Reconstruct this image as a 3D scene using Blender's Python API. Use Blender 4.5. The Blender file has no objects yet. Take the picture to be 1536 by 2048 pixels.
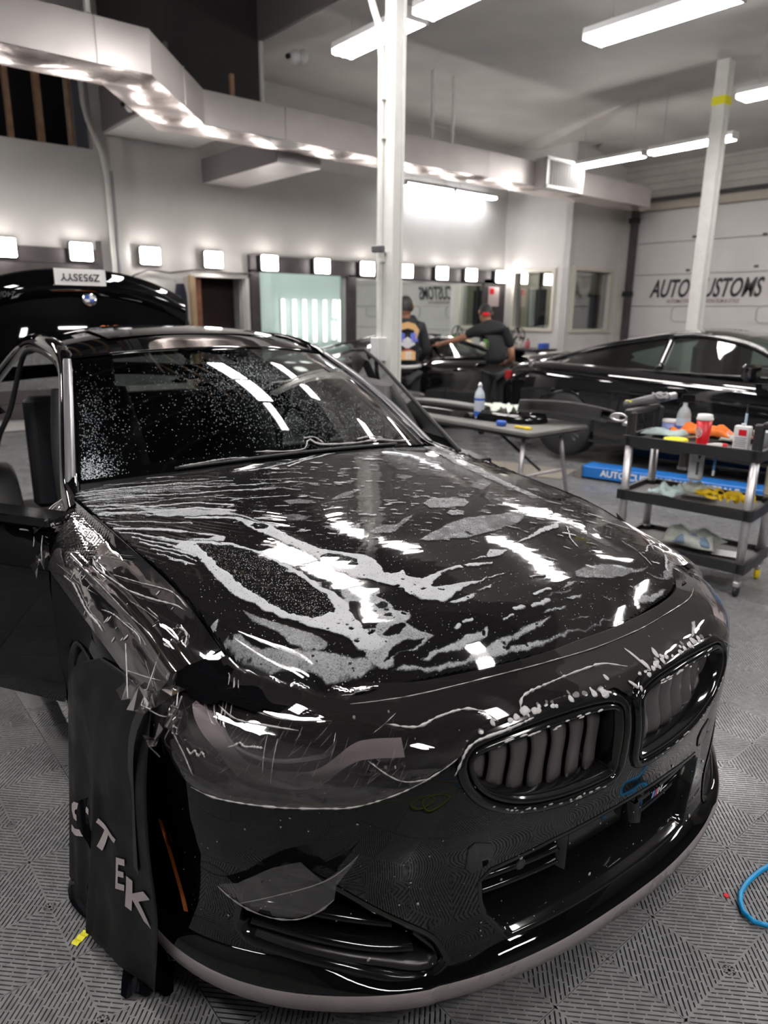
import bpy, bmesh, math, random
import numpy as np
from mathutils import Vector, Matrix
from mathutils.geometry import delaunay_2d_cdt
SC = bpy.context.scene
COL = SC.collection
random.seed(7); RNG = np.random.default_rng(7)
R = math.radians

# ------------------------------------------------------------------ camera
YAW, PITCH, ROLL, CAM_H, F_PX = .6884, .2699, -.0115, 1.495, 1435.8
cam = bpy.data.objects.new('camera', bpy.data.cameras.new('camera')); COL.objects.link(cam)
fwd = Vector((math.sin(YAW)*math.cos(PITCH), math.cos(YAW)*math.cos(PITCH), -math.sin(PITCH)))
rgt = Vector((math.cos(YAW), -math.sin(YAW), 0)); upv = rgt.cross(fwd)
cr, sr = math.cos(ROLL), math.sin(ROLL)
r2 = rgt*cr-upv*sr*1.0; u2 = rgt*sr+upv*cr
cam.matrix_world = Matrix(((r2.x, u2.x, -fwd.x, 0), (r2.y, u2.y, -fwd.y, 0), (r2.z, u2.z, -fwd.z, CAM_H), (0, 0, 0, 1)))
cam.data.sensor_fit = 'HORIZONTAL'; cam.data.sensor_width = 36; cam.data.lens = 36*F_PX/1536
cam.data.clip_start = .05; cam.data.clip_end = 60
cam.data.dof.use_dof = True; cam.data.dof.focus_distance = 1.75; cam.data.dof.aperture_fstop = 4.2
SC.camera = cam
# ------------------------------------------------------------------ world, exposure
w_ = bpy.data.worlds.new('world'); SC.world = w_; w_.use_nodes = True
w_.node_tree.nodes['Background'].inputs[0].default_value = (.03, .03, .035, 1)
w_.node_tree.nodes['Background'].inputs[1].default_value = .3
SC.view_settings.view_transform = 'Standard'; SC.view_settings.look = 'None'
SC.view_settings.gamma = 1; SC.view_settings.use_curve_mapping = False
SC.view_settings.exposure = 0.8
TUBE_W, FLOOD_W = 34.0, 20.0          # emission strength of the ceiling tubes and the wall floodlights
cy = SC.cycles
cy.max_bounces = 8; cy.glossy_bounces = 5; cy.transparent_max_bounces = 16; cy.diffuse_bounces = 4
cy.caustics_reflective = False; cy.caustics_refractive = False; cy.sample_clamp_indirect = 4; cy.use_denoising = True

# ------------------------------------------------------------------ materials
def nodes(m): return m.node_tree.nodes, m.node_tree.links
def mat(name, col, rough=.5, metal=0., coat=0., spec=.5, emit=None, es=1., ior=1.5):
    m = bpy.data.materials.new(name); m.use_nodes = True
    b = m.node_tree.nodes['Principled BSDF']
    b.inputs['Base Color'].default_value = (*col, 1); b.inputs['Roughness'].default_value = rough
    b.inputs['Metallic'].default_value = metal; b.inputs['Coat Weight'].default_value = coat
    b.inputs['Coat Roughness'].default_value = .02; b.inputs['IOR'].default_value = ior
    b.inputs['Specular IOR Level'].default_value = spec
    if emit: b.inputs['Emission Color'].default_value = (*emit, 1); b.inputs['Emission Strength'].default_value = es
    return m
def noisy(m, scale=8, amt=.12, bump=0., bscale=60, rough_amt=0.):
    """breaks up the colour (and optionally the relief) of a principled material with noise"""
    N, L = nodes(m); b = N['Principled BSDF']; c = list(b.inputs['Base Color'].default_value)
    tc = N.new('ShaderNodeTexCoord'); n = N.new('ShaderNodeTexNoise'); n.inputs['Scale'].default_value = scale; n.inputs['Detail'].default_value = 5
    L.new(tc.outputs['Object'], n.inputs['Vector'])
    r = N.new('ShaderNodeMapRange'); r.inputs['From Min'].default_value = .3; r.inputs['From Max'].default_value = .7
    r.inputs['To Min'].default_value = 1-amt; r.inputs['To Max'].default_value = 1+amt; L.new(n.outputs['Fac'], r.inputs['Value'])
    mx = N.new('ShaderNodeVectorMath'); mx.operation = 'SCALE'; mx.inputs[0].default_value = c[:3]; L.new(r.outputs[0], mx.inputs['Scale'])
    L.new(mx.outputs[0], b.inputs['Base Color'])
    if rough_amt:
        r2_ = N.new('ShaderNodeMapRange'); r2_.inputs['From Min'].default_value = .3; r2_.inputs['From Max'].default_value = .7
        q = b.inputs['Roughness'].default_value; r2_.inputs['To Min'].default_value = q-rough_amt; r2_.inputs['To Max'].default_value = q+rough_amt
        L.new(n.outputs['Fac'], r2_.inputs['Value']); L.new(r2_.outputs[0], b.inputs['Roughness'])
    if bump:
        n2 = N.new('ShaderNodeTexNoise'); n2.inputs['Scale'].default_value = bscale; n2.inputs['Detail'].default_value = 4
        L.new(tc.outputs['Object'], n2.inputs['Vector'])
        bp = N.new('ShaderNodeBump'); bp.inputs['Strength'].default_value = bump; bp.inputs['Distance'].default_value = .01
        L.new(n2.outputs['Fac'], bp.inputs['Height']); L.new(bp.outputs[0], b.inputs['Normal'])
    return m
def clear(name, tint=(1, 1, 1), gl=.09, rough=.03, haze=.0, hazecol=(.6, .6, .6), edge=.75):
    """thin clear sheet: see-through, with a mirror-like skin that grows at grazing angles"""
    m = bpy.data.materials.new(name); m.use_nodes = True; N, L = nodes(m); N.clear()
    o = N.new('ShaderNodeOutputMaterial'); t = N.new('ShaderNodeBsdfTransparent'); t.inputs[0].default_value = (*tint, 1)
    g = N.new('ShaderNodeBsdfGlossy'); g.inputs['Roughness'].default_value = rough; g.inputs[0].default_value = (1, 1, 1, 1)
    lw = N.new('ShaderNodeLayerWeight'); lw.inputs['Blend'].default_value = .35
    mr = N.new('ShaderNodeMapRange'); mr.inputs['To Min'].default_value = gl; mr.inputs['To Max'].default_value = edge
    L.new(lw.outputs['Fresnel'], mr.inputs['Value'])
    mx = N.new('ShaderNodeMixShader'); L.new(mr.outputs[0], mx.inputs[0]); L.new(t.outputs[0], mx.inputs[1]); L.new(g.outputs[0], mx.inputs[2])
    last = mx
    if haze:
        d = N.new('ShaderNodeBsdfDiffuse'); d.inputs[0].default_value = (*hazecol, 1)
        m2 = N.new('ShaderNodeMixShader'); m2.inputs[0].default_value = haze
        L.new(mx.outputs[0], m2.inputs[1]); L.new(d.outputs[0], m2.inputs[2]); last = m2
    L.new(last.outputs[0], o.inputs[0])
    return m
M = {}
M['paint'] = mat('black_paint', (.0022, .0023, .0028), .025, spec=.5)
M['paint_bg'] = mat('black_paint_far', (.005, .005, .006), .06, coat=1.)
M['gloss'] = mat('gloss_black_plastic', (.006, .006, .0065), .08, spec=.6)
M['satin'] = mat('satin_black_plastic', (.014, .013, .014), .32)
M['slat'] = mat('grille_slat_black', (.075, .066, .068), .30, spec=.6)
M['lip'] = noisy(mat('worn_lip_film', (.27, .235, .24), .30), 9, .15, rough_amt=.05)
M['rubber'] = noisy(mat('black_rubber', (.012, .012, .013), .6), 20, .2)
M['dark'] = mat('interior_black', (.008, .008, .009), .75)
M['seat'] = noisy(mat('black_leather', (.016, .017, .021), .5), 30, .2)
M['alu'] = noisy(mat('anodised_aluminium', (.62, .60, .62), .35, metal=.75), 30, .08)
M['chrome'] = mat('chrome', (.85, .85, .87), .12, metal=1)
M['white'] = noisy(mat('white_wall_paint', (.66, .64, .62), .62), 2.2, .05, bump=.15, bscale=90)
M['ceil'] = noisy(mat('ceiling_paint', (.56, .535, .51), .7), 1.5, .08)
M['duct'] = noisy(mat('painted_duct', (.60, .56, .55), .38, metal=.25), 3, .06)
M['ductfoil'] = noisy(mat('duct_foil_underside', (.72, .62, .60), .25, metal=.75), 2.5, .1, bump=.9, bscale=5)
M['pole'] = noisy(mat('pole_paint', (.74, .74, .71), .4), 12, .05)
M['wood'] = noisy(mat('raw_stud_wood', (.36, .22, .13), .7), 8, .25)
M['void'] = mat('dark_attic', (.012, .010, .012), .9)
M['darkframe'] = noisy(mat('dark_brown_panel', (.055, .045, .047), .5), 6, .25)
M['tube'] = mat('lit_tube', (1, 1, 1), .5, emit=(1, .96, .925), es=TUBE_W)
M['tubesoft'] = mat('lit_tube_soft', (1, 1, 1), .5, emit=(.97, .98, 1), es=TUBE_W*.4)
M['flood'] = mat('lit_floodlight', (1, 1, 1), .5, emit=(1, .95, .90), es=FLOOD_W)
M['fixture'] = mat('fixture_white', (.75, .75, .75), .4)
M['mirror'] = mat('mirror_glass', (.80, .86, .83), .01, metal=1)
M['cartblack'] = noisy(mat('cart_black_plastic', (.018, .018, .019), .45), 40, .2)
M['towelb'] = noisy(mat('pale_blue_towel', (.50, .62, .62), .95), 40, .12, bump=.6, bscale=300)
M['towelg'] = noisy(mat('grey_white_towel', (.62, .66, .60), .95), 40, .12, bump=.6, bscale=300)
M['orange'] = noisy(mat('orange_cloth', (.85, .22, .04), .9), 30, .15, bump=.4, bscale=200)
M['yellow'] = mat('yellow_plastic', (.85, .62, .01), .35)
M['ytape'] = mat('yellow_tape', (.86, .80, .03), .5)
M['red'] = mat('red', (.62, .01, .02), .35)
M['blue'] = mat('blue', (.03, .10, .45), .4)
M['liftblue'] = noisy(mat('lift_blue_paint', (.012, .15, .50), .4), 6, .12)
M['cyan'] = mat('blue_hose', (.0, .28, .62), .35)
M['green'] = mat('green_hose', (.30, .38, .02), .4)
M['label'] = mat('white_label', (.8, .8, .8), .5)
M['ink'] = mat('black_ink', (.012, .012, .014), .5)
M['bottle'] = mat('white_bottle', (.74, .76, .78), .35)
M['skin'] = mat('skin', (.32, .15, .09), .5)
M['cloth'] = noisy(mat('black_cloth', (.010, .011, .014), .85), 20, .2)
M['hair'] = mat('dark_hair', (.012, .009, .008), .6)
M['sheet'] = noisy(mat('black_masking_sheet', (.0045, .0045, .0055), .5, spec=.3), 9, .3, rough_amt=.12)
M['sheetwet'] = mat('wet_masking_sheet', (.004, .004, .006), .08)
M['print'] = mat('sheet_print_white', (.62, .55, .56), .5)
M['amber'] = mat('amber_reflector', (.55, .14, .03), .3)
M['glass'] = clear('windscreen_glass', (.20, .23, .22), gl=.06, rough=.01, edge=.95)
M['glassbg'] = clear('far_window_glass', (.42, .50, .47), gl=.07, rough=.02, edge=.9)
M['pane'] = clear('pane_glass', (.93, .96, .95), gl=.06, rough=.01)
M['lens'] = clear('headlight_lens', (.95, .95, .96), gl=.07, rough=.01, edge=.9)

# ------------------------------------------------------------------ mesh helpers
def mk(name, V, Fc, m, parent=None, smooth=False, mats=None, midx=None):
    me = bpy.data.meshes.new(name); me.from_pydata([tuple(map(float, v)) for v in V], [], [tuple(int(i) for i in f) for f in Fc])
    for q in (mats or [m]): me.materials.append(q)
    if smooth: me.polygons.foreach_set('use_smooth', [True]*len(me.polygons))
    if midx is not None: me.polygons.foreach_set('material_index', midx)
    me.update()
    o = bpy.data.objects.new(name, me); COL.objects.link(o)
    if parent is not None: o.parent = parent
    return o
def tag(o, label=None, cat=None, group=None, kind=None):
    if label: o['label'] = label
    if cat: o['category'] = cat
    if group: o['group'] = group
    if kind: o['kind'] = kind
    return o
def thing(name, label, cat, loc=(0, 0, 0), rz=0., group=None):
    o = bpy.data.objects.new(name, None); COL.objects.link(o); o.location = loc; o.rotation_euler = (0, 0, rz); o.empty_display_size = .1
    return tag(o, label, cat, group)
def frame(d, up=Vector((0, 0, 1))):
    d = Vector(d).normalized()
    if abs(d.dot(up)) > .98: up = Vector((1, 0, 0))
    a = d.cross(up).normalized(); b = a.cross(d).normalized()
    return a, b, d
class MB:
    def __init__(s): s.V = []; s.F = []
    def add(s, V, F):
        n = len(s.V); s.V += [tuple(v) for v in V]; s.F += [tuple(i+n for i in f) for f in F]; return s
    def box(s, c, d, rz=0., mtx=None):
        x, y, z = [k/2 for k in d]; V = [(-x, -y, -z), (x, -y, -z), (x, y, -z), (-x, y, -z), (-x, -y, z), (x, -y, z), (x, y, z), (-x, y, z)]
        m_ = Matrix.Translation(c) @ (mtx if mtx is not None else Matrix.Rotation(rz, 4, 'Z'))
        return s.add([m_ @ Vector(v) for v in V], [(0, 3, 2, 1), (4, 5, 6, 7), (0, 1, 5, 4), (1, 2, 6, 5), (2, 3, 7, 6), (3, 0, 4, 7)])
    def rbox(s, c, d, r=.01, rz=0.):
        """box with rounded vertical edges and small chamfers top and bottom"""
        x, y, z = d[0]/2, d[1]/2, d[2]/2; r = min(r, x*.99, y*.99); ch = min(r*.5, z*.5)
        ring = []
        for (sx, sy, a0) in ((1, 1, 0), (-1, 1, 90), (-1, -1, 180), (1, -1, 270)):
            for k in range(4):
                a = R(a0+30*k); ring.append((sx*(x-r), sy*(y-r), math.cos(a), math.sin(a)))
        L = []
        for zz, rr in ((-z, r-ch), (-z+ch, r), (z-ch, r), (z, r-ch)):
            L.append([(px+rr*ca, py+rr*sa, zz) for px, py, ca, sa in ring])
        m_ = Matrix.Translation(c) @ Matrix.Rotation(rz, 4, 'Z')
        n = 16; V = [m_ @ Vector(v) for l in L for v in l]; F = []
        for i in range(3):
            for j in range(n): F.append((i*n+j, i*n+(j+1) % n, (i+1)*n+(j+1) % n, (i+1)*n+j))
        F.append(tuple(range(n-1, -1, -1))); F.append(tuple(3*n+j for j in range(n)))
        return s.add(V, F)
    def tube(s, pts, r, n=8, cap=True, closed=False):
        P_ = [Vector(p) for p in pts]; m_ = len(P_); rr = r if hasattr(r, '__len__') else [r]*m_; V = []; F = []
        a0 = None
        for i, p in enumerate(P_):
            if closed: d = P_[(i+1) % m_]-P_[i-1]
            else: d = P_[min(i+1, m_-1)]-P_[max(i-1, 0)]
            if a0 is None: a, b, _ = frame(d)
            else:
                d.normalize(); a = (a0-d*a0.dot(d)).normalized(); b = a.cross(d)
            a0 = a
            for k in range(n):
                t = 2*math.pi*k/n; V.append(p+a*math.cos(t)*rr[i]+b*math.sin(t)*rr[i])
        for i in range(m_ if closed else m_-1):
            for k in range(n):
                j = (i+1) % m_; F.append((i*n+k, i*n+(k+1) % n, j*n+(k+1) % n, j*n+k))
        if cap and not closed: F.append(tuple(range(n-1, -1, -1))); F.append(tuple((m_-1)*n+k for k in range(n)))
        return s.add(V, F)
    def lathe(s, prof, c=(0, 0, 0), n=24, mtx=None):
        V = []; F = []; m_ = len(prof); X = Matrix.Translation(c) @ (mtx if mtx is not None else Matrix())
        for r, z in prof:
            for k in range(n): t = 2*math.pi*k/n; V.append(X @ Vector((r*math.cos(t), r*math.sin(t), z)))
        for i in range(m_-1):
            for k in range(n): F.append((i*n+k, i*n+(k+1) % n, (i+1)*n+(k+1) % n, (i+1)*n+k))
        if prof[0][0] > 1e-4: F.append(tuple(range(n-1, -1, -1)))
        if prof[-1][0] > 1e-4: F.append(tuple((m_-1)*n+k for k in range(n)))
        return s.add(V, F)
    def cyl(s, a, b, r, n=12): return s.tube([a, b], r, n)
    def grid(s, G):
        G = np.asarray(G, float); a, b = G.shape[:2]; F = []
        for i in range(a-1):
            for j in range(b-1): F.append((i*b+j, i*b+j+1, (i+1)*b+j+1, (i+1)*b+j))
        return s.add(G.reshape(-1, 3), F)
    def prism(s, P2, z0, z1, mp=lambda x, y, z: (x, y, z)):
        n = len(P2); V = [mp(x, y, z0) for x, y in P2]+[mp(x, y, z1) for x, y in P2]
        F = [tuple(range(n-1, -1, -1)), tuple(range(n, 2*n))]+[(i, (i+1) % n, n+(i+1) % n, n+i) for i in range(n)]
        return s.add(V, F)
    def build(s, name, m, parent=None, smooth=False): 
        o = mk(name, s.V, s.F, m, parent, smooth)
        return o
def one(name, label, cat, mb, m, smooth=False, group=None):
    return tag(mb.build(name, m, None, smooth), label, cat, group)
def autosmooth(o, ang=40):
    """smooth shading that keeps the edges sharper than ang"""
    me = o.data; bm = bmesh.new(); bm.from_mesh(me); bmesh.ops.remove_doubles(bm, verts=bm.verts, dist=1e-5)
    bmesh.ops.recalc_face_normals(bm, faces=bm.faces)
    for e in bm.edges: e.smooth = not (len(e.link_faces) == 2 and e.calc_face_angle(0) > R(ang))
    for f in bm.faces: f.smooth = True
    bm.to_mesh(me); bm.free(); return o
def solid(o, t, off=-1): 
    md = o.modifiers.new('solid', 'SOLIDIFY'); md.thickness = t; md.offset = off; return o
def text(body, size, m, parent=None, name='lettering', shear=0., bold=0., ext=.0006, align='CENTER', sx=1.):
    c = bpy.data.curves.new(name, 'FONT'); c.body = body; c.size = size; c.shear = shear; c.offset = bold; c.extrude = ext
    c.align_x = align; c.align_y = 'CENTER'; c.resolution_u = 3
    o = bpy.data.objects.new(name, c); COL.objects.link(o); c.materials.append(m); o.scale = (sx, 1, 1)
    bpy.context.view_layer.update()
    me = bpy.data.meshes.new_from_object(o.evaluated_get(bpy.context.evaluated_depsgraph_get())); bpy.data.objects.remove(o)
    o = bpy.data.objects.new(name, me); COL.objects.link(o); o.scale = (sx, 1, 1)
    if parent is not None: o.parent = parent
    return o
def orient(o, loc, xdir, ydir):
    x = Vector(xdir).normalized(); y = Vector(ydir); y = (y-x*y.dot(x)).normalized(); z = x.cross(y)
    s = o.scale.copy()
    o.matrix_local = Matrix(((x.x, y.x, z.x, loc[0]), (x.y, y.y, z.y, loc[1]), (x.z, y.z, z.z, loc[2]), (0, 0, 0, 1))) @ Matrix.Diagonal((*s, 1))
    return o
def inpoly(X, Y, P2):
    P2 = np.asarray(P2, float); r = np.zeros(np.shape(X), bool); n = len(P2); j = n-1
    for i in range(n):
        xi, yi, xj, yj = P2[i, 0], P2[i, 1], P2[j, 0], P2[j, 1]
        if yi != yj:
            c = ((yi > Y) != (yj > Y)) & (X < (xj-xi)*(Y-yi)/(yj-yi)+xi); r ^= c
        j = i
    return r
def polydist(X, Y, P2, closed=True):
    P2 = np.asarray(P2, float); d = np.full(np.shape(X), 1e9); n = len(P2)
    for i in range(n if closed else n-1):
        a = P2[i]; b = P2[(i+1) % n]; e = b-a; L2 = max(e@e, 1e-12)
        t = np.clip(((X-a[0])*e[0]+(Y-a[1])*e[1])/L2, 0, 1); d = np.minimum(d, np.hypot(X-a[0]-t*e[0], Y-a[1]-t*e[1]))
    return d
def sm(P2, n, closed=True):
    """smooth closed outline through the given points"""
    P2 = np.array(P2, float)
    if closed:
        Q = np.vstack([P2[-2:], P2, P2[:3]]); out = []
        for i in range(2, len(Q)-2-1):
            t = np.linspace(0, 1, 12, endpoint=False)[:, None]; a, b, c, d = Q[i-1], Q[i], Q[i+1], Q[i+2]
            out.append(.5*((2*b)+(c-a)*t+(2*a-5*b+4*c-d)*t*t+(3*b-a-3*c+d)*t**3))
        out = np.vstack(out+[out[0][:1]])
        L = np.r_[0, np.cumsum(np.linalg.norm(np.diff(out, axis=0), axis=1))]; s = np.linspace(0, L[-1], n+1)[:-1]
        return np.stack([np.interp(s, L, out[:, k]) for k in range(out.shape[1])], 1)
    return spl(P2, n)
def dense(P2, h, closed=True):
    P2 = [np.array(p, float) for p in P2]; out = []; n = len(P2)
    for i in range(n if closed else n-1):
        a, b = P2[i], P2[(i+1) % n]; k = max(1, int(round(np.linalg.norm(b-a)/h)))
        out += [a+(b-a)*j/k for j in range(k)]
    if not closed: out.append(P2[-1])
    return np.array(out)
def patch(name, outer, holes, h, fn, m, parent=None, thick=0.):
    """triangulated sheet over a 2-D outline with holes, mapped on a surface by fn(u, v)"""
    outer = dense(outer, h); hs = [dense(q, h) for q in holes]
    lo, hi = outer.min(0), outer.max(0)
    gx, gy = np.meshgrid(np.arange(lo[0]+h/2, hi[0], h), np.arange(lo[1]+h/2, hi[1], h)); gx = gx.ravel(); gy = gy.ravel()
    k = inpoly(gx, gy, outer) & (polydist(gx, gy, outer) > h*.45)
    gx, gy = gx[k], gy[k]
    for q in hs:
        k = ~inpoly(gx, gy, q) & (polydist(gx, gy, q) > h*.45); gx, gy = gx[k], gy[k]
    pts = [Vector(p) for p in outer]; edges = [(i, (i+1) % len(outer)) for i in range(len(outer))]
    for q in hs:
        b = len(pts); pts += [Vector(p) for p in q]; edges += [(b+i, b+(i+1) % len(q)) for i in range(len(q))]
    pts += [Vector((float(x), float(y))) for x, y in zip(gx, gy)]
    vo, _, fo, *_ = delaunay_2d_cdt(pts, edges, [], 0, 1e-6)
    A = np.array([tuple(v) for v in vo]); Fa = np.array([f for f in fo if len(f) == 3])
    C = A[Fa].mean(1); k = inpoly(C[:, 0], C[:, 1], outer)
    for q in hs: k &= ~inpoly(C[:, 0], C[:, 1], q)
    Fa = Fa[k]; used = np.unique(Fa); mp = -np.ones(len(A), int); mp[used] = np.arange(len(used)); A = A[used]; Fa = mp[Fa]
    V = fn(A[:, 0], A[:, 1])
    o = mk(name, V, Fa, m, parent, True)
    if thick: solid(o, thick, 0)
    return o
def band(name, rings, m, parent=None, closed=True, smooth=True):
    """skin through a list of equally long rings of 3-D points"""
    G = [np.asarray(r_, float) for r_ in rings]; n = len(G[0]); V = np.vstack(G); F = []
    for i in range(len(G)-1):
        for j in range(n if closed else n-1): F.append((i*n+j, i*n+(j+1) % n, (i+1)*n+(j+1) % n, (i+1)*n+j))
    return mk(name, V, F, m, parent, smooth)
def tree(o, parent=None):
    c = o.copy(); COL.objects.link(c); c.parent = parent
    for ch in list(o.children): tree(ch, c)
    return c

def itp(t, xs, ys):
    """monotone cubic interpolation (no kinks in the reflections)"""
    xs = np.asarray(xs, float); ys = np.asarray(ys, float); t = np.clip(np.asarray(t, float), xs[0], xs[-1])
    h = np.diff(xs); d = np.diff(ys)/h; m_ = np.zeros(len(xs))
    a = d[:-1]*d[1:]; w1 = 2*h[1:]+h[:-1]; w2 = h[1:]+2*h[:-1]
    m_[1:-1] = np.where(a > 0, (w1+w2)/(w1/np.where(d[:-1] == 0, 1, d[:-1])+w2/np.where(d[1:] == 0, 1, d[1:])), 0)
    m_[0] = d[0]; m_[-1] = d[-1]
    i = np.clip(np.searchsorted(xs, t)-1, 0, len(h)-1); s = (t-xs[i])/h[i]
    return ys[i]*(1+2*s)*(1-s)**2+m_[i]*h[i]*s*(1-s)**2+ys[i+1]*s*s*(3-2*s)+m_[i+1]*h[i]*s*s*(s-1)
def spl(P, n):
    """Catmull-Rom resample of a polyline to n points, evenly spaced by length"""
    P = np.array(P, float); out = []
    Q = np.vstack([2*P[0]-P[1], P, 2*P[-1]-P[-2]])
    for i in range(1, len(Q)-2):
        t = np.linspace(0, 1, 24, endpoint=False)[:, None]
        a, b, c, d = Q[i-1], Q[i], Q[i+1], Q[i+2]
        out.append(.5*((2*b)+(c-a)*t+(2*a-5*b+4*c-d)*t*t+(3*b-a-3*c+d)*t**3))
    out = np.vstack(out+[P[-1:]])
    L = np.r_[0, np.cumsum(np.linalg.norm(np.diff(out, axis=0), axis=1))]
    s = np.linspace(0, L[-1], n)
    return np.stack([np.interp(s, L, out[:, k]) for k in range(out.shape[1])], 1)
# plan curve of the nose (half): s = distance from the centre line, v = distance behind the nose
PLAN = spl([(-.1, .002), (0, 0), (.2, .008), (.4, .040), (.56, .095), (.70, .185), (.80, .29), (.865, .41), (.895, .54), (.905, .70)], 400)[:]
_L = np.r_[0, np.cumsum(np.linalg.norm(np.diff(PLAN, axis=0), axis=1))]
_L -= np.interp(0, PLAN[:, 0], _L)
_T = np.gradient(PLAN, axis=0); _T /= np.linalg.norm(_T, axis=1)[:, None]
def setback(w, z):
    d = itp(z, [.08, .12, .20, .235, .30, .42, .52, .62, .68, .71, .735, .755, .775, .80],
            [.035, .0, -.004, .004, .012, .010, .0, -.004, .004, .018, .045, .085, .14, .20])
    # the nose leans back more towards the corner
    k = itp(np.abs(w), [0, .45, .7, .9, 1.1], [0, 0, .02, .03, .02])
    return d + k*np.clip((z-.45)/.3, 0, 1)
def nose(w, z, off=0.):
    """point on the fascia; w signed arc position (+ = picture right), z height, off = outward offset"""
    w = np.asarray(w, float); z = np.asarray(z, float); a = np.abs(w); sg = np.where(w < 0, -1, 1)
    s = np.interp(a, _L, PLAN[:, 0]); v = np.interp(a, _L, PLAN[:, 1])
    ts = np.interp(a, _L, _T[:, 0]); tv = np.interp(a, _L, _T[:, 1])
    d = setback(w, z)-off
    return np.stack([sg*(s - tv*d), v + ts*d, z], -1)
# bonnet
HF_S = [0, .081, .221, .343, .479, .593, .636, .698, .74]; HF_V = [.155, .158, .175, .201, .230, .263, .318, .43, .60]
def hood_front(s): return itp(s, HF_S, HF_V)
def hood_half(v): return itp(v, [.434, .5, .6, .7, .85, 1.1, 1.4, 1.7], [.698, .712, .722, .728, .735, .752, .768, .782])
def hood_z(x, v, dome=True):
    x = np.asarray(x, float); v = np.asarray(v, float); s = np.abs(x)
    zc = itp(v, [.1, .17, .25, .4, .52, .62, .75, .9, 1.2, 1.45, 1.8], [.795, .816, .834, .863, .886, .902, .917, .932, .966, .992, 1.0])
    ze = itp(v, [.1, .27, .45, .6, .77, 1.0, 1.3, 1.65, 1.9], [.77, .795, .815, .84, .868, .887, .903, .918, .92])
    E = np.maximum(hood_half(v), .7)
    z = ze+(zc-ze)*(1-np.minimum(s/E, 1.1)**2.3)
    if dome:
        hw = itp(v, [.2, .5, 1.0, 1.5], [.20, .30, .42, .52])
        k_ = np.clip((hw+.10-s)/.20, 0, 1); z = z+.004*k_*k_*(3-2*k_)*np.clip((v-.25)/.4, 0, 1)
    f = np.clip(1-(v-hood_front(s))/.16, 0, 1.3)
    return z-.048*f**2.2
# windscreen
def wind(p, q):
    """p -1..1 across, q 0 base .. 1 header"""
    p = np.asarray(p, float); q = np.asarray(q, float)
    xb, xt = .742, .576
    bx, by, bz = xb*p, 1.43+.246*np.abs(p)**2.2, 1.0-.067*np.abs(p)**2
    tx, ty, tz = xt*p, 2.16+.18*np.abs(p)**2.2, 1.345-.041*np.abs(p)**2
    b = .035*np.sin(np.pi*q)*(1-.3*p*p)
    return np.stack([bx+(tx-bx)*q, by+(ty-by)*q-b*.5, bz+(tz-bz)*q+b], -1)
zs = lambda v: float(itp(v, [.3, .43, .57, .79, 1.03, 1.47, 2.0, 3.0, 3.8, 4.3], [.735, .745, .765, .79, .822, .858, .872, .90, .93, .93]))
Sw = lambda v: float(itp(v, [.3, .4, .54, .8, 1.2, 2.0, 3.0, 3.7, 4.2, 4.5], [.80, .865, .897, .914, .905, .90, .905, .92, .89, .80]))
def Ex(v): return float(np.interp(v, [.27, .325, .434, .47], [.593, .636, .698, .705])) if v < .47 else float(hood_half(min(v, 1.7)))
def fend(s, v, t, off=0.):
    E_, S_, Z_ = Ex(v), Sw(v), zs(v); ze_ = float(hood_z(E_, v, False))
    k = np.clip((v-.30)/.35, 0, 1); lo = .70+(.60-.70)*k
    P_ = [(E_+.004, v, ze_-.002), (E_+.4*(S_-.08-E_), v, ze_*.45+.55*(Z_+.014)), (S_-.075, v, Z_+.008), (S_-.022, v, Z_-.052), (S_, v, Z_-.17), (S_-.004, v, .45), (S_-.03, v, .20)]
    C_ = spl(P_, 61); i = np.clip(t, 0, 1)*60; a = int(min(i, 59)); p = C_[a]*(1-(i-a))+C_[a+1]*(i-a)
    if off:
        d = C_[a+1]-C_[a]; n = np.array([-d[2], 0, d[0]]); n /= max(np.linalg.norm(n), 1e-9); n *= 1 if n[2] > 0 or n[0] > 0 else -1; p = p+n*off
    return np.array([s*p[0], p[1], p[2]])
# ================================================================== SETTING
def st(o, label=None):
    o['kind'] = 'structure'
    if label: o['label'] = label
    return o
YW, XG, XC, YB = 10.0, 12.75, 11.2, 8.45         # mirror wall, garage wall, corner, box wall
XL, YS, ZV = -3.2, -3.6, 5.6                      # far left wall, wall behind the camera, attic height
def wallbox(name, x0, x1, y0, y1, z0, z1, m): return st(MB().box(((x0+x1)/2, (y0+y1)/2, (z0+z1)/2), (x1-x0, y1-y0, z1-z0)).build(name, m))
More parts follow.
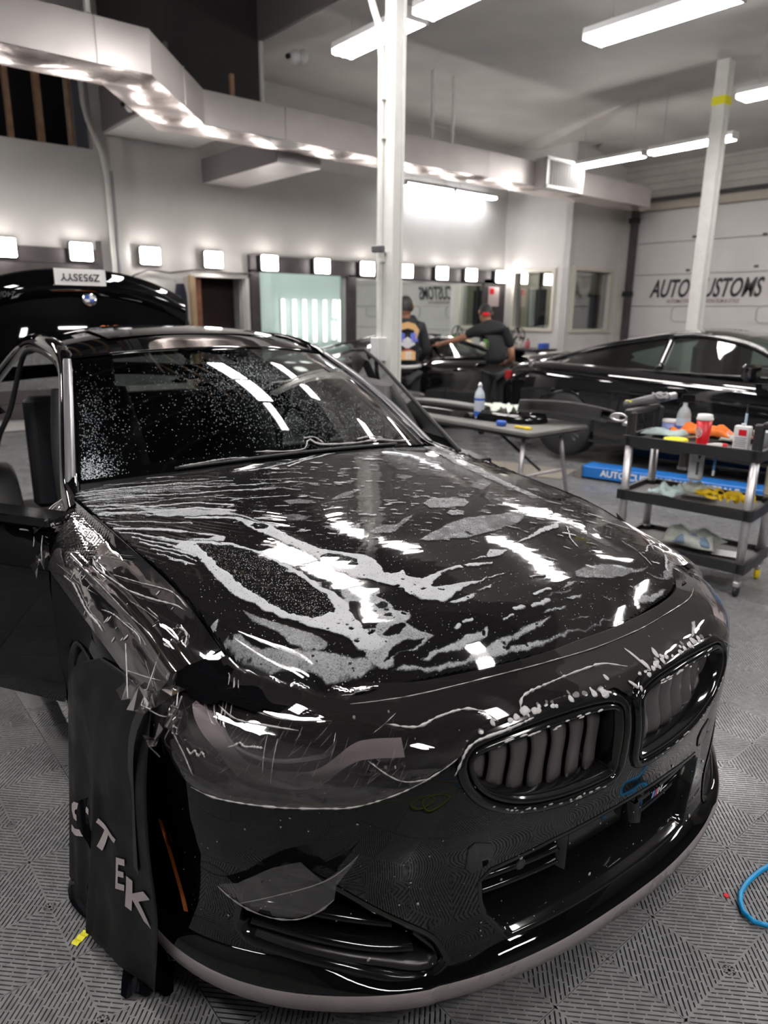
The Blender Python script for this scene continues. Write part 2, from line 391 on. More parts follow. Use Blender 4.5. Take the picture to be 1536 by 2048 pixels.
# --- floor: interlocking ribbed tiles
floor = st(MB().box((4.8, 3.2, -.05), (16.4, 14.0, .06)).build('floor', mat('slab_below', (.012, .012, .013), .6)))
def floor_mat(pattern):
    m = mat('grey_floor_tile', (.21, .21, .215), .30, spec=.5); N, L = nodes(m); b = N['Principled BSDF']
    tc = N.new('ShaderNodeTexCoord'); g = N.new('ShaderNodeNewGeometry')
    n = N.new('ShaderNodeTexNoise'); n.inputs['Scale'].default_value = 1.6; n.inputs['Detail'].default_value = 6; L.new(g.outputs['Position'], n.inputs['Vector'])
    n2 = N.new('ShaderNodeTexNoise'); n2.inputs['Scale'].default_value = 34; n2.inputs['Detail'].default_value = 6; L.new(g.outputs['Position'], n2.inputs['Vector'])
    r = N.new('ShaderNodeMapRange'); r.inputs['From Min'].default_value = .35; r.inputs['From Max'].default_value = .7; r.inputs['To Min'].default_value = .42; r.inputs['To Max'].default_value = .14
    L.new(n.outputs['Fac'], r.inputs['Value']); L.new(r.outputs[0], b.inputs['Roughness'])
    cr_ = N.new('ShaderNodeValToRGB'); cr_.color_ramp.elements[0].position = .35; cr_.color_ramp.elements[0].color = (.165, .165, .17, 1)
    cr_.color_ramp.elements[1].position = .62; cr_.color_ramp.elements[1].color = (.25, .25, .255, 1)
    e = cr_.color_ramp.elements.new(.78); e.color = (.34, .34, .35, 1)
    mm = N.new('ShaderNodeMath'); mm.operation = 'MULTIPLY_ADD'; mm.inputs[1].default_value = .6; L.new(n2.outputs['Fac'], mm.inputs[0])
    m3 = N.new('ShaderNodeMath'); m3.operation = 'MULTIPLY'; m3.inputs[1].default_value = .4; L.new(n.outputs['Fac'], m3.inputs[0]); L.new(m3.outputs[0], mm.inputs[2])
    L.new(mm.outputs[0], cr_.inputs[0])
    out = cr_.outputs[0]
    if pattern:
        sx = N.new('ShaderNodeSeparateXYZ'); L.new(g.outputs['Position'], sx.inputs[0])
        def M_(op, a, b_=None):
            q = N.new('ShaderNodeMath'); q.operation = op
            for i, v in enumerate((a, b_)):
                if v is None: continue
                if isinstance(v, (int, float)): q.inputs[i].default_value = v
                else: L.new(v, q.inputs[i])
            return q.outputs[0]
        def cell(o, off): 
            f = M_('FRACT', M_('DIVIDE', M_('SUBTRACT', o, off), .4)); return M_('ABSOLUTE', M_('SUBTRACT', f, .5)), f
        a, fa = cell(sx.outputs[0], TX0); c, fc = cell(sx.outputs[1], TY0)
        k = M_('FRACT', M_('MULTIPLY', M_('ADD', a, c), 25)); slot = M_('GREATER_THAN', k, .7)
        mix = N.new('ShaderNodeMixRGB'); L.new(slot, mix.inputs[0]); L.new(out, mix.inputs[1]); mix.inputs[2].default_value = (.02, .02, .022, 1); out = mix.outputs[0]
    L.new(out, b.inputs['Base Color'])
    bp = N.new('ShaderNodeBump'); bp.inputs['Strength'].default_value = .12; bp.inputs['Distance'].default_value = .004; L.new(n2.outputs['Fac'], bp.inputs['Height']); L.new(bp.outputs[0], b.inputs['Normal'])
    return m
TX0, TY0 = 1.305, .7184           # a tile corner
FT = floor_mat(False); FTP = floor_mat(True)
def tile_mesh():
    b = MB(); H = .1994; n = 25; dc = .4/n; T = 0.0; B = -.012
    def quad(p, q, p2, q2, z=T): b.add([(p[0], p[1], z), (q[0], q[1], z), (q2[0], q2[1], z), (p2[0], p2[1], z)], [(0, 1, 2, 3)])
    def ends(c):
        return ((c, 0), (0, c)) if c <= H else ((H, c-H), (c-H, H))
    for (sx, sy) in ((1, 1), (-1, 1), (-1, -1), (1, -1)):
        flip = sx*sy < 0
        S = lambda p: (p[0]*sx, p[1]*sy)
        for k in range(1, n):
            c0, c1 = k*dc, min(k*dc+dc*.68, 2*H)
            e0, e1 = ends(c0), ends(c1)
            a, d = S(e0[0]), S(e0[1]); a2, d2 = S(e1[0]), S(e1[1])
            L4 = [(a, d, a2, d2)]
            Vt = [(*a, T), (*a2, T), (*d2, T), (*d, T), (*a, B), (*a2, B), (*d2, B), (*d, B)]
            Fq = [(0, 1, 2, 3), (4, 0, 3, 7), (1, 5, 6, 2)]
            if flip: Fq = [f[::-1] for f in Fq]
            b.add(Vt, Fq)
            # bridges across the slot that follows this rib
            c2 = (k+1)*dc
            if c2 < 2*H:
                f0, f1 = ends(c1), ends(c2)
                Lg = math.hypot(f1[0][0]-f1[1][0], f1[0][1]-f1[1][1]); nb = max(1, int(round(Lg/.036)))
                ts = [0.0]+[(j+.5*(k % 2))/nb for j in range(0 if k % 2 else 1, nb)]+[1.0]
                for t in ts:
                    w = .0022/max(Lg, .01) if 0 < t < 1 else .0040/max(Lg, .02)
                    t0, t1 = max(0, t-w), min(1, t+w)
                    P = lambda e, t_: S((e[0][0]+(e[1][0]-e[0][0])*t_, e[0][1]+(e[1][1]-e[0][1])*t_))
                    q = [(*P(f0, t0), T-.0006), (*P(f1, t0), T-.0006), (*P(f1, t1), T-.0006), (*P(f0, t1), T-.0006)]
                    b.add(q, [(3, 2, 1, 0) if flip else (0, 1, 2, 3)])
    for j in range(8):                                   # the little star at the middle
        a = math.pi/4*j+.39; w = .0022; ca, sa = math.cos(a), math.sin(a)
        b.add([(-sa*w, ca*w, T), (sa*w, -ca*w, T), (ca*.0155+sa*w, sa*.0155-ca*w, T), (ca*.0155-sa*w, sa*.0155+ca*w, T)], [(0, 1, 2, 3)])
    b.box((0, 0, B-.002), (.398, .398, .003))
    me = bpy.data.meshes.new('floor_tile'); me.from_pydata(b.V, [], b.F); me.materials.append(FT); me.update(); return me
TM = tile_mesh()
cells = []
ca_x, ca_y = cam.matrix_world.translation.x, cam.matrix_world.translation.y
fx, fy = math.sin(YAW), math.cos(YAW)
for i in range(-12, 31):
    for j in range(-12, 25):
        cx_, cy_ = TX0+.4*(i+.5), TY0+.4*(j+.5)
        if not (XL < cx_ < XG and YS < cy_ < YW): continue
        d = cx_*fx+cy_*fy; lat = cx_*fy-cy_*fx
        infr = d > .55 and abs(lat) < .56*d+.35
        hid = (.45 < cx_ < 2.05 and 1.0 < cy_ < 4.9)     # under the car
        cells.append((0 if (infr and not hid) else (1 if d > -1.2 and d < 2.5 and abs(lat) < 2.2 and not hid else 2), math.hypot(cx_, cy_), i, j, cx_, cy_))
cells.sort()
near = [c for c in cells if c[0] < 2][:300]
nearset = {(c[2], c[3]) for c in near}
for c in near:
    o = bpy.data.objects.new('floor_tile', TM); COL.objects.link(o); o.parent = floor; o.location = (c[4], c[5], 0)
b = MB()
for c in cells:
    if (c[2], c[3]) in nearset: continue
    x, y = c[4], c[5]; h = .1985
    b.add([(x-h, y-h, 0), (x+h, y-h, 0), (x+h, y+h, 0), (x-h, y+h, 0), (x-h, y-h, -.01), (x+h, y-h, -.01), (x+h, y+h, -.01), (x-h, y+h, -.01)], [(0, 1, 2, 3), (0, 4, 5, 1), (1, 5, 6, 2), (2, 6, 7, 3), (3, 7, 4, 0)])
o = b.build('floor_tiles_beyond', FTP, floor); o['kind'] = 'stuff'

# --- walls
def hwall(name, axis, pos, a0, a1, z0, z1, holes, m, th=.14):
    """wall slab with rectangular openings; axis 'y' = plane y=pos running along x, 'x' = plane x=pos"""
    xs = sorted({a0, a1, *[h[0] for h in holes], *[h[1] for h in holes]}); zs = sorted({z0, z1, *[h[2] for h in holes], *[h[3] for h in holes]})
    b = MB()
    for i in range(len(xs)-1):
        for j in range(len(zs)-1):
            cx_, cz = (xs[i]+xs[i+1])/2, (zs[j]+zs[j+1])/2
            if any(h[0] < cx_ < h[1] and h[2] < cz < h[3] for h in holes): continue
            if axis == 'y': b.box((cx_, pos+th/2, cz), (xs[i+1]-xs[i], th, zs[j+1]-zs[j]))
            else: b.box((pos+th/2, cx_, cz), (th, xs[i+1]-xs[i], zs[j+1]-zs[j]))
    return st(b.build(name, m))
wallM = hwall('wall_back', 'y', YW, XL, XC+.14, 0, 5.6, [(4.62, 5.46, 0, 1.96), (5.72, 7.34, .75, 2.08), (XL, 3.42, 3.44, 4.9)], M['white'])
hwall('wall_corner', 'x', XC, YB, YW, 0, 5.0, [(8.78, 9.68, 1.26, 2.27)], M['white'])
hwall('wall_right', 'y', YB, XC, XG, 0, 5.0, [(11.38, 12.48, 1.25, 2.29)], M['white'])
garage_wall = hwall('wall_garage', 'x', XG, YS, YB+.14, 0, 5.0, [(2.6, 8.15, 0, 3.36)], noisy(mat('siding_paint', (.47, .45, .42), .6), 3, .08))
for i in range(8):                                    # lapped siding boards over the garage door
    z = 3.44+i*.125
    mk('siding_board', [(XG, YS, z), (XG, YB, z), (XG-.03, YB, z+.005), (XG-.03, YS, z+.005), (XG-.004, YB, z+.125), (XG-.004, YS, z+.125)], [(0, 1, 2, 3), (3, 2, 4, 5)], garage_wall.data.materials[0], garage_wall)
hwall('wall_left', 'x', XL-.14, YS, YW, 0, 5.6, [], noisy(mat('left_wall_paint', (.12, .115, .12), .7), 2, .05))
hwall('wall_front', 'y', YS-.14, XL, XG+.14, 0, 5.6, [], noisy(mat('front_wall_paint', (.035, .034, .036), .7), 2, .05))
# --- ceiling
M['joist'] = noisy(mat('joist_wood_darkened', (.055, .045, .04), .8), 6, .2)  # joist wood darkened to mute its brown reflections in the car
XD = 4.7
ce = MB()
A, Bc, Cc = (XD, 6.2, 4.4), (8.45, 6.16, 4.4), (XC, 9.95, 4.4)
N0, N1 = (XD, YW, 4.75), (XC, YW, 4.55)
D, E = (8.89, 4.82, 4.4), (11.5, 8.12, 4.4)
def face(*p): ce.add(p, [tuple(range(len(p)))])
face((XD, YS, 4.4), (XD, 6.2, 4.4), (8.45, 6.16, 4.4), D, (XG, .9, 4.12), (XG, YS, 4.12))
face(A, N0, (XC, YW, 4.55), Bc)                           # rising bay above the duct
face(Bc, (XC, YW, 4.55), (XC+.3, YW, 4.38), E, D)
face(D, E, (XG, YW, 4.2), (XG, .9, 4.12))
face((XD, YS, 4.4), (XD, YW, 4.4), (XD, YW, ZV), (XD, YS, ZV))
co = ce.build('ceiling', M['ceil']); st(co); solid(co, .04, 1)
face_m = mat('side_shade_grey', (.20, .18, .185), .7)  # darker grey puts shade into the left-facing soffit and duct sides
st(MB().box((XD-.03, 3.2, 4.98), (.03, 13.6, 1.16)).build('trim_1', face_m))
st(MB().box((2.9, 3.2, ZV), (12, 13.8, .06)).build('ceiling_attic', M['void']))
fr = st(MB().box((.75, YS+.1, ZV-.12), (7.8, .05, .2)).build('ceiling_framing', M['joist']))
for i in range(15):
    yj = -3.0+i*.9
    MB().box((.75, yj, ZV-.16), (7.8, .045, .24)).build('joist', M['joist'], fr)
for k, x in enumerate((2.2, 3.3)): MB().box((x, 7.0, ZV-.45), (.05, 4, .09)).build('purlin', M['joist'], fr)
for x in (2.35, 2.75, 3.1): MB().box((x, 6.9, 5.2), (.05, 5.2, .09)).build('pale_rafter', M['wood'], fr)
MB().rbox((3.9, 7.0, 5.15), (.55, .5, .3), .08).build('wrapped_bundle', M['duct'], fr)
# attic wall behind the studs
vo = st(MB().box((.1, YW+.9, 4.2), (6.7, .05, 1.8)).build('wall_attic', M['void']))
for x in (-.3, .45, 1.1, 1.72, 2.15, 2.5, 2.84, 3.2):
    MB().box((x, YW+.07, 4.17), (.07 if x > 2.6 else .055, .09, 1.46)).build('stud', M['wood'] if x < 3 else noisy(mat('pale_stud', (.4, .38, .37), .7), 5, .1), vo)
# low soffit by the duct
st(MB().box((4.15, 8.92, 3.67), (1.2, 2.0, .10)).build('ceiling_soffit', M['white']))
st(MB().box((4.13, 8.92, 4.62), (1.13, 1.9, 1.8)).build('attic_dark_box', mat('attic_shade_dark', (.055, .048, .05), .8)))  # dark box added above the soffit, stands in for the attic's darkness
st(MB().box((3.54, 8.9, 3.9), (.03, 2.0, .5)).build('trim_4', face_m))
# --- door opening with a wooden jamb
d1 = st(MB().box((5.04, YW+.45, 1.0), (.96, .05, 2.2)).build('door_1', mat('store_room_dark', (.02, .008, .006), .8)))
MB().box((4.63, YW-.02, .99), (.07, .12, 1.98)).build('jamb', mat('pale_wood_jamb', (.50, .36, .22), .6), d1)
MB().box((4.76, YW+.1, .99), (.12, .05, 1.98)).build('jamb', noisy(mat('brown_wood_jamb', (.22, .085, .045), .6), 9, .2), d1)
MB().box((5.5, YW-.02, .99), (.06, .08, 1.98)).build('casing', M['white'], d1)
MB().box((5.06, YW-.02, 1.99), (.9, .08, .05)).build('casing', M['white'], d1)
# --- dark roller panel at the left, conduit
rp = thing('roller_panel', 'dark brown slatted roller panel on the wall at far left, above the lifted boot lid', 'shutter', (2.2, YW-.033, 1.2))
for i in range(11): MB().box((-.35, 0, -.95+i*.19), (3.0, .05, .183)).build('slat', M['darkframe'], rp)
MB().box((1.17, -.01, .05), (.05, .07, 2.2)).build('side_rail', M['darkframe'], rp)
# --- dark frame of the mirror and window wall
wf = st(MB().build('window_1', M['darkframe'])) if False else None
fb = MB()
fb.box((8.42, YW-.03, 2.19), (5.74, .07, .235)); fb.box((5.63, YW-.03, 1.2), (.16, .07, 1.8)); fb.box((7.44, YW-.03, 1.2), (.17, .07, 1.8))
fb.box((10.9, YW-.03, 1.5), (.62, .07, 1.3)); fb.box((8.3, YW-.03, .62), (5.6, .07, .25))
w1 = st(fb.build('window_1', M['darkframe']))
MB().box((6.53, YW+.04, 1.41), (1.62, .012, 1.34)).build('pane', M['pane'], w1)
mirror = MB().box((9.06, YW-.03, 1.37), (3.05, .02, 1.31)).build('wall_mirror', M['mirror'])
tag(mirror, 'long frameless wall mirror under the floodlights, reflecting the garage door lettering backwards', 'mirror')
# bright bay behind the window
bw_ = noisy(mat('bay_white', (.66, .70, .68), .5), 2, .04)
for nm, c_, d_ in (('wall_bay_back', (8.35, 13.4, 1.6), (6, .1, 3.2)), ('wall_bay_left', (5.58, 11.8, 1.6), (.06, 3.3, 3.2)), ('wall_bay_right', (11.4, 11.8, 1.6), (.1, 3.3, 3.2)), ('ceiling_bay', (8.5, 11.8, 3.2), (6, 3.3, .08)), ('floor_bay', (8.5, 11.8, -.05), (6, 3.3, .06))): st(MB().box(c_, d_).build(nm, bw_))
for k, (x, z0, z1) in enumerate([(a*1.0584, 1.495+(b_-1.495)*1.0584, 1.495+(c_-1.495)*1.0584) for a, b_, c_ in [(7.98, .95, 1.74), (8.22, .93, 1.74), (8.46, .92, 1.74), (8.71, .92, 1.74), (8.93, .96, 1.32), (8.95, 1.4, 1.75), (9.09, .92, 1.75), (7.72, 1.05, 1.74)]]):
    t = thing('upright_tube_light', ['second upright white tube from the left in the bright bay', 'third upright white tube from the left in the bright bay', 'fourth upright white tube from the left in the bright bay', 'fifth upright white tube from the left in the bright bay', 'lower short tube of the broken pair in the bright bay', 'upper short tube of the broken pair in the bright bay', 'rightmost upright white tube in the bright bay', 'leftmost upright white tube in the bright bay'][k], 'light', (x, 13.28, 0), 0, 'upright tubes in the bright bay')
    MB().rbox((0, 0, (z0+z1)/2), (.05, .05, z1-z0), .02).build('tube', mat('bay_tube', (1, 1, 1), emit=(.95, 1, .98), es=3.0) if k == 0 else bpy.data.materials['bay_tube'], t)
    MB().box((0, .05, (z0+z1)/2), (.08, .04, z1-z0+.04)).build('backplate', M['fixture'], t)
bayl = bpy.data.lights.new('bay_light', 'AREA'); bayl.energy = 38; bayl.shape = 'RECTANGLE'; bayl.size = 4; bayl.size_y = 2; bayl.color = (.9, 1, .97)
bo = bpy.data.objects.new('bay_light', bayl); COL.objects.link(bo); bo.location = (8, 11.8, 3.1)
one('bay_bench', 'low grey metal bench in the bright bay, seen through the window', 'bench', MB().rbox((6.9, 12.2, .95), (1.5, .6, .10), .05).box((6.4, 12.2, .45), (.08, .5, .9)).box((7.4, 12.2, .45), (.08, .5, .9)), mat('bench_grey', (.25, .28, .29), .3))
# --- corner and right windows
def win(name, axis, pos, a0, a1, z0, z1):
    b = MB(); t = .06
    for (c0, c1, e0, e1) in ((a0-t, a1+t, z1, z1+t), (a0-t, a1+t, z0-t, z0), (a0-t, a0, z0, z1), (a1, a1+t, z0, z1)):
        if axis == 'y': b.box(((c0+c1)/2, pos-.015, (e0+e1)/2), (c1-c0, .05, e1-e0))
        else: b.box((pos-.015, (c0+c1)/2, (e0+e1)/2), (.05, c1-c0, e1-e0))
    w = st(b.build(name, mat('window_trim_cream', (.62, .58, .50), .5) if 'window_trim_cream' not in bpy.data.materials else bpy.data.materials['window_trim_cream']))
    g = MB(); bk = MB(); bl = MB()
    if axis == 'y':
        g.box(((a0+a1)/2, pos+.06, (z0+z1)/2), (a1-a0, .01, z1-z0)); bk.box(((a0+a1)/2, pos+.7, (z0+z1)/2), (a1-a0+.24, .02, z1-z0+.6))
        bl.box(((a0+a1)/2, pos+.12, z1-.2), (a1-a0, .01, .42))
    else:
        g.box((pos+.06, (a0+a1)/2, (z0+z1)/2), (.01, a1-a0, z1-z0)); bk.box((pos+.5, (a0+a1)/2+.12, (z0+z1)/2), (.02, a1-a0+.6, z1-z0+.6))
        bl.box((pos+.12, (a0+a1)/2+.30, (z0+z1)/2), (.01, .17, z1-z0)); bl.box((pos+.12, (a0+a1)/2-.33, (z0+z1)/2), (.01, .2, z1-z0)); bl.box((pos+.13, (a0+a1)/2, z1-.15), (.01, a1-a0, .3))
    g.build('pane', M['pane'], w); bk.build('room_behind', mat('office_dark', (.05, .05, .052), .8) if 'office_dark' not in bpy.data.materials else bpy.data.materials['office_dark'], w)
    bl.build('blind', mat('cream_blind', (.62, .55, .42), .7) if 'cream_blind' not in bpy.data.materials else bpy.data.materials['cream_blind'], w)
    return w
win('window_2', 'x', XC, 8.78, 9.68, 1.26, 2.27); win('window_3', 'y', YB, 11.38, 12.48, 1.25, 2.29)
one('window_emblem', 'faded reddish brown emblem on the cream blind of the right-hand office window', 'emblem', MB().prism([(-.14, .12), (-.07, .05), (0, .1), (.07, .05), (.14, .12), (.1, -.1), (0, -.14), (-.1, -.1)], 0, .006, lambda x, y, z: (11.88+x, YB+.10-z, 2.12+y)), mat('emblem_brown', (.42, .2, .14), .7))
# --- garage door
dr = st(MB().box((XG+.12, 5.375, 1.68), (.02, 5.7, 3.5)).build('door_2', M['white']))
GD = noisy(mat('garage_door_panel', (.60, .58, .57), .5), 2, .05)
for i in range(6):
    z0 = .0+i*.56; b = MB()
    b.rbox((XG+.06, 5.375, z0+.278), (.05, 5.54, .55), .01)
    for k in range(3): b.box((XG+.031, 5.375, z0+.12+k*.16), (.006, 5.5, .012))
    b.build('door_panel', GD, dr)
for y in (6.98, 6.05, 5.45, 4.6, 3.8):                                       # the row of frosted rounded lights
    if y == 6.05: continue
    ring = [(math.cos(a), math.sin(a)) for a in [R(10*k) for k in range(36)]]
    se = lambda c, s, W, H_: (abs(c)**.35*(1 if c > 0 else -1)*W, abs(s)**.5*(1 if s > 0 else -1)*H_)
    pts = [Vector((XG+.028, y+se(c, s, .29, .14)[0], 1.545+se(c, s, .29, .14)[1])) for c, s in ring]
    lt = MB().tube(pts, .013, 6, closed=True).build('light_frame', mat('door_light_grey', (.42, .42, .43), .5) if 'door_light_grey' not in bpy.data.materials else bpy.data.materials['door_light_grey'], dr)
    MB().add([p+Vector((.004, 0, 0)) for p in pts], [tuple(range(36))]).build('frosted_pane', GD, lt)
for y, z in ((7.0, 2.86), (5.78, 2.82), (7.05, 2.3), (5.85, 2.32)): MB().box((XG+.03, y, z), (.012, .07, .04)).build('hinge', M['darkframe'], dr)
lt = text('AUTO CUSTOMS', .44, M['ink'], dr, 'door_lettering', shear=.32, bold=.009, ext=.002, sx=.60); orient(lt, (XG+.026, 6.73, 1.975), (0, -1, 0), (0, 0, 1)); lt.scale = (1, 1, 1)
lt2 = text('AUTOMOTIVE PROTECTION FILM & STYLE', .095, mat('ink_faded', (.20, .13, .13), .5), dr, 'door_small_lettering', shear=.3, bold=.001, ext=.001); orient(lt2, (XG+.026, 6.73, 1.765), (0, -1, 0), (0, 0, 1))
# lettering keeps its width
for l_, w_t in ((lt, 2.08), (lt2, 1.35)):
    bpy.context.view_layer.update(); k = w_t/max(l_.dimensions.x, .01); l_.matrix_local = l_.matrix_local @ Matrix.Diagonal((k, 1, 1, 1))
tr = thing('garage_door_track', 'dark steel vertical track and overhead spring rail of the garage door', 'track', (XG-.1, 8.13, 0))
MB().box((0, 0, 1.75), (.10, .11, 3.5)).build('vertical_track', M['darkframe'], tr)
MB().tube([(-.05, .0, 3.52), (-.05, -6.5, 3.55)], .035, 8).build('spring_rail', mat('spring_steel', (.05, .05, .052), .4), tr)
MB().box((.03, -3.0, 3.42), (.02, 6.3, .14)).build('header_strip', mat('header_beige', (.40, .36, .30), .6), tr)
for z in (3.52, 3.2, 1.9): MB().box((-.02, 0, z), (.12, .16, .09)).build('bracket', M['dark'], tr)
MB().tube([(-.6, -3.1, 4.12), (-.1, -4.6, 3.95)], .05, 8).build('overhead_rail', mat('rail_grey', (.10, .10, .105), .5), tr)
# --- duct
dt = thing('air_duct', 'long white rectangular air duct with an elbow, hung under the ceiling across the room', 'duct', (0, 0, 0))
nb = [(-2.9, 6.15), (2.62, 6.15), (3.65, 7.34), (8.75, 7.36), (11.95, 7.42)]; fb_ = [(-2.9, 6.68), (2.42, 6.68), (3.38, 7.86), (8.75, 7.88), (11.95, 7.9)]
def seg(i, j, name, m_s):
    V = []
    for k in (i, j):
        for z in (3.3, 3.62): V += [(*nb[k], z), (*fb_[k], z)]
    return MB().add(V, [(0, 4, 6, 2), (1, 3, 7, 5), (2, 6, 7, 3), (0, 2, 3, 1), (4, 5, 7, 6)]).build(name, m_s, dt)
for i in range(4): seg(i, i+1, 'duct_section', M['duct'])
G = []                                                   # sagging foil faced underside
pn = dense([Vector((*p, 3.298)) for p in nb], .12, False); 
pf = np.array([[np.interp(i/(len(pn)-1), [0, .4, .4+.09, .75, 1], [f[k] for f in fb_]) for k in (0, 1)] for i in range(len(pn))])
Ln = np.r_[0, np.cumsum(np.linalg.norm(np.diff(pn[:, :2], axis=0), axis=1))]; kn = [0, 5.52, 5.52+1.574, 5.52+1.574+5.1, Ln[-1]]
pf = np.stack([np.interp(Ln, kn, [f[k] for f in fb_]) for k in (0, 1)], 1)
for i in range(len(pn)):
    row = []
    for j in range(9):
        t = j/8; p = pn[i, :2]*(1-t)+pf[i]*t; sag = math.sin(math.pi*t)*(.018+.02*math.sin(Ln[i]*4.1)*math.sin(Ln[i]*1.7+1)+.015*math.sin(Ln[i]*9+t*5))
        row.append((p[0], p[1], 3.296-abs(sag)))
    G.append(row)
MB().grid(G).build('duct_underside', M['ductfoil'], dt, True)
MB().box((5.15, 8.9, 3.34), (.62, 1.95, .30)).build('branch_duct', M['duct'], dt)
MB().box((4.835, 8.9, 3.34), (.012, 1.95, .30)).build('branch_duct_shade', face_m, dt)  # thin sheet painting the shaded side of the branch duct
v = MB().box((9.22, 7.26, 3.46), (.86, .20, .40)).build('vent_box', M['duct'], dt)
vf = MB()
for q in ((9.22, 3.645, .86, .04), (9.22, 3.275, .86, .04), (8.81, 3.46, .04, .37), (9.63, 3.46, .04, .37)): vf.box((q[0], 7.15, q[1]), (q[2], .03, q[3]))
vf.build('vent_frame', M['fixture'], v)
MB().box((9.22, 7.158, 3.46), (.78, .004, .34)).build('vent_core', mat('vent_shadow', (.16, .15, .15), .6), v)
for k in range(13): MB().box((8.86+k*.06, 7.15, 3.46), (.012, .02, .33)).build('vent_blade', mat('vent_blade_grey', (.35, .34, .34), .5) if k == 0 else bpy.data.materials['vent_blade_grey'], v)
for x, y, m_ in ((2.15, 6.14, 'pole'), (4.32, 7.34, 'pole'), (3.98, 7.36, 'wood'), (6.80, 7.4, 'pole'), (7.16, 7.4, 'pole')):
    one('duct_hanger_rod', {2.15: 'white hanger rod at the left part of the air duct, above its elbow', 4.32: 'white hanger rod just right of the duct elbow', 6.80: 'fainter left one of the two hanger rods right of the middle column', 7.16: 'right one of the two hanger rods right of the middle column'}.get(x, 'hanger rod'), 'rod', MB().box((x, y, 3.62+(.39 if x > XD else .28 if x > 3 else .8)), (.035, .035, .78 if x > XD else .56 if x > 3 else 1.6)), M[m_], group='duct hanger rods') if m_ != 'wood' else one('duct_hanger_rod', 'short yellowish wooden hanger rod just right of the duct elbow', 'rod', MB().box((x, y, 3.72), (.04, .04, .20)), M[m_])
for x in (1.1, 2.2, 3.2, 4.6, 6.2, 7.8): MB().box((x, 6.146 if x < 2.62 else 7.336 if x > 3.65 else 6.8, 3.46), (.006, .006, .32)).build('duct_seam', M['duct'], dt)
# --- poles and conduits
def pole(x, y, z1, lab, w=.16, tape=False):
    p = thing('support_column', lab, 'column', (x, y, 0), 0)
    MB().box((0, 0, z1/2), (w*.45, w*.9, z1)).build('web', M['pole'], p)
    MB().box((-w*.36, 0, z1/2), (w*.2, w, z1)).build('flange', M['pole'], p); MB().box((w*.36, 0, z1/2), (w*.2, w, z1)).build('flange', M['pole'], p)
    MB().box((0, 0, .006), (w*1.8, w*1.8, .012)).build('base_plate', M['pole'], p)
    if tape: MB().box((0, 0, 3.93), (w*1.02, w*1.08, .09)).build('tape_band', M['ytape'], p)
    return p
pole(3.49, 4.175, 4.4, 'white steel column in the middle of the room, behind the foreground car', .105)
pole(8.98, 4.78, 4.38, 'white steel column with a yellow tape band near the ceiling, behind the far-right car', .15, True)
cd = thing('electrical_conduit', 'thin white conduit with clamps and an outlet box, fixed along the middle column', 'conduit', (3.49, 4.18, 0))
MB().tube([(-.065, .065, .9), (-.065, .065, 3.15), (-.085, .08, 3.35), (-.17, .16, 3.7), (-.17, .16, 4.5)], .022, 8).build('pipe', M['pole'], cd)
MB().rbox((-.085, .045, 1.24), (.09, .09, .17), .01).build('outlet_box', M['fixture'], cd)
for z in (2.66, 1.86, 2.9): MB().box((-.055, .05, z), (.05, .05, .02)).build('clamp', M['pole'], cd)
ca = thing('security_camera', 'small grey camera clamped on the middle column at floodlight height', 'camera', (3.40, 4.2, 1.93))
MB().rbox((-.05, -.03, 0), (.05, .09, .045), .012, .4).build('camera_body', mat('cam_grey', (.10, .10, .11), .4), ca); MB().cyl((0, 0, 0), (.06, .0, -.02), .012, 8).build('bracket', M['fixture'], ca)
cd2 = thing('electrical_conduit', 'pair of white pipes running down the left wall corner from the attic opening', 'conduit', (3.5, YW-.08, 0))
MB().tube([(-.16, .1, 4.9), (-.16, .06, 3.95), (-.13, .03, 3.75), (0, .0, 3.4), (.04, 0, 3.1), (.05, 0, 1.0)], .03, 8).build('pipe', M['pole'], cd2)
MB().tube([(-.32, .1, 4.9), (-.32, .1, 3.46)], .03, 8).build('pipe', M['wood'], cd2)
MB().tube([(.10, 0, 3.2), (.11, 0, 1.0)], .022, 8).build('pipe', mat('grey_pipe', (.33, .31, .33), .5), cd2)
st(MB().box((3.68, YW-.04, 1.8), (.16, .10, 3.6)).build('trim_3', M['white']))
wv = thing('wall_cable', 'dark cable loop strung along the white wall under the floodlights', 'cable', (0, YW-.08, 0))
MB().tube([(3.3, 0, 2.02), (3.5, 0, 1.90), (3.75, 0, 1.93), (4.0, 0, 2.03), (4.3, 0, 2.0), (4.7, 0, 2.06), (5.2, 0, 2.03), (5.6, 0, 2.04)], .012, 6).build('cable', M['darkframe'], wv)
MB().rbox((3.72, 0, 1.90), (.09, .05, .07), .02).build('junction', M['rubber'], wv)
for x, y, z, l in ((3.95, 7.0, 4.02, 'small white domed detector on the dark soffit side, upper centre left'), (2.7, 8.8, 3.72, 'small white domed detector beside the attic opening, upper left'), (4.55, 7.0, 4.0, 'small white bullet camera pointing down above the duct elbow')):
    t = thing('ceiling_sensor', l, 'sensor', (x if 'bullet' in l else (XD-.05 if 'centre' in l else 3.50), y, z))
    MB().lathe([(.001, 0), (.05, 0), (.07, .02), (.07, .05), (.03, .09), (.001, .1)], n=14, mtx=Matrix.Rotation(R(-90), 4, 'Y')).build('housing', M['fixture'], t, True)
    MB().cyl((-.10, 0, -.0), (-.13, 0, -.015), .025, 10).build('eye', M['rubber'], t)

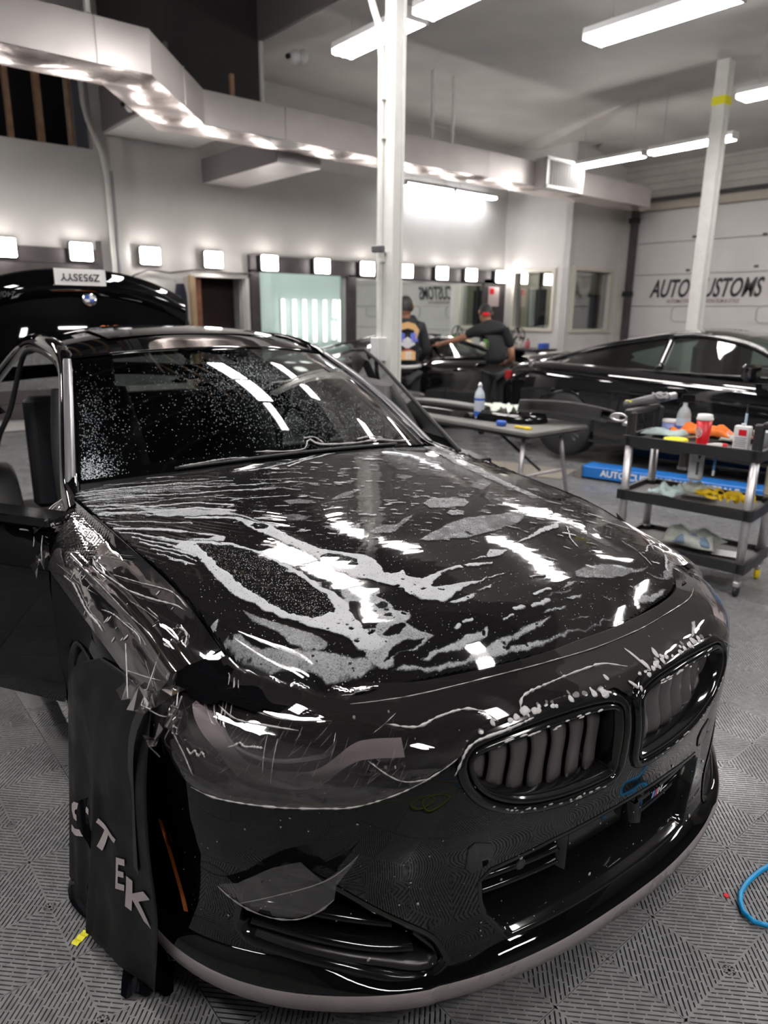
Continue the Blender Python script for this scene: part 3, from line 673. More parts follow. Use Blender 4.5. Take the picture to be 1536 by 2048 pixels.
# --- lights
def fixture(x0, y0, x1, y1, z, lab, w=.16, tubes=2, hang=True, tm='tube'):
    L = math.hypot(x1-x0, y1-y0); t = thing('ceiling_light', lab, 'light', ((x0+x1)/2, (y0+y1)/2, z), math.atan2(y1-y0, x1-x0))
    MB().rbox((0, 0, .045), (L, w, .05), .01).build('housing', M['fixture'], t)
    for k in range(tubes):
        y = (k-(tubes-1)/2)*w/tubes
        MB().tube([(-L/2+.02, y, 0), (L/2-.02, y, 0)], min(.03, w/tubes*.36), 10).build('tube', M[tm], t, True)
    for s in (-1, 1): MB().box((s*(L/2-.006), 0, .01), (.012, w*.98, .06)).build('end_cap', M['fixture'], t)
    if hang:
        for s in (-.35, .35): MB().cyl((s*L, 0, .07), (s*L, 0, .72), .004, 5).build('hanger_wire', M['alu'], t)
    return t
fixture(5.44, 4.05, 5.44, 2.87, 3.62, 'broad bright ceiling light, nearest and largest at upper right', .26, 5)
fixture(9.50, 7.22, 9.44, 6.02, 3.6, 'narrow ceiling light nearest the vent, end of the right-hand row', .16)
fixture(9.42, 5.92, 9.36, 4.75, 3.6, 'narrow ceiling light of the right-hand row, passing behind the taped column', .16)
fixture(8.0, 4.06, 8.0, 2.9, 3.65, 'ceiling light cut by the right edge of the picture', .24, 4)
fixture(8.36, 9.72, 9.45, 9.74, 3.55, 'left one of the two wall lights above the mirror', .14, tm='tubesoft')
fixture(9.50, 9.74, 10.58, 9.76, 3.55, 'right one of the two wall lights above the mirror', .14, tm='tubesoft')
fixture(4.10, 5.62, 4.07, 4.62, 3.62, 'ceiling light cut through by the middle column, upper centre', .22, 3)
fixture(4.06, 4.55, 4.04, 3.95, 3.62, 'ceiling light just right of the middle column, running out of the top of the picture', .22, 3)
for x0, y0, x1, y1 in ((2.75, 5.15, 2.75, 4.35), (2.75, 4.3, 2.75, 3.5), (.2, -1.2, .2, -2.4), (1.6, -2.2, 2.8, -2.2), (.35, 2.75, .35, 1.5), (2.45, .35, 2.45, -.9), (6.3, -.1, 6.3, -1.3), (-1.4, 2.6, -1.4, 1.3), (7.6, .9, 7.6, -.3), (-.9, 7.7, -.9, 6.4), (.9, 8.5, -.4, 8.5)):
    LBL = {(.2, -1.2): 'added unseen four-tube light behind the camera, left one of two', (1.6, -2.2): 'added unseen four-tube light behind the camera, hung crosswise near the front wall', (2.75, 5.15): 'four-tube ceiling light mirrored in the upper part of the windscreen', (2.75, 4.3): 'shorter four-tube ceiling light mirrored in the lower part of the windscreen', (.35, 2.75): 'four-tube ceiling light mirrored above the near headlight', (2.45, .35): 'four-tube ceiling light mirrored at the front edge of the bonnet',  # pair behind the camera is unseen, added to brighten the car's front
           (6.3, -.1): 'four-tube ceiling light mirrored at the right front corner of the bonnet', (-1.4, 2.6): 'four-tube ceiling light at the far left of the room, left of the picture', (7.6, .9): 'four-tube ceiling light right of the picture, over the floor beside the cart',
           (-.9, 7.7): 'added unseen four-tube light left of the view, under the air duct', (.9, 8.5): 'added unseen four-tube light left of the view, close to the roller panel wall'}  # both of these are added out of view to brighten the left wall
    fixture(x0, y0, x1, y1, 3.66, LBL[(x0, y0)], .26, 4)
fixture(2.72, 3.45, 2.72, 2.8, 3.66, 'small two-tube ceiling light mirrored near the foot of the windscreen', .13, 2)
for k, x in enumerate((2.22, 3.11, 4.0, 4.92, 5.83, 6.78, 7.68, 8.53, 9.38, 10.13, 10.95)):
    pl = ['at the left edge of the picture', 'on the dark roller panel above the lifted trunk lid', 'right of the wall corner pipes', 'above the dark doorway', 'at the left end of the dark mirror frame', 'second on the dark mirror frame', 'partly behind the column camera', 'just right of the middle column', 'second right of the middle column', 'third right of the middle column', 'last of the row, at the wall corner'][k]
    t = thing('floodlight', 'glowing square floodlight '+pl, 'floodlight', (x, YW-.16, 2.2), 0)
    MB().rbox((0, .045, 0), (.30, .05, .23), .03).build('housing', M['rubber'], t)
    pts = sm([(-.115, -.08), (.115, -.08), (.115, .08), (-.115, .08)], 28)
    MB().prism([(a*1.2, b_*1.12) for a, b_ in dense([(-.11, -.085), (-.10, -.095), (.10, -.095), (.11, -.085), (.11, .085), (.10, .095), (-.10, .095), (-.11, .085)], 1)], 0, .02, lambda x_, y_, z_: (x_, -z_, y_)).build('lamp_face', M['flood'], t)
    MB().tube([(-.13, .05, .03), (-.13, .085, 0), (.13, .085, 0), (.13, .05, .03)], .006, 6).build('bracket', M['rubber'], t)
# ================================================================== FOREGROUND CAR
car = thing('coupe', 'glossy black coupe in the foreground, bonnet under soapy wet clear film', 'car', (1.30068, .72671, 0), -.07545)
def wv(v): return float(np.interp(v, PLAN[:, 1], _L))
HL = [(1.075, .747), (1.060, .712), (1.035, .685), (.996, .657), (.935, .634), (.877, .623), (.794, .621), (.716, .627), (.66, .636), (.603, .652), (.537, .673), (.497, .700), (.486, .72), (.51, .733), (.618, .746), (.728, .753), (.831, .757), (.964, .758), (1.04, .757)]
KID = [(.444, .672), (.432, .699), (.395, .713), (.272, .722), (.15, .722), (.062, .713), (.028, .697), (.020, .67), (.024, .58), (.030, .54), (.062, .521), (.203, .526), (.31, .546), (.388, .583), (.430, .627)]
SI = [(.893, .352), (.885, .40), (.865, .418), (.80, .452), (.757, .464), (.72, .448), (.60, .362), (.495, .286), (.462, .232), (.462, .214), (.50, .192), (.56, .199), (.66, .228), (.80, .256), (.878, .268), (.903, .30)]
IN = [(-.318, .222), (.318, .222), (.372, .292), (.384, .335), (.389, .385), (.362, .408), (.21, .422), (0, .424), (-.21, .422), (-.362, .408), (-.389, .385), (-.384, .335), (-.372, .292)]
def flip(P_): return [(-x, y) for x, y in P_]
def scl(P_, kx, ky=None):
    P_ = np.array(P_); c = (P_.max(0)+P_.min(0))/2; return (P_-c)*[kx, ky or kx]+c
def inset(P_, d):
    """moves a closed outline inwards by d"""
    P_ = np.asarray(P_, float); a = np.roll(P_, 1, 0); b = np.roll(P_, -1, 0); t = b-a; t /= np.maximum(np.linalg.norm(t, axis=1), 1e-9)[:, None]
    n = np.stack([-t[:, 1], t[:, 0]], 1); area = .5*np.sum(P_[:, 0]*np.roll(P_[:, 1], -1)-np.roll(P_[:, 0], -1)*P_[:, 1])
    return P_+n*(d if area > 0 else -d)
kidS = sm(KID, 90); hlS = sm(HL, 100); AX = .92; siS = sm(SI, 90)
AX = .92
arch = [(AX-.355*math.cos(a), .33+.355*math.sin(a)) for a in [R(-20+x) for x in range(0, 101, 10)]]
archw = [(wv(v), z) for v, z in arch if z < .62]
side = archw+[(wv(.66), .66), (1.16, .70), (1.10, .776)]
outer = [(-x, z) for x, z in side][::-1]
topl = [(-.95, .779), (-.7, .779), (-.35, .779), (0, .779), (.35, .779), (.7, .779), (.95, .779)]
outer = [(x, z) for x, z in side]+[p for p in topl[::-1]]+outer+[(-.9, .195), (-.36, .20), (.36, .20), (.9, .195)]
outer = outer  # side goes upwards on the right, then back over the top and down on the left
bumper = patch('front_bumper', outer, [kidS, [(-x, y) for x, y in kidS], siS, [(-x, y) for x, y in siS], hlS, [(-x, y) for x, y in hlS], dense(IN, .02)], .014, lambda w, z: nose(w, z), M['paint'], car)
def rings(P_, seq):
    P_ = np.asarray(P_, float); out = []
    for ins, off in seq:
        q = inset(P_, ins) if ins else P_; out.append(nose(q[:, 0], q[:, 1], off))
    return out
def rim(name, P_, seq, m, parent): return band(name, rings(P_, seq), m, parent)
def plate(name, P_, off, m, parent, h=.02): return patch(name, P_, [], h, lambda w, z: nose(w, z, off), m, parent)
for s in (1, -1):
    K = np.array([(s*x, y) for x, y in kidS])
    kg = rim('kidney_grille', K, [(-.012, -.004), (-.013, .004), (-.008, .010), (0, .011), (.006, .008), (.008, .001), (.010, -.010)], M['gloss'], car)
    rim('inner_ring', K, [(.010, -.004), (.011, .005), (.016, .008), (.022, .004), (.026, -.016), (.030, -.055)], M['gloss'], kg)
    plate('back_panel', inset(K, .028), -.075, M['dark'], kg, .04)
    for k in range(7):
        a = .058+k*.053; b_ = a+.051; G = []
        for i in range(13):
            z = .535+.175*i/12; wob = .006*math.sin(i/12*7.5); row = []
            for j in range(7):
                t = j/6; w = a+(b_-a)*t+wob; row.append(nose(s*w, z, -.044+.006*math.sin(math.pi*t)**.5+.010*t+.003*math.sin(i/12*9)))
            G.append(row)
        o = MB().grid(G).build('slat', M['slat'], kg, True)
        # trim to the opening
        bm = bmesh.new(); bm.from_mesh(o.data); Kin = inset(K, .022); kill = []
        for f in bm.faces:
            c = f.calc_center_median(); zz = c.z; ww = s*np.interp(abs(c.x), PLAN[:, 0], _L)
            if not inpoly(np.array([ww]), np.array([zz]), Kin)[0]: kill.append(f)
        bmesh.ops.delete(bm, geom=kill, context='FACES'); bm.to_mesh(o.data); bm.free(); solid(o, .004, 0)
    # headlight
    H_ = np.array([(s*x, y) for x, y in hlS])
    hl = rim('headlight', H_, [(0, 0), (.004, -.004), (.008, -.03), (.016, -.085)], M['gloss'], car)
    plate('reflector_bowl', inset(H_, .014), -.085, mat('headlight_black', (.02, .02, .021), .25) if s == 1 else bpy.data.materials['headlight_black'], hl, .04)
    plate('lens', inset(H_, -.001), .002, M['lens'], hl, .016)
    ls = spl([(1.045, .742), (.985, .712), (.933, .688), (.885, .655), (.85, .648), (.795, .647), (.73, .655), (.66, .699), (.62, .709), (.555, .711)], 60)
    Gt = [[nose(s*w, z-.011*math.cos(a), -.020-.010*math.sin(a)) for a in [R(30*q-60) for q in range(8)]] for w, z in ls]
    lsmat = mat('light_guide_rose', (.92, .78, .78), .4) if s == 1 else bpy.data.materials['light_guide_rose']
    MB().grid([[nose(s*w, z+dz, .0005-(dz+.0095)*1.1) for dz in (-.0095, -.005, 0, .005, .0095)] for w, z in ls]).build('light_strip', lsmat, hl, True)
    ls2 = spl([(.95, .715), (.91, .690), (.86, .678), (.80, .678), (.735, .69), (.70, .70), (.69, .728)], 30)
    MB().grid([[nose(s*w, z+dz, -.012-abs(dz)*.3) for dz in (-.004, 0, .004)] for w, z in ls2]).build('light_strip', M['chrome'], hl, True)
    for (w, z, r_) in ((.86, .712, .030), (.75, .722, .028), (.585, .692, .022)):      # projector lamps
        c = nose(s*w, z, -.06); t = nose(s*w, z, .0)-c; t = Vector(t).normalized()
        rot = t.to_track_quat('Z', 'Y').to_matrix().to_4x4()
        MB().lathe([(r_*1.15, 0), (r_*1.18, .02), (r_, .024), (r_*.96, .012), (r_*.7, .02), (r_*.35, .028), (.0005, .03)], c, 20, rot).build('projector', M['chrome'] if w < .6 else M['lensball'] if 'lensball' in M else M['gloss'], hl, True)
    MB().grid([[nose(s*w, z, o_) for o_ in (-.02, -.075)] for w, z in ((.50, .705), (.55, .735), (.62, .725), (.66, .68), (.60, .66), (.54, .68))]).build('inner_fin', M['chrome'], hl)
    # side intake
    S_ = np.array([(s*x, y) for x, y in siS])
    si = rim('side_intake', S_, [(-.004, .002), (.002, .004), (.010, .0), (.016, -.03), (.024, -.11)], M['gloss'], car)
    plate('mesh_back', inset(S_, .02), -.115, M['dark'], si, .05)
    for (pts, th, m_) in (([(.868, .352), (.80, .360), (.66, .338), (.575, .320)], .008, 'gloss'), ([(.870, .308), (.80, .302), (.62, .268), (.53, .258)], .010, 'gloss'), ([(.86, .282), (.74, .262), (.60, .236), (.505, .214), (.478, .238), (.53, .296)], .012, 'satin')):
        c = spl(pts, 26)
        MB().grid([[nose(s*w, z+dz, o_) for dz, o_ in ((-th, -.08), (-th, -.012), (-th*.2, -.002), (th*.6, -.014), (th, -.08))] for w, z in c]).build('blade', M[m_], si, True)
    # covers on the bumper skin
    hx = [(s*(.392+x), .449+y) for x, y in ((-.034, .006), (-.022, .026), (.016, .040), (.030, .030), (.030, -.020), (.012, -.034), (-.022, -.024))]
    tc = plate('tow_cover', dense(hx, .01), .0025, M['gloss'], bumper)
    rim('cover_gap', dense(hx, .01), [(-.002, .0008), (-.0005, .0028)], M['dark'], tc)
    sc_ = [(s*.288+.011*math.cos(R(20*k)), .392+.011*math.sin(R(20*k))) for k in range(18)]
    MB().add([nose(w, z, .0025) for w, z in sc_], [tuple(range(18))]).build('parking_sensor', M['gloss'], bumper)
    rim('sensor_gap', np.array(sc_), [(-.0018, .001), (0, .003), (.001, .001)], M['satin'], bumper)
    # amber side marker on the corner
    am = [(s*1.118, .462), (s*1.098, .464), (s*1.030, .272), (s*1.044, .266)]
    plate('side_marker', dense(am, .02), .0035, M['amber'], bumper)
# the skin that closes the gap between nose, bonnet corner and fender
for s in (1, -1):
    tg = spl([(.545, .238), (.60, .262), (.665, .345), (.708, .45), (.722, .54), (.748, .62), (.80, .68)], 40); G = []
    for i, (x_, v_) in enumerate(tg):
        w = .585+(1.17-.585)*(i/39)**.9; a = nose(w, .772 if w < 1.05 else .772-.03*(w-1.05)/.12, -.002); zc_ = float(hood_z(min(x_, .74), max(v_, .26), False))-.004; b_ = np.array([x_, v_, zc_]) ; row = []
        for t in np.linspace(0, 1, 9): p = a*(1-t)+b_*t; row.append((s*p[0], p[1], p[2]+.006*math.sin(math.pi*t)))
        G.append(row)
    CAPG = G if s == -1 else None
    MB().grid(G).build('corner_skin', M['paint'], car, True)
# centre intake
INd = dense(IN, .02)
ci = rim('lower_intake', INd, [(-.003, .001), (.002, .003), (.008, .0), (.014, -.03), (.02, -.15)], M['gloss'], car)
plate('mesh_back', inset(INd, .014), -.155, M['dark'], ci, .05)
for s in (1, -1):
    for z, th in ((.352, .007), (.318, .006)):
        MB().grid([[nose(s*w, z-.10*(.40-w)*.2+dz, o_) for dz, o_ in ((-th, -.12), (-th, -.040), (0, -.030), (th, -.040), (th, -.12))] for w in np.linspace(.13, .385, 14)]).build('blade', M['gloss'], ci, True)
    MB().grid([[nose(s*w, z, o_) for w, o_ in ((.150, -.05), (.138, -.018), (.118, -.03), (.110, -.10))] for z in np.linspace(.30, .405, 6)]).build('radar_bracket', M['gloss'], ci, True)
MB().grid([[nose(w, z, -.055) for w in np.linspace(-.11, .11, 12)] for z in np.linspace(.30, .41, 6)]).build('radar_cover', M['gloss'], ci, True)
MB().grid([[nose(w, .372+dz, o_) for dz, o_ in ((-.012, -.10), (-.012, -.024), (0, -.016), (.012, -.024), (.012, -.10))] for w in np.linspace(.115, .37, 14)]).build('badge_bar', M['gloss'], ci, True)
for k, (c_, dx) in enumerate((('light_blue', 0), ('navy', .008), ('red', .016))):
    m_ = mat('badge_'+c_, ((.1, .35, .7), (.02, .04, .22), (.6, .02, .03))[k], .3)
    MB().add([nose(.168+dx+q[0], .367+q[1], -.013) for q in ((0, -.009), (.007, -.009), (.012, .010), (.005, .010))], [(0, 1, 2, 3)]).build('badge_stripe', m_, ci)
MB().add([nose(.194+q[0], .367+q[1], -.013) for q in ((0, -.009), (.006, -.009), (.009, .002), (.013, -.004), (.018, .002), (.016, -.009), (.022, -.009), (.026, .010), (.018, .010), (.013, .002), (.009, .010), (.003, .010))], [tuple(range(12))]).build('badge_letter', M['chrome'], ci)
# front lip: gloss ledge and dull worn lower face
ws = np.linspace(-1.18, 1.18, 120)
lipoff = lambda w: .012+.018*math.exp(-(w/.55)**4)+.004*(abs(w) > .5)
zt = lambda w: float(itp(abs(w), [0, .33, .42, .55, .8, 1.0, 1.18], [.224, .224, .205, .20, .25, .235, .215]))
G1 = [[nose(w, zt(w)+.002, -.10 if abs(w) < .35 else -.004), nose(w, zt(w), -.012 if abs(w) < .35 else .001), nose(w, zt(w)-.004 if abs(w) < .4 else zt(w)-.002, .004), nose(w, .197 if abs(w) < .5 else .5*(.197+zt(w)), lipoff(w)*.85), nose(w, .192, lipoff(w))] for w in ws]
sp = MB().grid(G1).build('front_lip', M['paint'], car, True)
G2 = [[nose(w, .192, lipoff(w)), nose(w, .189, lipoff(w)+.002), nose(w, .170, lipoff(w)+.002), nose(w, .150, lipoff(w)), nose(w, .146, lipoff(w)-.006), nose(w, .146, -.12)] for w in ws]
MB().grid(G2).build('lip_lower_face', M['lip'], sp, True)
# bonnet
V1 = 1.40
lft = [(s_, v_) for s_, v_ in zip(HF_S, HF_V) if v_ < .5]
fr_ = sm([(s_, v_) for s_, v_ in lft], 40, False)
sd = [(float(hood_half(v)), v) for v in np.linspace(.47, 1.60, 24)]
rear = [(x, 1.405+.20*(abs(x)/.742)**2.2) for x in np.linspace(.77, -.77, 40)]
hpoly = [tuple(p) for p in fr_]+sd+rear+[(-x, y) for x, y in sd[::-1]]+[(-x, y) for x, y in fr_[::-1]][:-1]
hood = patch('bonnet', hpoly, [], .022, lambda x, v: np.stack([x, v, hood_z(x, v)], 1), M['paint'], car)
hb = np.array(dense(hpoly, .02)); 
band('bonnet_hem', [np.c_[hb, hood_z(hb[:, 0], hb[:, 1])], np.c_[inset(hb, .001), hood_z(hb[:, 0], hb[:, 1])-.004], np.c_[inset(hb, .006), hood_z(hb[:, 0], hb[:, 1])-.018]], M['paint'], hood)
# fenders
for s in (1, -1):
    V = []; F = []; vs = list(np.linspace(.30, 1.64, 57)); ts = np.linspace(0, 1, 44)
    G = np.array([[fend(s, v, t) for t in ts] for v in vs]); b = MB()
    nv, nt = len(vs), len(ts); V = G.reshape(-1, 3)
    for i in range(nv-1):
        for j in range(nt-1):
            c = G[i:i+2, j:j+2].reshape(-1, 3).mean(0)
            if math.hypot(c[1]-AX, c[2]-.33) < .352: continue
            if c[1] > 1.385 and abs(c[0]) > Ex(c[1])+.075: continue
            if c[1] < .60 and c[2] < .752-.10*max(0, (c[1]-.5)): continue       # bumper and headlight take over here
            F.append((i*nt+j, i*nt+j+1, (i+1)*nt+j+1, (i+1)*nt+j))
    fo = mk('fender', V, F, M['paint'], car, True)
    ar = [R(a) for a in range(-22, 203, 5)]
    MB().grid([[(s*(Sw(AX-.352*math.cos(a))-q[0]-.02*(math.sin(a) < .2)), AX-(.352-q[1])*math.cos(a), .33+(.352-q[1])*math.sin(a)) for q in ((0.0, 0), (-.004, .006), (.01, .012), (.24, .0))] for a in ar]).build('wheel_arch', M['satin'], fo, True)
    # wheel
    for vc in (AX, 3.60):
        w_o = MB().lathe([(.225, -.10), (.315, -.105), (.332, -.085), (.335, 0), (.332, .085), (.315, .105), (.228, .10), (.222, .06)], (s*.79, vc, .337), 48, Matrix.Rotation(R(90), 4, 'Y')).build('wheel', M['rubber'], car, True)
        rb = MB()
        for k in range(10):
            a = R(36*k); ca_, sa_ = math.cos(a), math.sin(a)
            rb.tube([(s*.86, vc+.04*ca_, .337+.04*sa_), (s*.875, vc+.14*ca_, .337+.14*sa_), (s*.87, vc+.225*ca_, .337+.225*sa_)], [.02, .016, .013], 6)
        rb.lathe([(.001, .012), (.05, .01), (.055, -.02)], (s*.86, vc, .337), 16, Matrix.Rotation(R(90*s), 4, 'Y'))
        rb.lathe([(.226, -.09), (.232, -.095), (.232, .07), (.224, .075), (.218, 0)], (s*.79, vc, .337), 40, Matrix.Rotation(R(90*s), 4, 'Y'))
        rb.build('rim', M['gloss'], w_o)
        MB().lathe([(.001, 0), (.165, 0), (.165, .02), (.001, .02)], (s*.80, vc, .337), 28, Matrix.Rotation(R(90*s), 4, 'Y')).build('brake_disc', M['alu'], w_o)
# windscreen
ps = np.linspace(-1, 1, 33); qs = np.linspace(0, 1, 17)
ws_ = MB().grid([[wind(p, q) for p in ps] for q in qs]).build('windscreen', M['glass'], car, True)
fr_b = MB().grid([[wind(p, q)+np.array([0, .004, -.004]) for p in np.linspace(-.99, .99, 21)] for q in (0.0, .035, .07)]).build('black_band', M['dark'], ws_, True)
MB().grid([[wind(p, q)+np.array([0, .004, -.004]) for p in np.linspace(-.99, .99, 21)] for q in (.955, 1.0)]).build('black_band', M['dark'], ws_, True)
MB().grid([[wind(p, 1)*np.array([1, 1, 1])+np.array([0, a, b_]) for p in ps] for a, b_ in ((-.006, .002), (-.002, .007), (.006, .006), (.008, 0))]).build('header_trim', M['gloss'], car, True)
cw = MB().grid([[np.array([x, 1.38+a+.22*(abs(x)/.742)**2.2, float(hood_z(x, 1.40+.20*(abs(x)/.742)**2.2))+b_]) for x in np.linspace(-.74, .74, 31)] for a, b_ in ((0.0, -.03), (.03, -.032), (.07, -.012))]).build('cowl', M['satin'], car, True)
wp = MB()
for x0, x1 in ((-.05, .62), (-.62, .0)):
    wp.tube([wind(q, .012)+np.array([0, -.006, .004]) for q in np.linspace(x0, x1, 8)], .006, 6)
wp.build('wiper', M['rubber'], car, True)
# roof
rz = lambda v: float(itp(v, [2.16, 2.5, 2.9, 3.3, 3.8, 4.1], [1.348, 1.402, 1.424, 1.41, 1.33, 1.24]))
rw = lambda v: float(itp(v, [2.16, 2.34, 2.7, 3.2, 3.8, 4.1], [.60, .59, .575, .56, .54, .53]))
G = []
for i in range(28):
    u = i/27; row = []
    for p in np.linspace(-1, 1, 37):
        y0 = float(wind(p, 1)[1])+.004; v = y0+(3.9-y0)*u; zc = rz(v-(y0-2.16)*(1-u)*.6)
        row.append((rw(v)*p, v, zc-(.052+.03*u)*abs(p)**2.6-.004*u))
    G.append(row)
roof = MB().grid(G).build('roof', M['paint'], car, True)
MB().grid([[(x, y, rz(y)-.052*abs(x/.58)**2.6+.002) for x in np.linspace(-.40, .40, 15)] for y in np.linspace(2.44, 3.05, 12)]).build('sunroof', M['gloss'], roof, True)
MB().grid([[(x*p, y, z) for p in np.linspace(-1, 1, 15)] for x, y, z in ((.53, 3.9, 1.295), (.56, 4.1, 1.17), (.60, 4.28, 1.05), (.62, 4.34, .99))]).build('rear_window', M['glass'], car, True)
for s in (1, -1):
    # A-pillar and roof rail: a rounded beam from the cowl corner up and along the roof
    path = [(.795, 1.50, .90), (.755, 1.72, .955), (.68, 2.02, 1.13), (.612, 2.30, 1.285), (.598, 2.46, 1.340), (.60, 2.75, 1.372), (.595, 3.15, 1.365), (.60, 3.5, 1.30), (.66, 3.9, 1.14), (.72, 4.15, 1.0)]
    C_ = spl(path, 50)
    prof = [(-.034, -.002), (-.034, .006), (-.014, .012), (.012, .004), (.028, -.016), (.030, -.036), (.014, -.052), (-.02, -.045)]
    G = []
    for i in range(50):
        G.append([(s*(C_[i, 0]+a), C_[i, 1]-(.0), C_[i, 2]+b_) for a, b_ in prof+prof[:1]])
    pi = MB().grid(G).build('pillar', M['paint'], car, True)
    Gp = []
    for q in np.linspace(-.02, .97, 20):                       # the grey finisher strip beside the glass
        a = wind(s*1.002, max(q, 0)); Gp.append([a+np.array([s*d, -.004, h_]) for d, h_ in ((.0, .002), (.004, .010), (.030, .012), (.034, .002))])
    MB().grid(Gp).build('glass_finisher', mat('finisher_grey', (.10, .10, .11), .25) if s == 1 else bpy.data.materials['finisher_grey'], pi, True)
    seal = spl([(.80, 1.55, .86), (.755, 1.78, .93), (.685, 2.06, 1.08), (.625, 2.31, 1.225), (.61, 2.46, 1.282), (.612, 2.75, 1.315), (.605, 3.15, 1.30), (.62, 3.32, 1.22), (.68, 3.42, .98), (.76, 3.44, .80), (.80, 3.40, .50), (.80, 3.2, .30)], 60)
    MB().tube([(s*a, b_, c) for a, b_, c in seal], .014, 8).build('door_seal', M['rubber'], pi, True)
    # rear quarter panel and sill
    vs = np.linspace(2.62, 4.46, 40); ts = np.linspace(.0, 1, 26)
    def qp(v, t):
        S_, Z_ = Sw(v), zs(v); P_ = [(min(.70, S_-.1), v, Z_+.05), (S_-.08, v, Z_+.01), (S_-.02, v, Z_-.05), (S_, v, Z_-.2), (S_-.005, v, .45), (S_-.04, v, .2)]
        c = spl(P_, 25); return c[min(int(round(t*24)), 24)]
    Gq = np.array([[qp(v, t)*[s, 1, 1] for t in ts] for v in vs]); F = []
    for i in range(39):
        for j in range(25):
            c = Gq[i, j]
            if math.hypot(c[1]-3.60, c[2]-.33) < .36 or c[1] < 3.4 and (c[2] > .24): continue
            F.append((i*26+j, i*26+j+1, (i+1)*26+j+1, (i+1)*26+j))
    mk('rear_quarter', Gq.reshape(-1, 3), F, M['paint'], car, True)
    MB().rbox((s*.82, 2.4, .25), (.14, 2.1, .14), .04).build('sill', M['paint'], car)
    MB().grid([[(s*(.80-.10*(z-.3)**2), y, z) for z in np.linspace(.3, 1.25, 8)] for y in (3.38, 3.5, 3.7)]).build('b_pillar_trim', M['satin'], car, True)
# boot lid standing open behind the roof
bl = thing('boot_lid', None, None, (-.08, 4.30, .93)); bl.parent = car; bl['label'] = 'raised boot lid'
def lid(x, t): # t 0 hinge .. 1 edge ; skin facing the front of the car
    s_ = abs(x)/.70
    return np.array([x, -.16+.20*t-.10*t*t+.06*s_*s_, .16+.56*t-.10*s_**2.6*t-.05*s_**2])
MB().grid([[lid(x, t) for x in np.linspace(-.70, .70, 31)] for t in np.linspace(0, .86, 10)]).build('outer_skin', M['paint'], bl, True)
MB().grid([[lid(x, .86)+np.array([0, a, b_-.02*(abs(x)/.64)**2]) for x in np.linspace(-.70, .70, 31)] for a, b_ in ((0, 0), (-.02, .035), (-.015, .10), (.02, .165), (.06, .18))]).build('spoiler_edge', M['paint'], bl, True)
MB().grid([[lid(x, t)+np.array([0, .09+.02*math.sin(6*t), .01]) for x in np.linspace(-.62, .62, 13)] for t in np.linspace(0, .95, 8)]).build('inner_skin', M['satin'], bl, True)
npl = MB().box((.0, -.085, .765), (.31, .006, .10)).build('number_plate', M['label'], bl)
tx = text('Z953SYY', .062, M['ink'], npl, 'plate_lettering', bold=.001); orient(tx, (.0, -.091, .765), (-1, 0, 0), (0, 0, -1))
em = MB().lathe([(.001, .004), (.040, .003), (.046, .0), (.040, -.004)], (.045, -.078, .632), 28, Matrix.Rotation(R(80), 4, 'X')).build('roundel', M['chrome'], bl, True)
for k in range(4):
    a0 = 90*k; pts = [(0, 0)]+[(.030*math.cos(R(a0+i*15)), .030*math.sin(R(a0+i*15))) for i in range(7)]
    MB().add([(.045+p[0], -.0845, .632+p[1]) for p in pts], [tuple(range(8))]).build('roundel_quarter', M['blue'] if k % 2 else M['label'], em)
tx = text('M240i', .05, M['chrome'], bl, 'model_lettering', shear=.2); orient(tx, (-.40, -.062, .655), (-1, 0, 0), (0, 0, -1))
for k, c_ in enumerate(('badge_red', 'badge_navy', 'badge_light_blue')): MB().box((-.33+.012*k, -.064, .66), (.011, .003, .03)).build('badge_stripe', bpy.data.materials[c_], bl)
# doors
def door(s, ang, lab, glass):
    d = thing('door', None, None, (s*.900, 1.392, 0)); d.parent = car; d['label'] = lab; d.rotation_euler = (0, 0, -s*R(ang))
    Lz = 1.26; zb = lambda y: .865+.028*y
    prof = lambda y, t: itp(t, [0, .06, .3, .62, .85, 1], [-.045, -.012, .004, .0, -.012, -.05])
    G = [[(s*prof(y, t), y, zb(y)-(zb(y)-.27)*t) for t in np.linspace(0, 1, 18)] for y in np.linspace(0, Lz, 26)]
    MB().grid(G).build('outer_panel', M['paint'], d, True)
    Gi = [[(s*(-.13+.02*math.sin(5*t)), y, zb(y)-.02-(zb(y)-.30)*t) for t in np.linspace(0, 1, 14)] for y in np.linspace(.02, Lz-.02, 12)]
    MB().grid(Gi).build('inner_panel', M['seat'], d, True)
    MB().add([(s*-.01, 0, .86), (s*-.01, 0, .28), (s*-.13, .02, .28), (s*-.13, .02, .84)], [(0, 1, 2, 3)]).build('hinge_face', M['paint'], d)
    MB().add([(s*-.01, Lz, .89), (s*-.01, Lz, .28), (s*-.13, Lz, .28), (s*-.13, Lz, .88)], [(0, 1, 2, 3)]).build('latch_face', M['paint'], d)
    MB().rbox((s*-.065, Lz/2, .885), (.10, Lz, .03), .012).build('belt_trim', M['gloss'], d)
    if glass:
        gp = [(.20, .90), (.62, 1.13), (.86, 1.26), (1.0, 1.31), (1.18, 1.30), (1.24, 1.2), (1.25, .92)]
        MB().prism(gp, -.003, .003, lambda a, b_, c: (s*(-.06-.30*(b_-.9))+c, a, b_)).build('window_glass', M['glassbg'], d)
        MB().tube([(s*(-.06-.30*(b_-.9)), a, b_) for a, b_ in gp[:5]], .010, 6).build('glass_edge', M['rubber'], d)
        MB().rbox((s*-.14, .95, 1.0), (.05, .34, .30), .04).build('headrest_shape', mat('grey_door_trim', (.30, .28, .29), .5), d)
    return d
door(1, 10, 'far door, slightly ajar', True)
dl = door(-1, 35, 'near door, swung open', False)
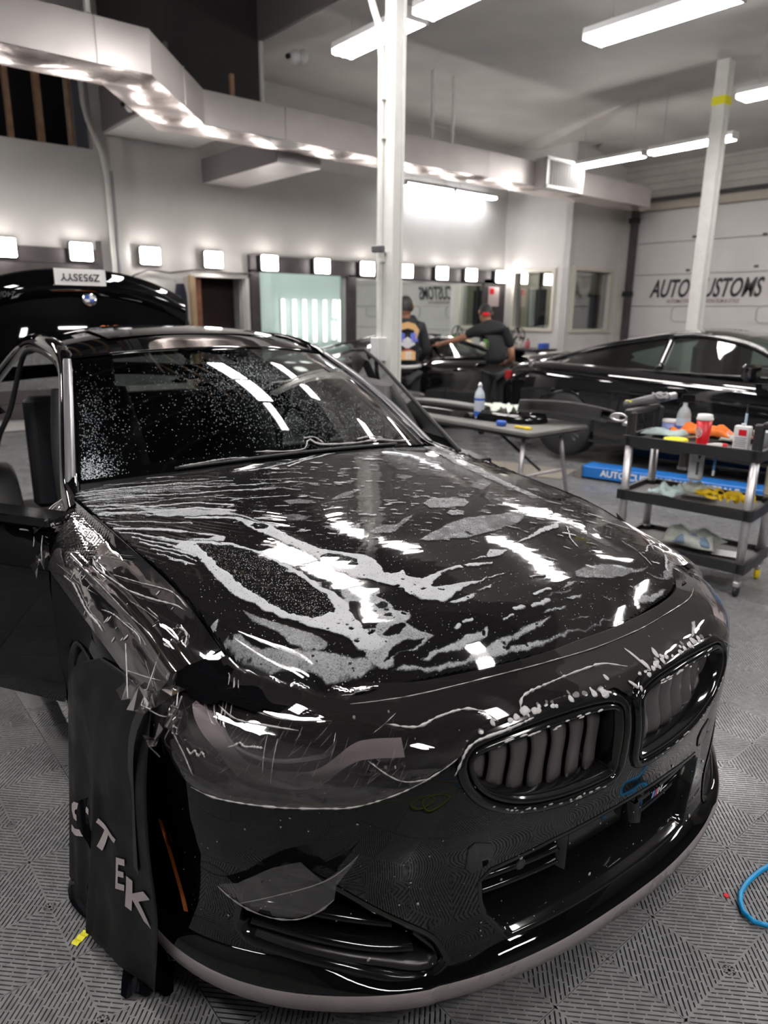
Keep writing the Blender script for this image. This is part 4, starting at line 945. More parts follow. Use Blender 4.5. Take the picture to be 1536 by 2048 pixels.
mi = MB().rbox((-.16, .22, .985), (.22, .12, .13), .05).rbox((-.04, .22, .915), (.10, .06, .05), .02).build('door_mirror', M['paint'], dl)
# interior
MB().rbox((0, 1.86, .78), (1.34, .50, .22), .08).build('dashboard', M['dark'], car)
MB().rbox((0, 2.6, .30), (1.5, 2.2, .06), .05).build('cabin_floor', M['dark'], car)
MB().rbox((0, 2.45, .50), (.22, 1.2, .26), .05).build('centre_console', M['dark'], car)
MB().rbox((0, 3.55, .72), (1.2, .12, .62), .05).build('rear_bench', M['seat'], car)
for x in (-.37, .37):
    t = thing('seat', None, None, (x, 2.55, .30)); t.parent = car
    MB().rbox((0, -.05, .18), (.50, .52, .16), .07).build('cushion', M['seat'], t)
    G = [[((.235-.06*u+.02*math.sin(3*u))*math.cos(a)*(1), .24+.20*u+.065*math.sin(a), .24+.58*u) for a in [R(k*20) for k in range(19)]] for u in np.linspace(0, 1, 9)]
    MB().grid(G).build('backrest', M['seat'], t, True)
    MB().rbox((0, .45, .90), (.26, .10, .20), .05).build('headrest', M['seat'], t)
sw = MB().tube([(.37+.185*math.cos(R(k*12)), 2.02+.06*math.sin(R(k*12)), .93+.175*math.sin(R(k*12))) for k in range(30)], .014, 8, closed=True).build('steering_wheel', M['seat'], car, True)
MB().rbox((.37, 2.0, .92), (.13, .05, .10), .03).build('hub', M['seat'], sw)
for a in (0, 180, 270): MB().tube([(.37, 2.01, .92), (.37+.18*math.cos(R(a)), 2.02, .93+.17*math.sin(R(a)))], .010, 6).build('spoke', M['alu'], sw)
MB().rbox((-.02, 2.33, 1.235), (.22, .03, .065), .02).build('rear_view_mirror', M['gloss'], car)
MB().rbox((.05, 1.74, .91), (.26, .015, .10), .01).build('screen', M['gloss'], car)
# underbody
MB().rbox((0, 2.3, .30), (1.5, 3.2, .16), .05).build('underbody', M['dark'], car)
MB().rbox((0, 1.0, .55), (1.25, .9, .30), .1).build('engine_block', M['dark'], car)
FOAM = [
 (1, [(-0.62, 0.955), (-0.58, 0.918), (-0.535, 0.87), (-0.51, 0.806), (-0.486, 0.734), (-0.465, 0.663), (-0.456, 0.583), (-0.44, 0.519), (-0.436, 0.452), (-0.452, 0.394), (-0.46, 0.362), (-0.443, 0.333), (-0.434, 0.306), (-0.455, 0.29), (-0.481, 0.295), (-0.502, 0.317), (-0.506, 0.353), (-0.518, 0.379), (-0.547, 0.423), (-0.57, 0.468), (-0.589, 0.505), (-0.607, 0.546), (-0.625, 0.596), (-0.639, 0.643), (-0.645, 0.705), (-0.644, 0.778), (-0.642, 0.843), (-0.652, 0.888), (-0.666, 0.946), (-0.637, 0.966)]),
 (0.95, [(-0.582, 1.117), (-0.473, 1.038), (-0.446, 0.991), (-0.417, 0.935), (-0.4, 0.896), (-0.401, 0.85), (-0.384, 0.778), (-0.367, 0.719), (-0.32, 0.655), (-0.296, 0.63), (-0.283, 0.601), (-0.279, 0.555), (-0.29, 0.523), (-0.242, 0.513), (-0.252, 0.484), (-0.228, 0.458), (-0.165, 0.461), (-0.117, 0.467), (-0.056, 0.462), (0.002, 0.444), (-0.013, 0.436), (-0.087, 0.452), (-0.144, 0.455), (-0.191, 0.439), (-0.23, 0.419), (-0.171, 0.403), (-0.112, 0.394), (-0.027, 0.392), (0.031, 0.405), (-0.03, 0.384), (-0.104, 0.385), (-0.162, 0.375), (-0.244, 0.353), (-0.287, 0.385), (-0.292, 0.429), (-0.314, 0.472), (-0.338, 0.508), (-0.369, 0.552), (-0.392, 0.6), (-0.397, 0.666), (-0.413, 0.733), (-0.428, 0.805), (-0.446, 0.875), (-0.464, 0.937), (-0.464, 0.979), (-0.48, 1.021), (-0.587, 1.104)]),
 (0.62, [(-0.651, 0.574), (-0.633, 0.545), (-0.606, 0.497), (-0.577, 0.443), (-0.549, 0.393), (-0.544, 0.364), (-0.561, 0.35), (-0.584, 0.354), (-0.595, 0.366), (-0.611, 0.404), (-0.611, 0.439), (-0.635, 0.489), (-0.65, 0.529)]),
 (0.66, [(-0.723, 0.531), (-0.714, 0.524), (-0.7, 0.52), (-0.688, 0.512), (-0.673, 0.474), (-0.66, 0.439), (-0.627, 0.408), (-0.602, 0.381), (-0.584, 0.36), (-0.55, 0.338), (-0.523, 0.31), (-0.489, 0.284), (-0.488, 0.266), (-0.527, 0.265), (-0.571, 0.278), (-0.594, 0.29), (-0.609, 0.316), (-0.632, 0.355), (-0.67, 0.386), (-0.691, 0.427), (-0.708, 0.473), (-0.72, 0.513)]),
 (0.8, [(-0.702, 0.576), (-0.709, 0.558), (-0.72, 0.549), (-0.731, 0.554), (-0.737, 0.576), (-0.733, 0.583), (-0.721, 0.578)]),
 (0.72, [(-0.414, 0.523), (-0.401, 0.508), (-0.386, 0.475), (-0.349, 0.46), (-0.349, 0.423), (-0.361, 0.384), (-0.342, 0.362), (-0.338, 0.344), (-0.364, 0.332), (-0.353, 0.309), (-0.345, 0.292), (-0.331, 0.271), (-0.357, 0.267), (-0.393, 0.265), (-0.413, 0.27), (-0.441, 0.269), (-0.446, 0.255), (-0.47, 0.255), (-0.493, 0.274), (-0.509, 0.308), (-0.531, 0.322), (-0.501, 0.32), (-0.475, 0.3), (-0.446, 0.305), (-0.449, 0.329), (-0.458, 0.355), (-0.484, 0.377), (-0.473, 0.427)]),
 (0.8, [(-0.406, 0.246), (-0.371, 0.249), (-0.337, 0.246), (-0.298, 0.25), (-0.243, 0.25), (-0.196, 0.246), (-0.215, 0.229), (-0.258, 0.228), (-0.295, 0.228), (-0.345, 0.236), (-0.381, 0.236)]),
 (0.75, [(-0.473, 0.253), (-0.431, 0.25), (-0.397, 0.232), (-0.341, 0.22), (-0.301, 0.212), (-0.254, 0.214), (-0.177, 0.215), (-0.089, 0.222), (-0.024, 0.217), (-0.032, 0.21), (-0.128, 0.203), (-0.186, 0.201), (-0.2, 0.194), (-0.122, 0.187), (-0.063, 0.18), (-0.131, 0.178), (-0.205, 0.184), (-0.27, 0.196), (-0.335, 0.204), (-0.393, 0.22), (-0.445, 0.24)]),
 (0.85, [(-0.236, 0.352), (-0.182, 0.352), (-0.136, 0.349), (-0.163, 0.334), (-0.229, 0.335)]),  # this and the next are sheen streaks, painted in as foam
 (0.8, [(-0.135, 0.357), (-0.069, 0.371), (-0.095, 0.353), (-0.134, 0.352)]),
 (0.72, [(-0.39, 0.352), (-0.364, 0.366), (-0.334, 0.358), (-0.343, 0.339), (-0.365, 0.331), (-0.384, 0.339)]),
 (0.6, [(-0.113, 0.622), (-0.053, 0.644), (0.03, 0.678), (0.129, 0.701), (0.22, 0.687), (0.393, 0.693), (0.366, 0.665), (0.213, 0.596), (0.096, 0.58), (0.005, 0.58), (-0.052, 0.599), (-0.093, 0.605)]),
 (0.62, [(0.071, 0.849), (0.119, 0.874), (0.184, 0.864), (0.235, 0.835), (0.228, 0.799), (0.181, 0.772), (0.116, 0.781), (0.071, 0.807)]),
 (0.6, [(0.082, 0.751), (0.114, 0.767), (0.144, 0.759), (0.154, 0.735), (0.12, 0.719), (0.086, 0.727)]),
 (0.6, [(0.187, 0.729), (0.218, 0.736), (0.231, 0.718), (0.199, 0.71)]),
 (0.55, [(-0.197, 0.728), (-0.137, 0.752), (-0.096, 0.743), (-0.044, 0.771), (-0.003, 0.784), (-0.041, 0.748), (-0.096, 0.718), (-0.143, 0.691), (-0.194, 0.704)]),
 (0.85, [(0.036, 0.504), (0.082, 0.487), (0.161, 0.517), (0.278, 0.555), (0.408, 0.596), (0.363, 0.555), (0.211, 0.516), (0.115, 0.496), (0.034, 0.462), (-0.078, 0.478), (0.004, 0.48)]),
 (0.58, [(0.169, 0.328), (0.221, 0.341), (0.291, 0.337), (0.342, 0.32), (0.383, 0.298), (0.466, 0.3), (0.424, 0.285), (0.325, 0.276), (0.246, 0.278), (0.183, 0.29), (0.154, 0.309)]),
 (0.75, [(-0.188, 0.199), (-0.128, 0.19), (-0.053, 0.181), (0.035, 0.176), (0.132, 0.182), (0.22, 0.191), (0.264, 0.199), (0.245, 0.192), (0.13, 0.175), (0.029, 0.171), (-0.062, 0.172), (-0.142, 0.175), (-0.201, 0.184)]),
 (0.7, [(0.255, 0.209), (0.3, 0.221), (0.375, 0.225), (0.452, 0.231), (0.411, 0.214), (0.334, 0.203), (0.273, 0.199)]),
 (0.7, [(0.061, 0.281), (0.115, 0.297), (0.159, 0.294), (0.112, 0.28)]),
 (0.75, [(0.053, 0.255), (0.086, 0.257), (0.126, 0.25), (0.1, 0.242), (0.056, 0.246)]),
 (0.75, [(-0.051, 0.232), (-0.016, 0.239), (0.04, 0.234), (0.029, 0.228), (-0.015, 0.227)]),
 (0.7, [(-0.014, 0.2), (0.025, 0.201), (0.081, 0.2), (0.07, 0.193), (0.028, 0.195)]),
 (0.7, [(-0.171, 0.217), (-0.12, 0.221), (-0.013, 0.218), (-0.09, 0.209), (-0.182, 0.205)]),
 (0.42, [(0.404, 0.63), (0.427, 0.545), (0.461, 0.474), (0.454, 0.381), (0.428, 0.371), (0.412, 0.459), (0.396, 0.544), (0.383, 0.602)]),
 (0.6, [(0.424, 0.272), (0.459, 0.265), (0.691, 0.37), (0.513, 0.261), (0.46, 0.253), (0.427, 0.26)]),
 (0.45, [(-0.017, 0.29), (0.024, 0.294), (0.064, 0.289), (0.031, 0.284), (-0.011, 0.287)]),
 (0.55, [(-0.006, 0.27), (0.036, 0.276), (0.095, 0.278), (0.123, 0.273), (0.067, 0.265), (0.013, 0.267)]),
 (0.6, [(-0.056, 0.258), (-0.013, 0.259), (0.045, 0.254), (0.01, 0.251), (-0.037, 0.253)]),
 (0.6, [(0.086, 0.223), (0.114, 0.226), (0.138, 0.224), (0.11, 0.218)]),
 (0.4, [(0.282, 1.344), (0.436, 1.416), (0.524, 1.34), (0.505, 1.143), (0.458, 1.026), (0.327, 1.042), (0.248, 1.106), (0.211, 1.206)]),
 (0.62, [(0.877, 1.88), (0.952, 1.898), (0.632, 1.287), (0.562, 0.994), (0.547, 0.791), (0.494, 0.784), (0.507, 0.986), (0.528, 1.226), (0.619, 1.549)]),
 (0.5, [(-0.301, 1.049), (-0.246, 1.041), (-0.209, 1.009), (-0.241, 0.99), (-0.294, 1.012)]),
 (0.5, [(-0.366, 0.96), (-0.315, 0.949), (-0.281, 0.896), (-0.314, 0.883), (-0.354, 0.91)]),
 (0.55, [(-0.297, 0.823), (-0.25, 0.819), (-0.204, 0.791), (-0.16, 0.798), (-0.209, 0.763), (-0.273, 0.771)]),
 (0.55, [(0.071, 0.912), (0.105, 0.918), (0.123, 0.896), (0.082, 0.889)]),
 (0.5, [(0.152, 1.094), (0.2, 1.109), (0.222, 1.08), (0.165, 1.057)]),
 (0.5, [(0.348, 0.938), (0.477, 1.025), (0.489, 0.972), (0.363, 0.891)]),
 (0.5, [(-0.161, 0.884), (-0.131, 0.883), (-0.121, 0.864), (-0.152, 0.861)]),
 (0.5, [(-0.18, 0.98), (-0.092, 1.032), (-0.024, 1.031), (-0.087, 0.996), (-0.147, 0.978)]),
 (0.45, [(-0.013, 1.209), (0.018, 1.209), (0.035, 1.186), (-0.006, 1.184)]),
 (0.5, [(-0.092, 1.116), (-0.008, 1.119), (-0.003, 1.104), (-0.063, 1.079), (-0.105, 1.058), (-0.039, 1.094)]),
 (0.5, [(0.057, 1.001), (0.111, 0.999), (0.088, 0.979)]),
 (0.5, [(-0.218, 0.938), (-0.158, 0.937), (-0.158, 0.927), (-0.216, 0.919)]),
 (0.5, [(-0.266, 0.946), (-0.226, 0.942), (-0.243, 0.929)]),
 (0.75, [(-0.664, 1.297), (-0.574, 1.186), (-0.462, 1.089), (-0.408, 0.935), (-0.386, 0.892), (-0.393, 0.878), (-0.414, 0.921), (-0.46, 1.036), (-0.556, 1.102), (-0.629, 1.166)]),
 (0.85, [(-0.67, 1.098), (-0.627, 1.037), (-0.553, 0.956), (-0.536, 0.912), (-0.555, 0.895), (-0.615, 0.949), (-0.645, 0.988), (-0.575, 0.935), (-0.56, 0.936), (-0.598, 0.992), (-0.643, 1.044)]),
 (0.8, [(-0.706, 1.071), (-0.632, 0.963), (-0.599, 0.93), (-0.554, 0.877), (-0.575, 0.881), (-0.617, 0.92), (-0.639, 0.933)]),
]
HOLES = [
 [(-0.617, 0.926), (-0.583, 0.904), (-0.543, 0.852), (-0.516, 0.792), (-0.494, 0.719), (-0.476, 0.643), (-0.469, 0.57), (-0.459, 0.517), (-0.471, 0.469), (-0.494, 0.453), (-0.528, 0.452), (-0.548, 0.473), (-0.564, 0.504), (-0.582, 0.544), (-0.594, 0.599), (-0.606, 0.672), (-0.613, 0.747), (-0.616, 0.822), (-0.618, 0.887)],
 [(-0.455, 0.943), (-0.437, 0.951), (-0.42, 0.929), (-0.417, 0.9), (-0.432, 0.896), (-0.451, 0.913)],
 [(-0.385, 0.675), (-0.367, 0.68), (-0.338, 0.65), (-0.317, 0.61), (-0.325, 0.588), (-0.345, 0.584), (-0.366, 0.593), (-0.381, 0.624), (-0.392, 0.655)],
 [(-0.287, 0.527), (-0.26, 0.538), (-0.233, 0.531), (-0.237, 0.518), (-0.26, 0.505), (-0.285, 0.508)],
 [(-0.24, 0.505), (-0.204, 0.516), (-0.186, 0.529), (-0.191, 0.495), (-0.139, 0.492), (-0.164, 0.467), (-0.208, 0.458), (-0.239, 0.47)],
 [(-0.432, 0.465), (-0.404, 0.448), (-0.408, 0.407), (-0.412, 0.367), (-0.443, 0.348), (-0.463, 0.361), (-0.455, 0.399), (-0.452, 0.434)],
 [(-0.364, 0.449), (-0.335, 0.459), (-0.304, 0.434), (-0.29, 0.392), (-0.32, 0.392), (-0.355, 0.393), (-0.358, 0.421)],
 [(-0.387, 0.418), (-0.37, 0.424), (-0.361, 0.411), (-0.377, 0.399), (-0.389, 0.404)],
 [(-0.436, 0.326), (-0.395, 0.342), (-0.369, 0.33), (-0.373, 0.32), (-0.4, 0.311), (-0.431, 0.316)],
 [(-0.462, 0.273), (-0.437, 0.288), (-0.402, 0.291), (-0.361, 0.28), (-0.374, 0.272), (-0.411, 0.273), (-0.444, 0.273)],
 [(-0.442, 0.264), (-0.423, 0.27), (-0.399, 0.266), (-0.403, 0.256), (-0.421, 0.25), (-0.44, 0.257)],
 [(-0.554, 0.354), (-0.535, 0.356), (-0.521, 0.349), (-0.53, 0.339), (-0.552, 0.339)],
 [(-0.531, 0.322), (-0.515, 0.327), (-0.496, 0.307), (-0.495, 0.294), (-0.522, 0.306)],
 [(-0.708, 0.489), (-0.703, 0.485), (-0.702, 0.479), (-0.707, 0.481)],
 [(-0.701, 0.465), (-0.696, 0.462), (-0.694, 0.455), (-0.7, 0.457)],
 [(-0.692, 0.449), (-0.686, 0.446), (-0.685, 0.44), (-0.691, 0.442)],
 [(-0.728, 0.57), (-0.725, 0.567), (-0.725, 0.558), (-0.729, 0.561)],
 [(-0.703, 0.514), (-0.694, 0.517), (-0.693, 0.51), (-0.703, 0.501)],
 [(-0.492, 0.459), (-0.478, 0.468), (-0.473, 0.458), (-0.485, 0.447)],
 [(-0.661, 1.154), (-0.62, 1.121), (-0.62, 1.111), (-0.65, 1.131)],
 [(-0.629, 1.059), (-0.591, 1.046), (-0.599, 1.032), (-0.624, 1.047)],
]
SPECK = [
 [(-0.617, 0.926), (-0.583, 0.904), (-0.543, 0.852), (-0.516, 0.792), (-0.494, 0.719), (-0.476, 0.643), (-0.469, 0.57), (-0.459, 0.517), (-0.471, 0.469), (-0.494, 0.453), (-0.528, 0.452), (-0.548, 0.473), (-0.564, 0.504), (-0.582, 0.544), (-0.594, 0.599), (-0.606, 0.672), (-0.613, 0.747), (-0.616, 0.822), (-0.618, 0.887)],
 [(-0.385, 0.675), (-0.367, 0.68), (-0.338, 0.65), (-0.317, 0.61), (-0.325, 0.588), (-0.345, 0.584), (-0.366, 0.593), (-0.381, 0.624), (-0.392, 0.655)],
]
STREAK = [
 ([(-0.785, 1.59), (-0.629, 1.478), (-0.504, 1.377), (-0.35, 1.283)], 0.0027),
 ([(-0.779, 1.55), (-0.619, 1.426), (-0.476, 1.31), (-0.301, 1.209)], 0.0027),
 ([(-0.779, 1.484), (-0.613, 1.363), (-0.471, 1.254), (-0.274, 1.15)], 0.0036),
 ([(-0.777, 1.435), (-0.632, 1.305), (-0.504, 1.238), (-0.372, 1.115)], 0.0027),
 ([(-0.765, 1.383), (-0.642, 1.274), (-0.52, 1.196), (-0.431, 1.102)], 0.0045),
 ([(-0.754, 1.334), (-0.632, 1.213), (-0.515, 1.144), (-0.444, 1.061)], 0.0063),
 ([(-0.752, 1.254), (-0.642, 1.127), (-0.575, 1.053)], 0.0027),
 ([(-0.753, 1.185), (-0.671, 1.095), (-0.612, 1.017)], 0.0072),
 ([(-0.747, 1.142), (-0.674, 1.033), (-0.622, 0.93)], 0.0045),
 ([(-0.736, 1.088), (-0.672, 0.974), (-0.636, 0.883)], 0.0036),
 ([(-0.726, 1.037), (-0.672, 0.937), (-0.645, 0.857)], 0.0045),
 ([(-0.718, 0.98), (-0.675, 0.905), (-0.652, 0.83)], 0.0027),
 ([(-0.714, 0.94), (-0.684, 0.879), (-0.677, 0.83)], 0.0027),
 ([(-0.697, 0.89), (-0.678, 0.851), (-0.665, 0.819)], 0.0036),
 ([(-0.788, 1.349), (-0.709, 1.275), (-0.625, 1.178)], 0.0027),
 ([(-0.745, 1.631), (-0.62, 1.512), (-0.515, 1.421), (-0.409, 1.342)], 0.0018),
 ([(-0.681, 1.634), (-0.563, 1.522), (-0.483, 1.434)], 0.0027),
 ([(-0.267, 1.338), (-0.155, 1.347), (-0.068, 1.369), (0.015, 1.403)], 0.0036),
 ([(-0.13, 1.324), (-0.049, 1.361), (0.068, 1.397)], 0.0045),
 ([(-0.302, 1.263), (-0.217, 1.225), (-0.117, 1.186)], 0.0018),
 ([(-0.321, 1.223), (-0.204, 1.182), (-0.123, 1.136)], 0.0018),
 ([(-0.339, 1.183), (-0.27, 1.161), (-0.204, 1.105)], 0.0027),
 ([(-0.367, 1.124), (-0.32, 1.102), (-0.26, 1.077)], 0.0027),
 ([(-0.401, 1.025), (-0.376, 1.0)], 0.0036),
 ([(-0.34, 1.024), (-0.297, 1.007)], 0.0027),
 ([(-0.246, 1.293), (-0.158, 1.27), (-0.104, 1.235)], 0.0018),
 ([(-0.174, 1.31), (-0.105, 1.286)], 0.0018),
 ([(0.017, 1.451), (0.055, 1.402), (0.17, 1.426)], 0.0045),
 ([(0.235, 1.446), (0.29, 1.475), (0.414, 1.491), (0.439, 1.473)], 0.0054),
 ([(0.401, 0.558), (0.339, 0.484), (0.313, 0.437)], 0.0011),
 ([(0.818, 0.685), (0.65, 0.452), (0.583, 0.373)], 0.0015),
 ([(0.514, 0.439), (0.493, 0.367), (0.48, 0.31)], 0.0015),
 ([(0.607, 0.592), (0.64, 0.539), (0.686, 0.506)], 0.0030),
 ([(0.528, 0.365), (0.781, 0.489), (0.518, 0.281)], 0.0030),
 ([(-0.252, 0.279), (-0.228, 0.28), (-0.223, 0.279)], 0.0036),
 ([(-0.279, 0.274), (-0.267, 0.277)], 0.0045),
 ([(-0.152, 0.251), (-0.122, 0.252)], 0.0027),
 ([(-0.105, 0.268), (-0.076, 0.266)], 0.0063),
 ([(-0.05, 0.259), (0.007, 0.258)], 0.0063),
 ([(-0.016, 0.29), (0.017, 0.292), (0.04, 0.29)], 0.0054),
 ([(0.039, 0.349), (0.083, 0.345)], 0.0036),
]
NLINES = {
 'bottom': [(-0.985, 0.631), (-0.947, 0.598), (-0.889, 0.595), (-0.814, 0.604), (-0.716, 0.613), (-0.65, 0.615), (-0.567, 0.633)],
 'wave1': [(-0.586, 0.746), (-0.524, 0.742), (-0.475, 0.749), (-0.414, 0.752), (-0.374, 0.746), (-0.352, 0.733)],
 'wave2': [(-0.293, 0.73), (-0.286, 0.743), (-0.257, 0.752), (-0.17, 0.756), (-0.089, 0.757), (-0.015, 0.755), (0.039, 0.744)],
 'wave3': [(-0.465, 0.665), (-0.44, 0.701), (-0.415, 0.714), (-0.38, 0.718), (-0.344, 0.72), (-0.272, 0.726)],
 'top': [(-0.661, 0.763), (-0.539, 0.769), (-0.409, 0.773), (-0.274, 0.774), (-0.14, 0.773), (0.009, 0.771), (0.187, 0.771), (0.387, 0.771), (0.644, 0.765)],
 'logo': [(-0.016, 0.754), (-0.033, 0.744), (-0.018, 0.735), (0.026, 0.735), (0.056, 0.742)],
 'lens1': [(-1.063, 0.704), (-1.01, 0.663), (-0.979, 0.627)],
 'lens2': [(-0.974, 0.744), (-0.911, 0.735), (-0.836, 0.735), (-0.766, 0.735)],
 'loop0': [(-1.058, 0.764), (-1.055, 0.768), (-1.035, 0.766), (-0.956, 0.728), (-0.962, 0.724), (-0.973, 0.728), (-1.058, 0.764)],
 'loop1': [(-0.939, 0.721), (-0.967, 0.747), (-1.021, 0.768), (-1.026, 0.772), (-1.007, 0.769), (-0.962, 0.75), (-0.929, 0.723)],
 'loop2': [(-0.921, 0.729), (-0.952, 0.754), (-0.994, 0.77)],
 'loop3': [(-0.991, 0.77), (-0.935, 0.75)],
 'loop4': [(-0.976, 0.769), (-0.946, 0.759)],
 'loop5': [(-1.058, 0.759), (-1.001, 0.738)],
 'squig': [(-1.003, 0.675), (-0.991, 0.667), (-0.982, 0.675), (-0.971, 0.668), (-0.964, 0.677), (-0.955, 0.668)],
 'squig2': [(-0.908, 0.697), (-0.894, 0.702), (-0.885, 0.708), (-0.872, 0.704), (-0.855, 0.706), (-0.833, 0.707)],
 'strk1': [(-0.83, 0.727), (-0.827, 0.666)],
 'strk2': [(-0.806, 0.723), (-0.81, 0.65)],
 'strk3': [(-0.614, 0.737), (-0.56, 0.756)],
 'edge4': [(-0.935, 0.75), (-0.819, 0.744), (-0.699, 0.747)],
 'vee': [(-0.626, 0.702), (-0.566, 0.667), (-0.509, 0.667)],
}
FLINES = {
 'ridge': [(1.227, 0.16), (1.112, 0.157), (0.979, 0.155), (0.809, 0.156), (0.713, 0.149), (0.641, 0.144)],
 'foamA': [(1.119, 0.114), (1.056, 0.126), (0.958, 0.119), (0.87, 0.108), (0.783, 0.074), (0.703, 0.032), (0.665, 0.018)],
 'foamB': [(0.979, 0.108), (0.895, 0.075), (0.802, 0.033), (0.731, 0.009), (0.661, 0.007)],
 'foamC': [(1.207, 0.222), (1.108, 0.216), (1.028, 0.229), (0.942, 0.24), (0.865, 0.239), (0.823, 0.243)],
 'foamD': [(0.889, 0.204), (0.834, 0.188), (0.768, 0.18), (0.698, 0.171), (0.664, 0.18)],
 'foamE': [(0.767, 0.102), (0.708, 0.095), (0.666, 0.085)],
 'foamF': [(0.643, 0.087), (0.628, 0.06), (0.601, 0.057), (0.576, 0.081)],
 'l1': [(1.151, 0.12), (1.071, 0.071), (0.967, 0.027)],
 'l2': [(1.276, 0.161), (1.121, 0.078), (0.986, 0.013)],
 'l3': [(1.307, 0.216), (1.176, 0.203), (1.055, 0.198), (0.967, 0.185)],
 'l4': [(0.834, 0.129), (0.759, 0.112), (0.681, 0.099), (0.623, 0.087)],
 'e1': [(1.229, 0.118), (1.155, 0.062)],
 'fan0': [(1.618, 0.014), (1.55, 0.166)],
 'fan1': [(1.563, 0.018), (1.501, 0.167)],
 'fan2': [(1.485, 0.02), (1.443, 0.163)],
 'fan3': [(1.395, 0.022), (1.398, 0.159)],
 'fan4': [(1.311, 0.024), (1.352, 0.158)],
 'fan5': [(1.225, 0.023), (1.316, 0.153)],
 'fan6': [(1.187, 0.02), (1.291, 0.153)],
}
# ================================================================== FILM, FOAM AND WATER ON THE CAR
def vnoise(x, y, sc, seed, oct=4):
    x = np.asarray(x, float)*sc; y = np.asarray(y, float)*sc; out = np.zeros(np.broadcast(x, y).shape); amp = 1; tot = 0
    for o in range(oct):
        T = np.random.default_rng(seed+o).random((64, 64)); xi = np.floor(x).astype(int); yi = np.floor(y).astype(int); fx_, fy_ = x-xi, y-yi
        fx_ = fx_*fx_*(3-2*fx_); fy_ = fy_*fy_*(3-2*fy_)
        g = lambda a, b: T[a % 64, b % 64]
        out += amp*((g(xi, yi)*(1-fx_)+g(xi+1, yi)*fx_)*(1-fy_)+(g(xi, yi+1)*(1-fx_)+g(xi+1, yi+1)*fx_)*fy_); tot += amp
        amp *= .5; x = x*2.03+7.1; y = y*2.03+3.7
    return out/tot
sst = lambda x, a, b: (lambda t: t*t*(3-2*t))(np.clip((x-a)/(b-a), 0, 1))
def gridmesh(name, P_, keep, m, parent=None, attrs=None):
    """P_ (a, b, 3) points, keep (a-1, b-1) mask"""
    a, b = P_.shape[:2]; idx = np.arange(a*b).reshape(a, b)
    F = np.stack([idx[:-1, :-1], idx[:-1, 1:], idx[1:, 1:], idx[1:, :-1]], -1)[keep]
    used = np.unique(F); mp = np.zeros(a*b, int); mp[used] = np.arange(len(used)); F = mp[F]
    V = P_.reshape(-1, 3)[used]; me = bpy.data.meshes.new(name)
    me.vertices.add(len(V)); me.vertices.foreach_set('co', V.astype(np.float32).ravel())
    me.loops.add(F.size); me.loops.foreach_set('vertex_index', F.astype(np.int32).ravel())
    me.polygons.add(len(F)); me.polygons.foreach_set('loop_start', np.arange(0, F.size, 4, dtype=np.int32)); me.polygons.foreach_set('use_smooth', np.ones(len(F), bool))
    me.materials.append(m); me.update(calc_edges=True)
    for k, v in (attrs or {}).items():
        A_ = me.attributes.new(k, 'FLOAT', 'POINT'); A_.data.foreach_set('value', v.reshape(-1)[used].astype(np.float32))
    o = bpy.data.objects.new(name, me); COL.objects.link(o)
    if parent is not None: o.parent = parent
    return o
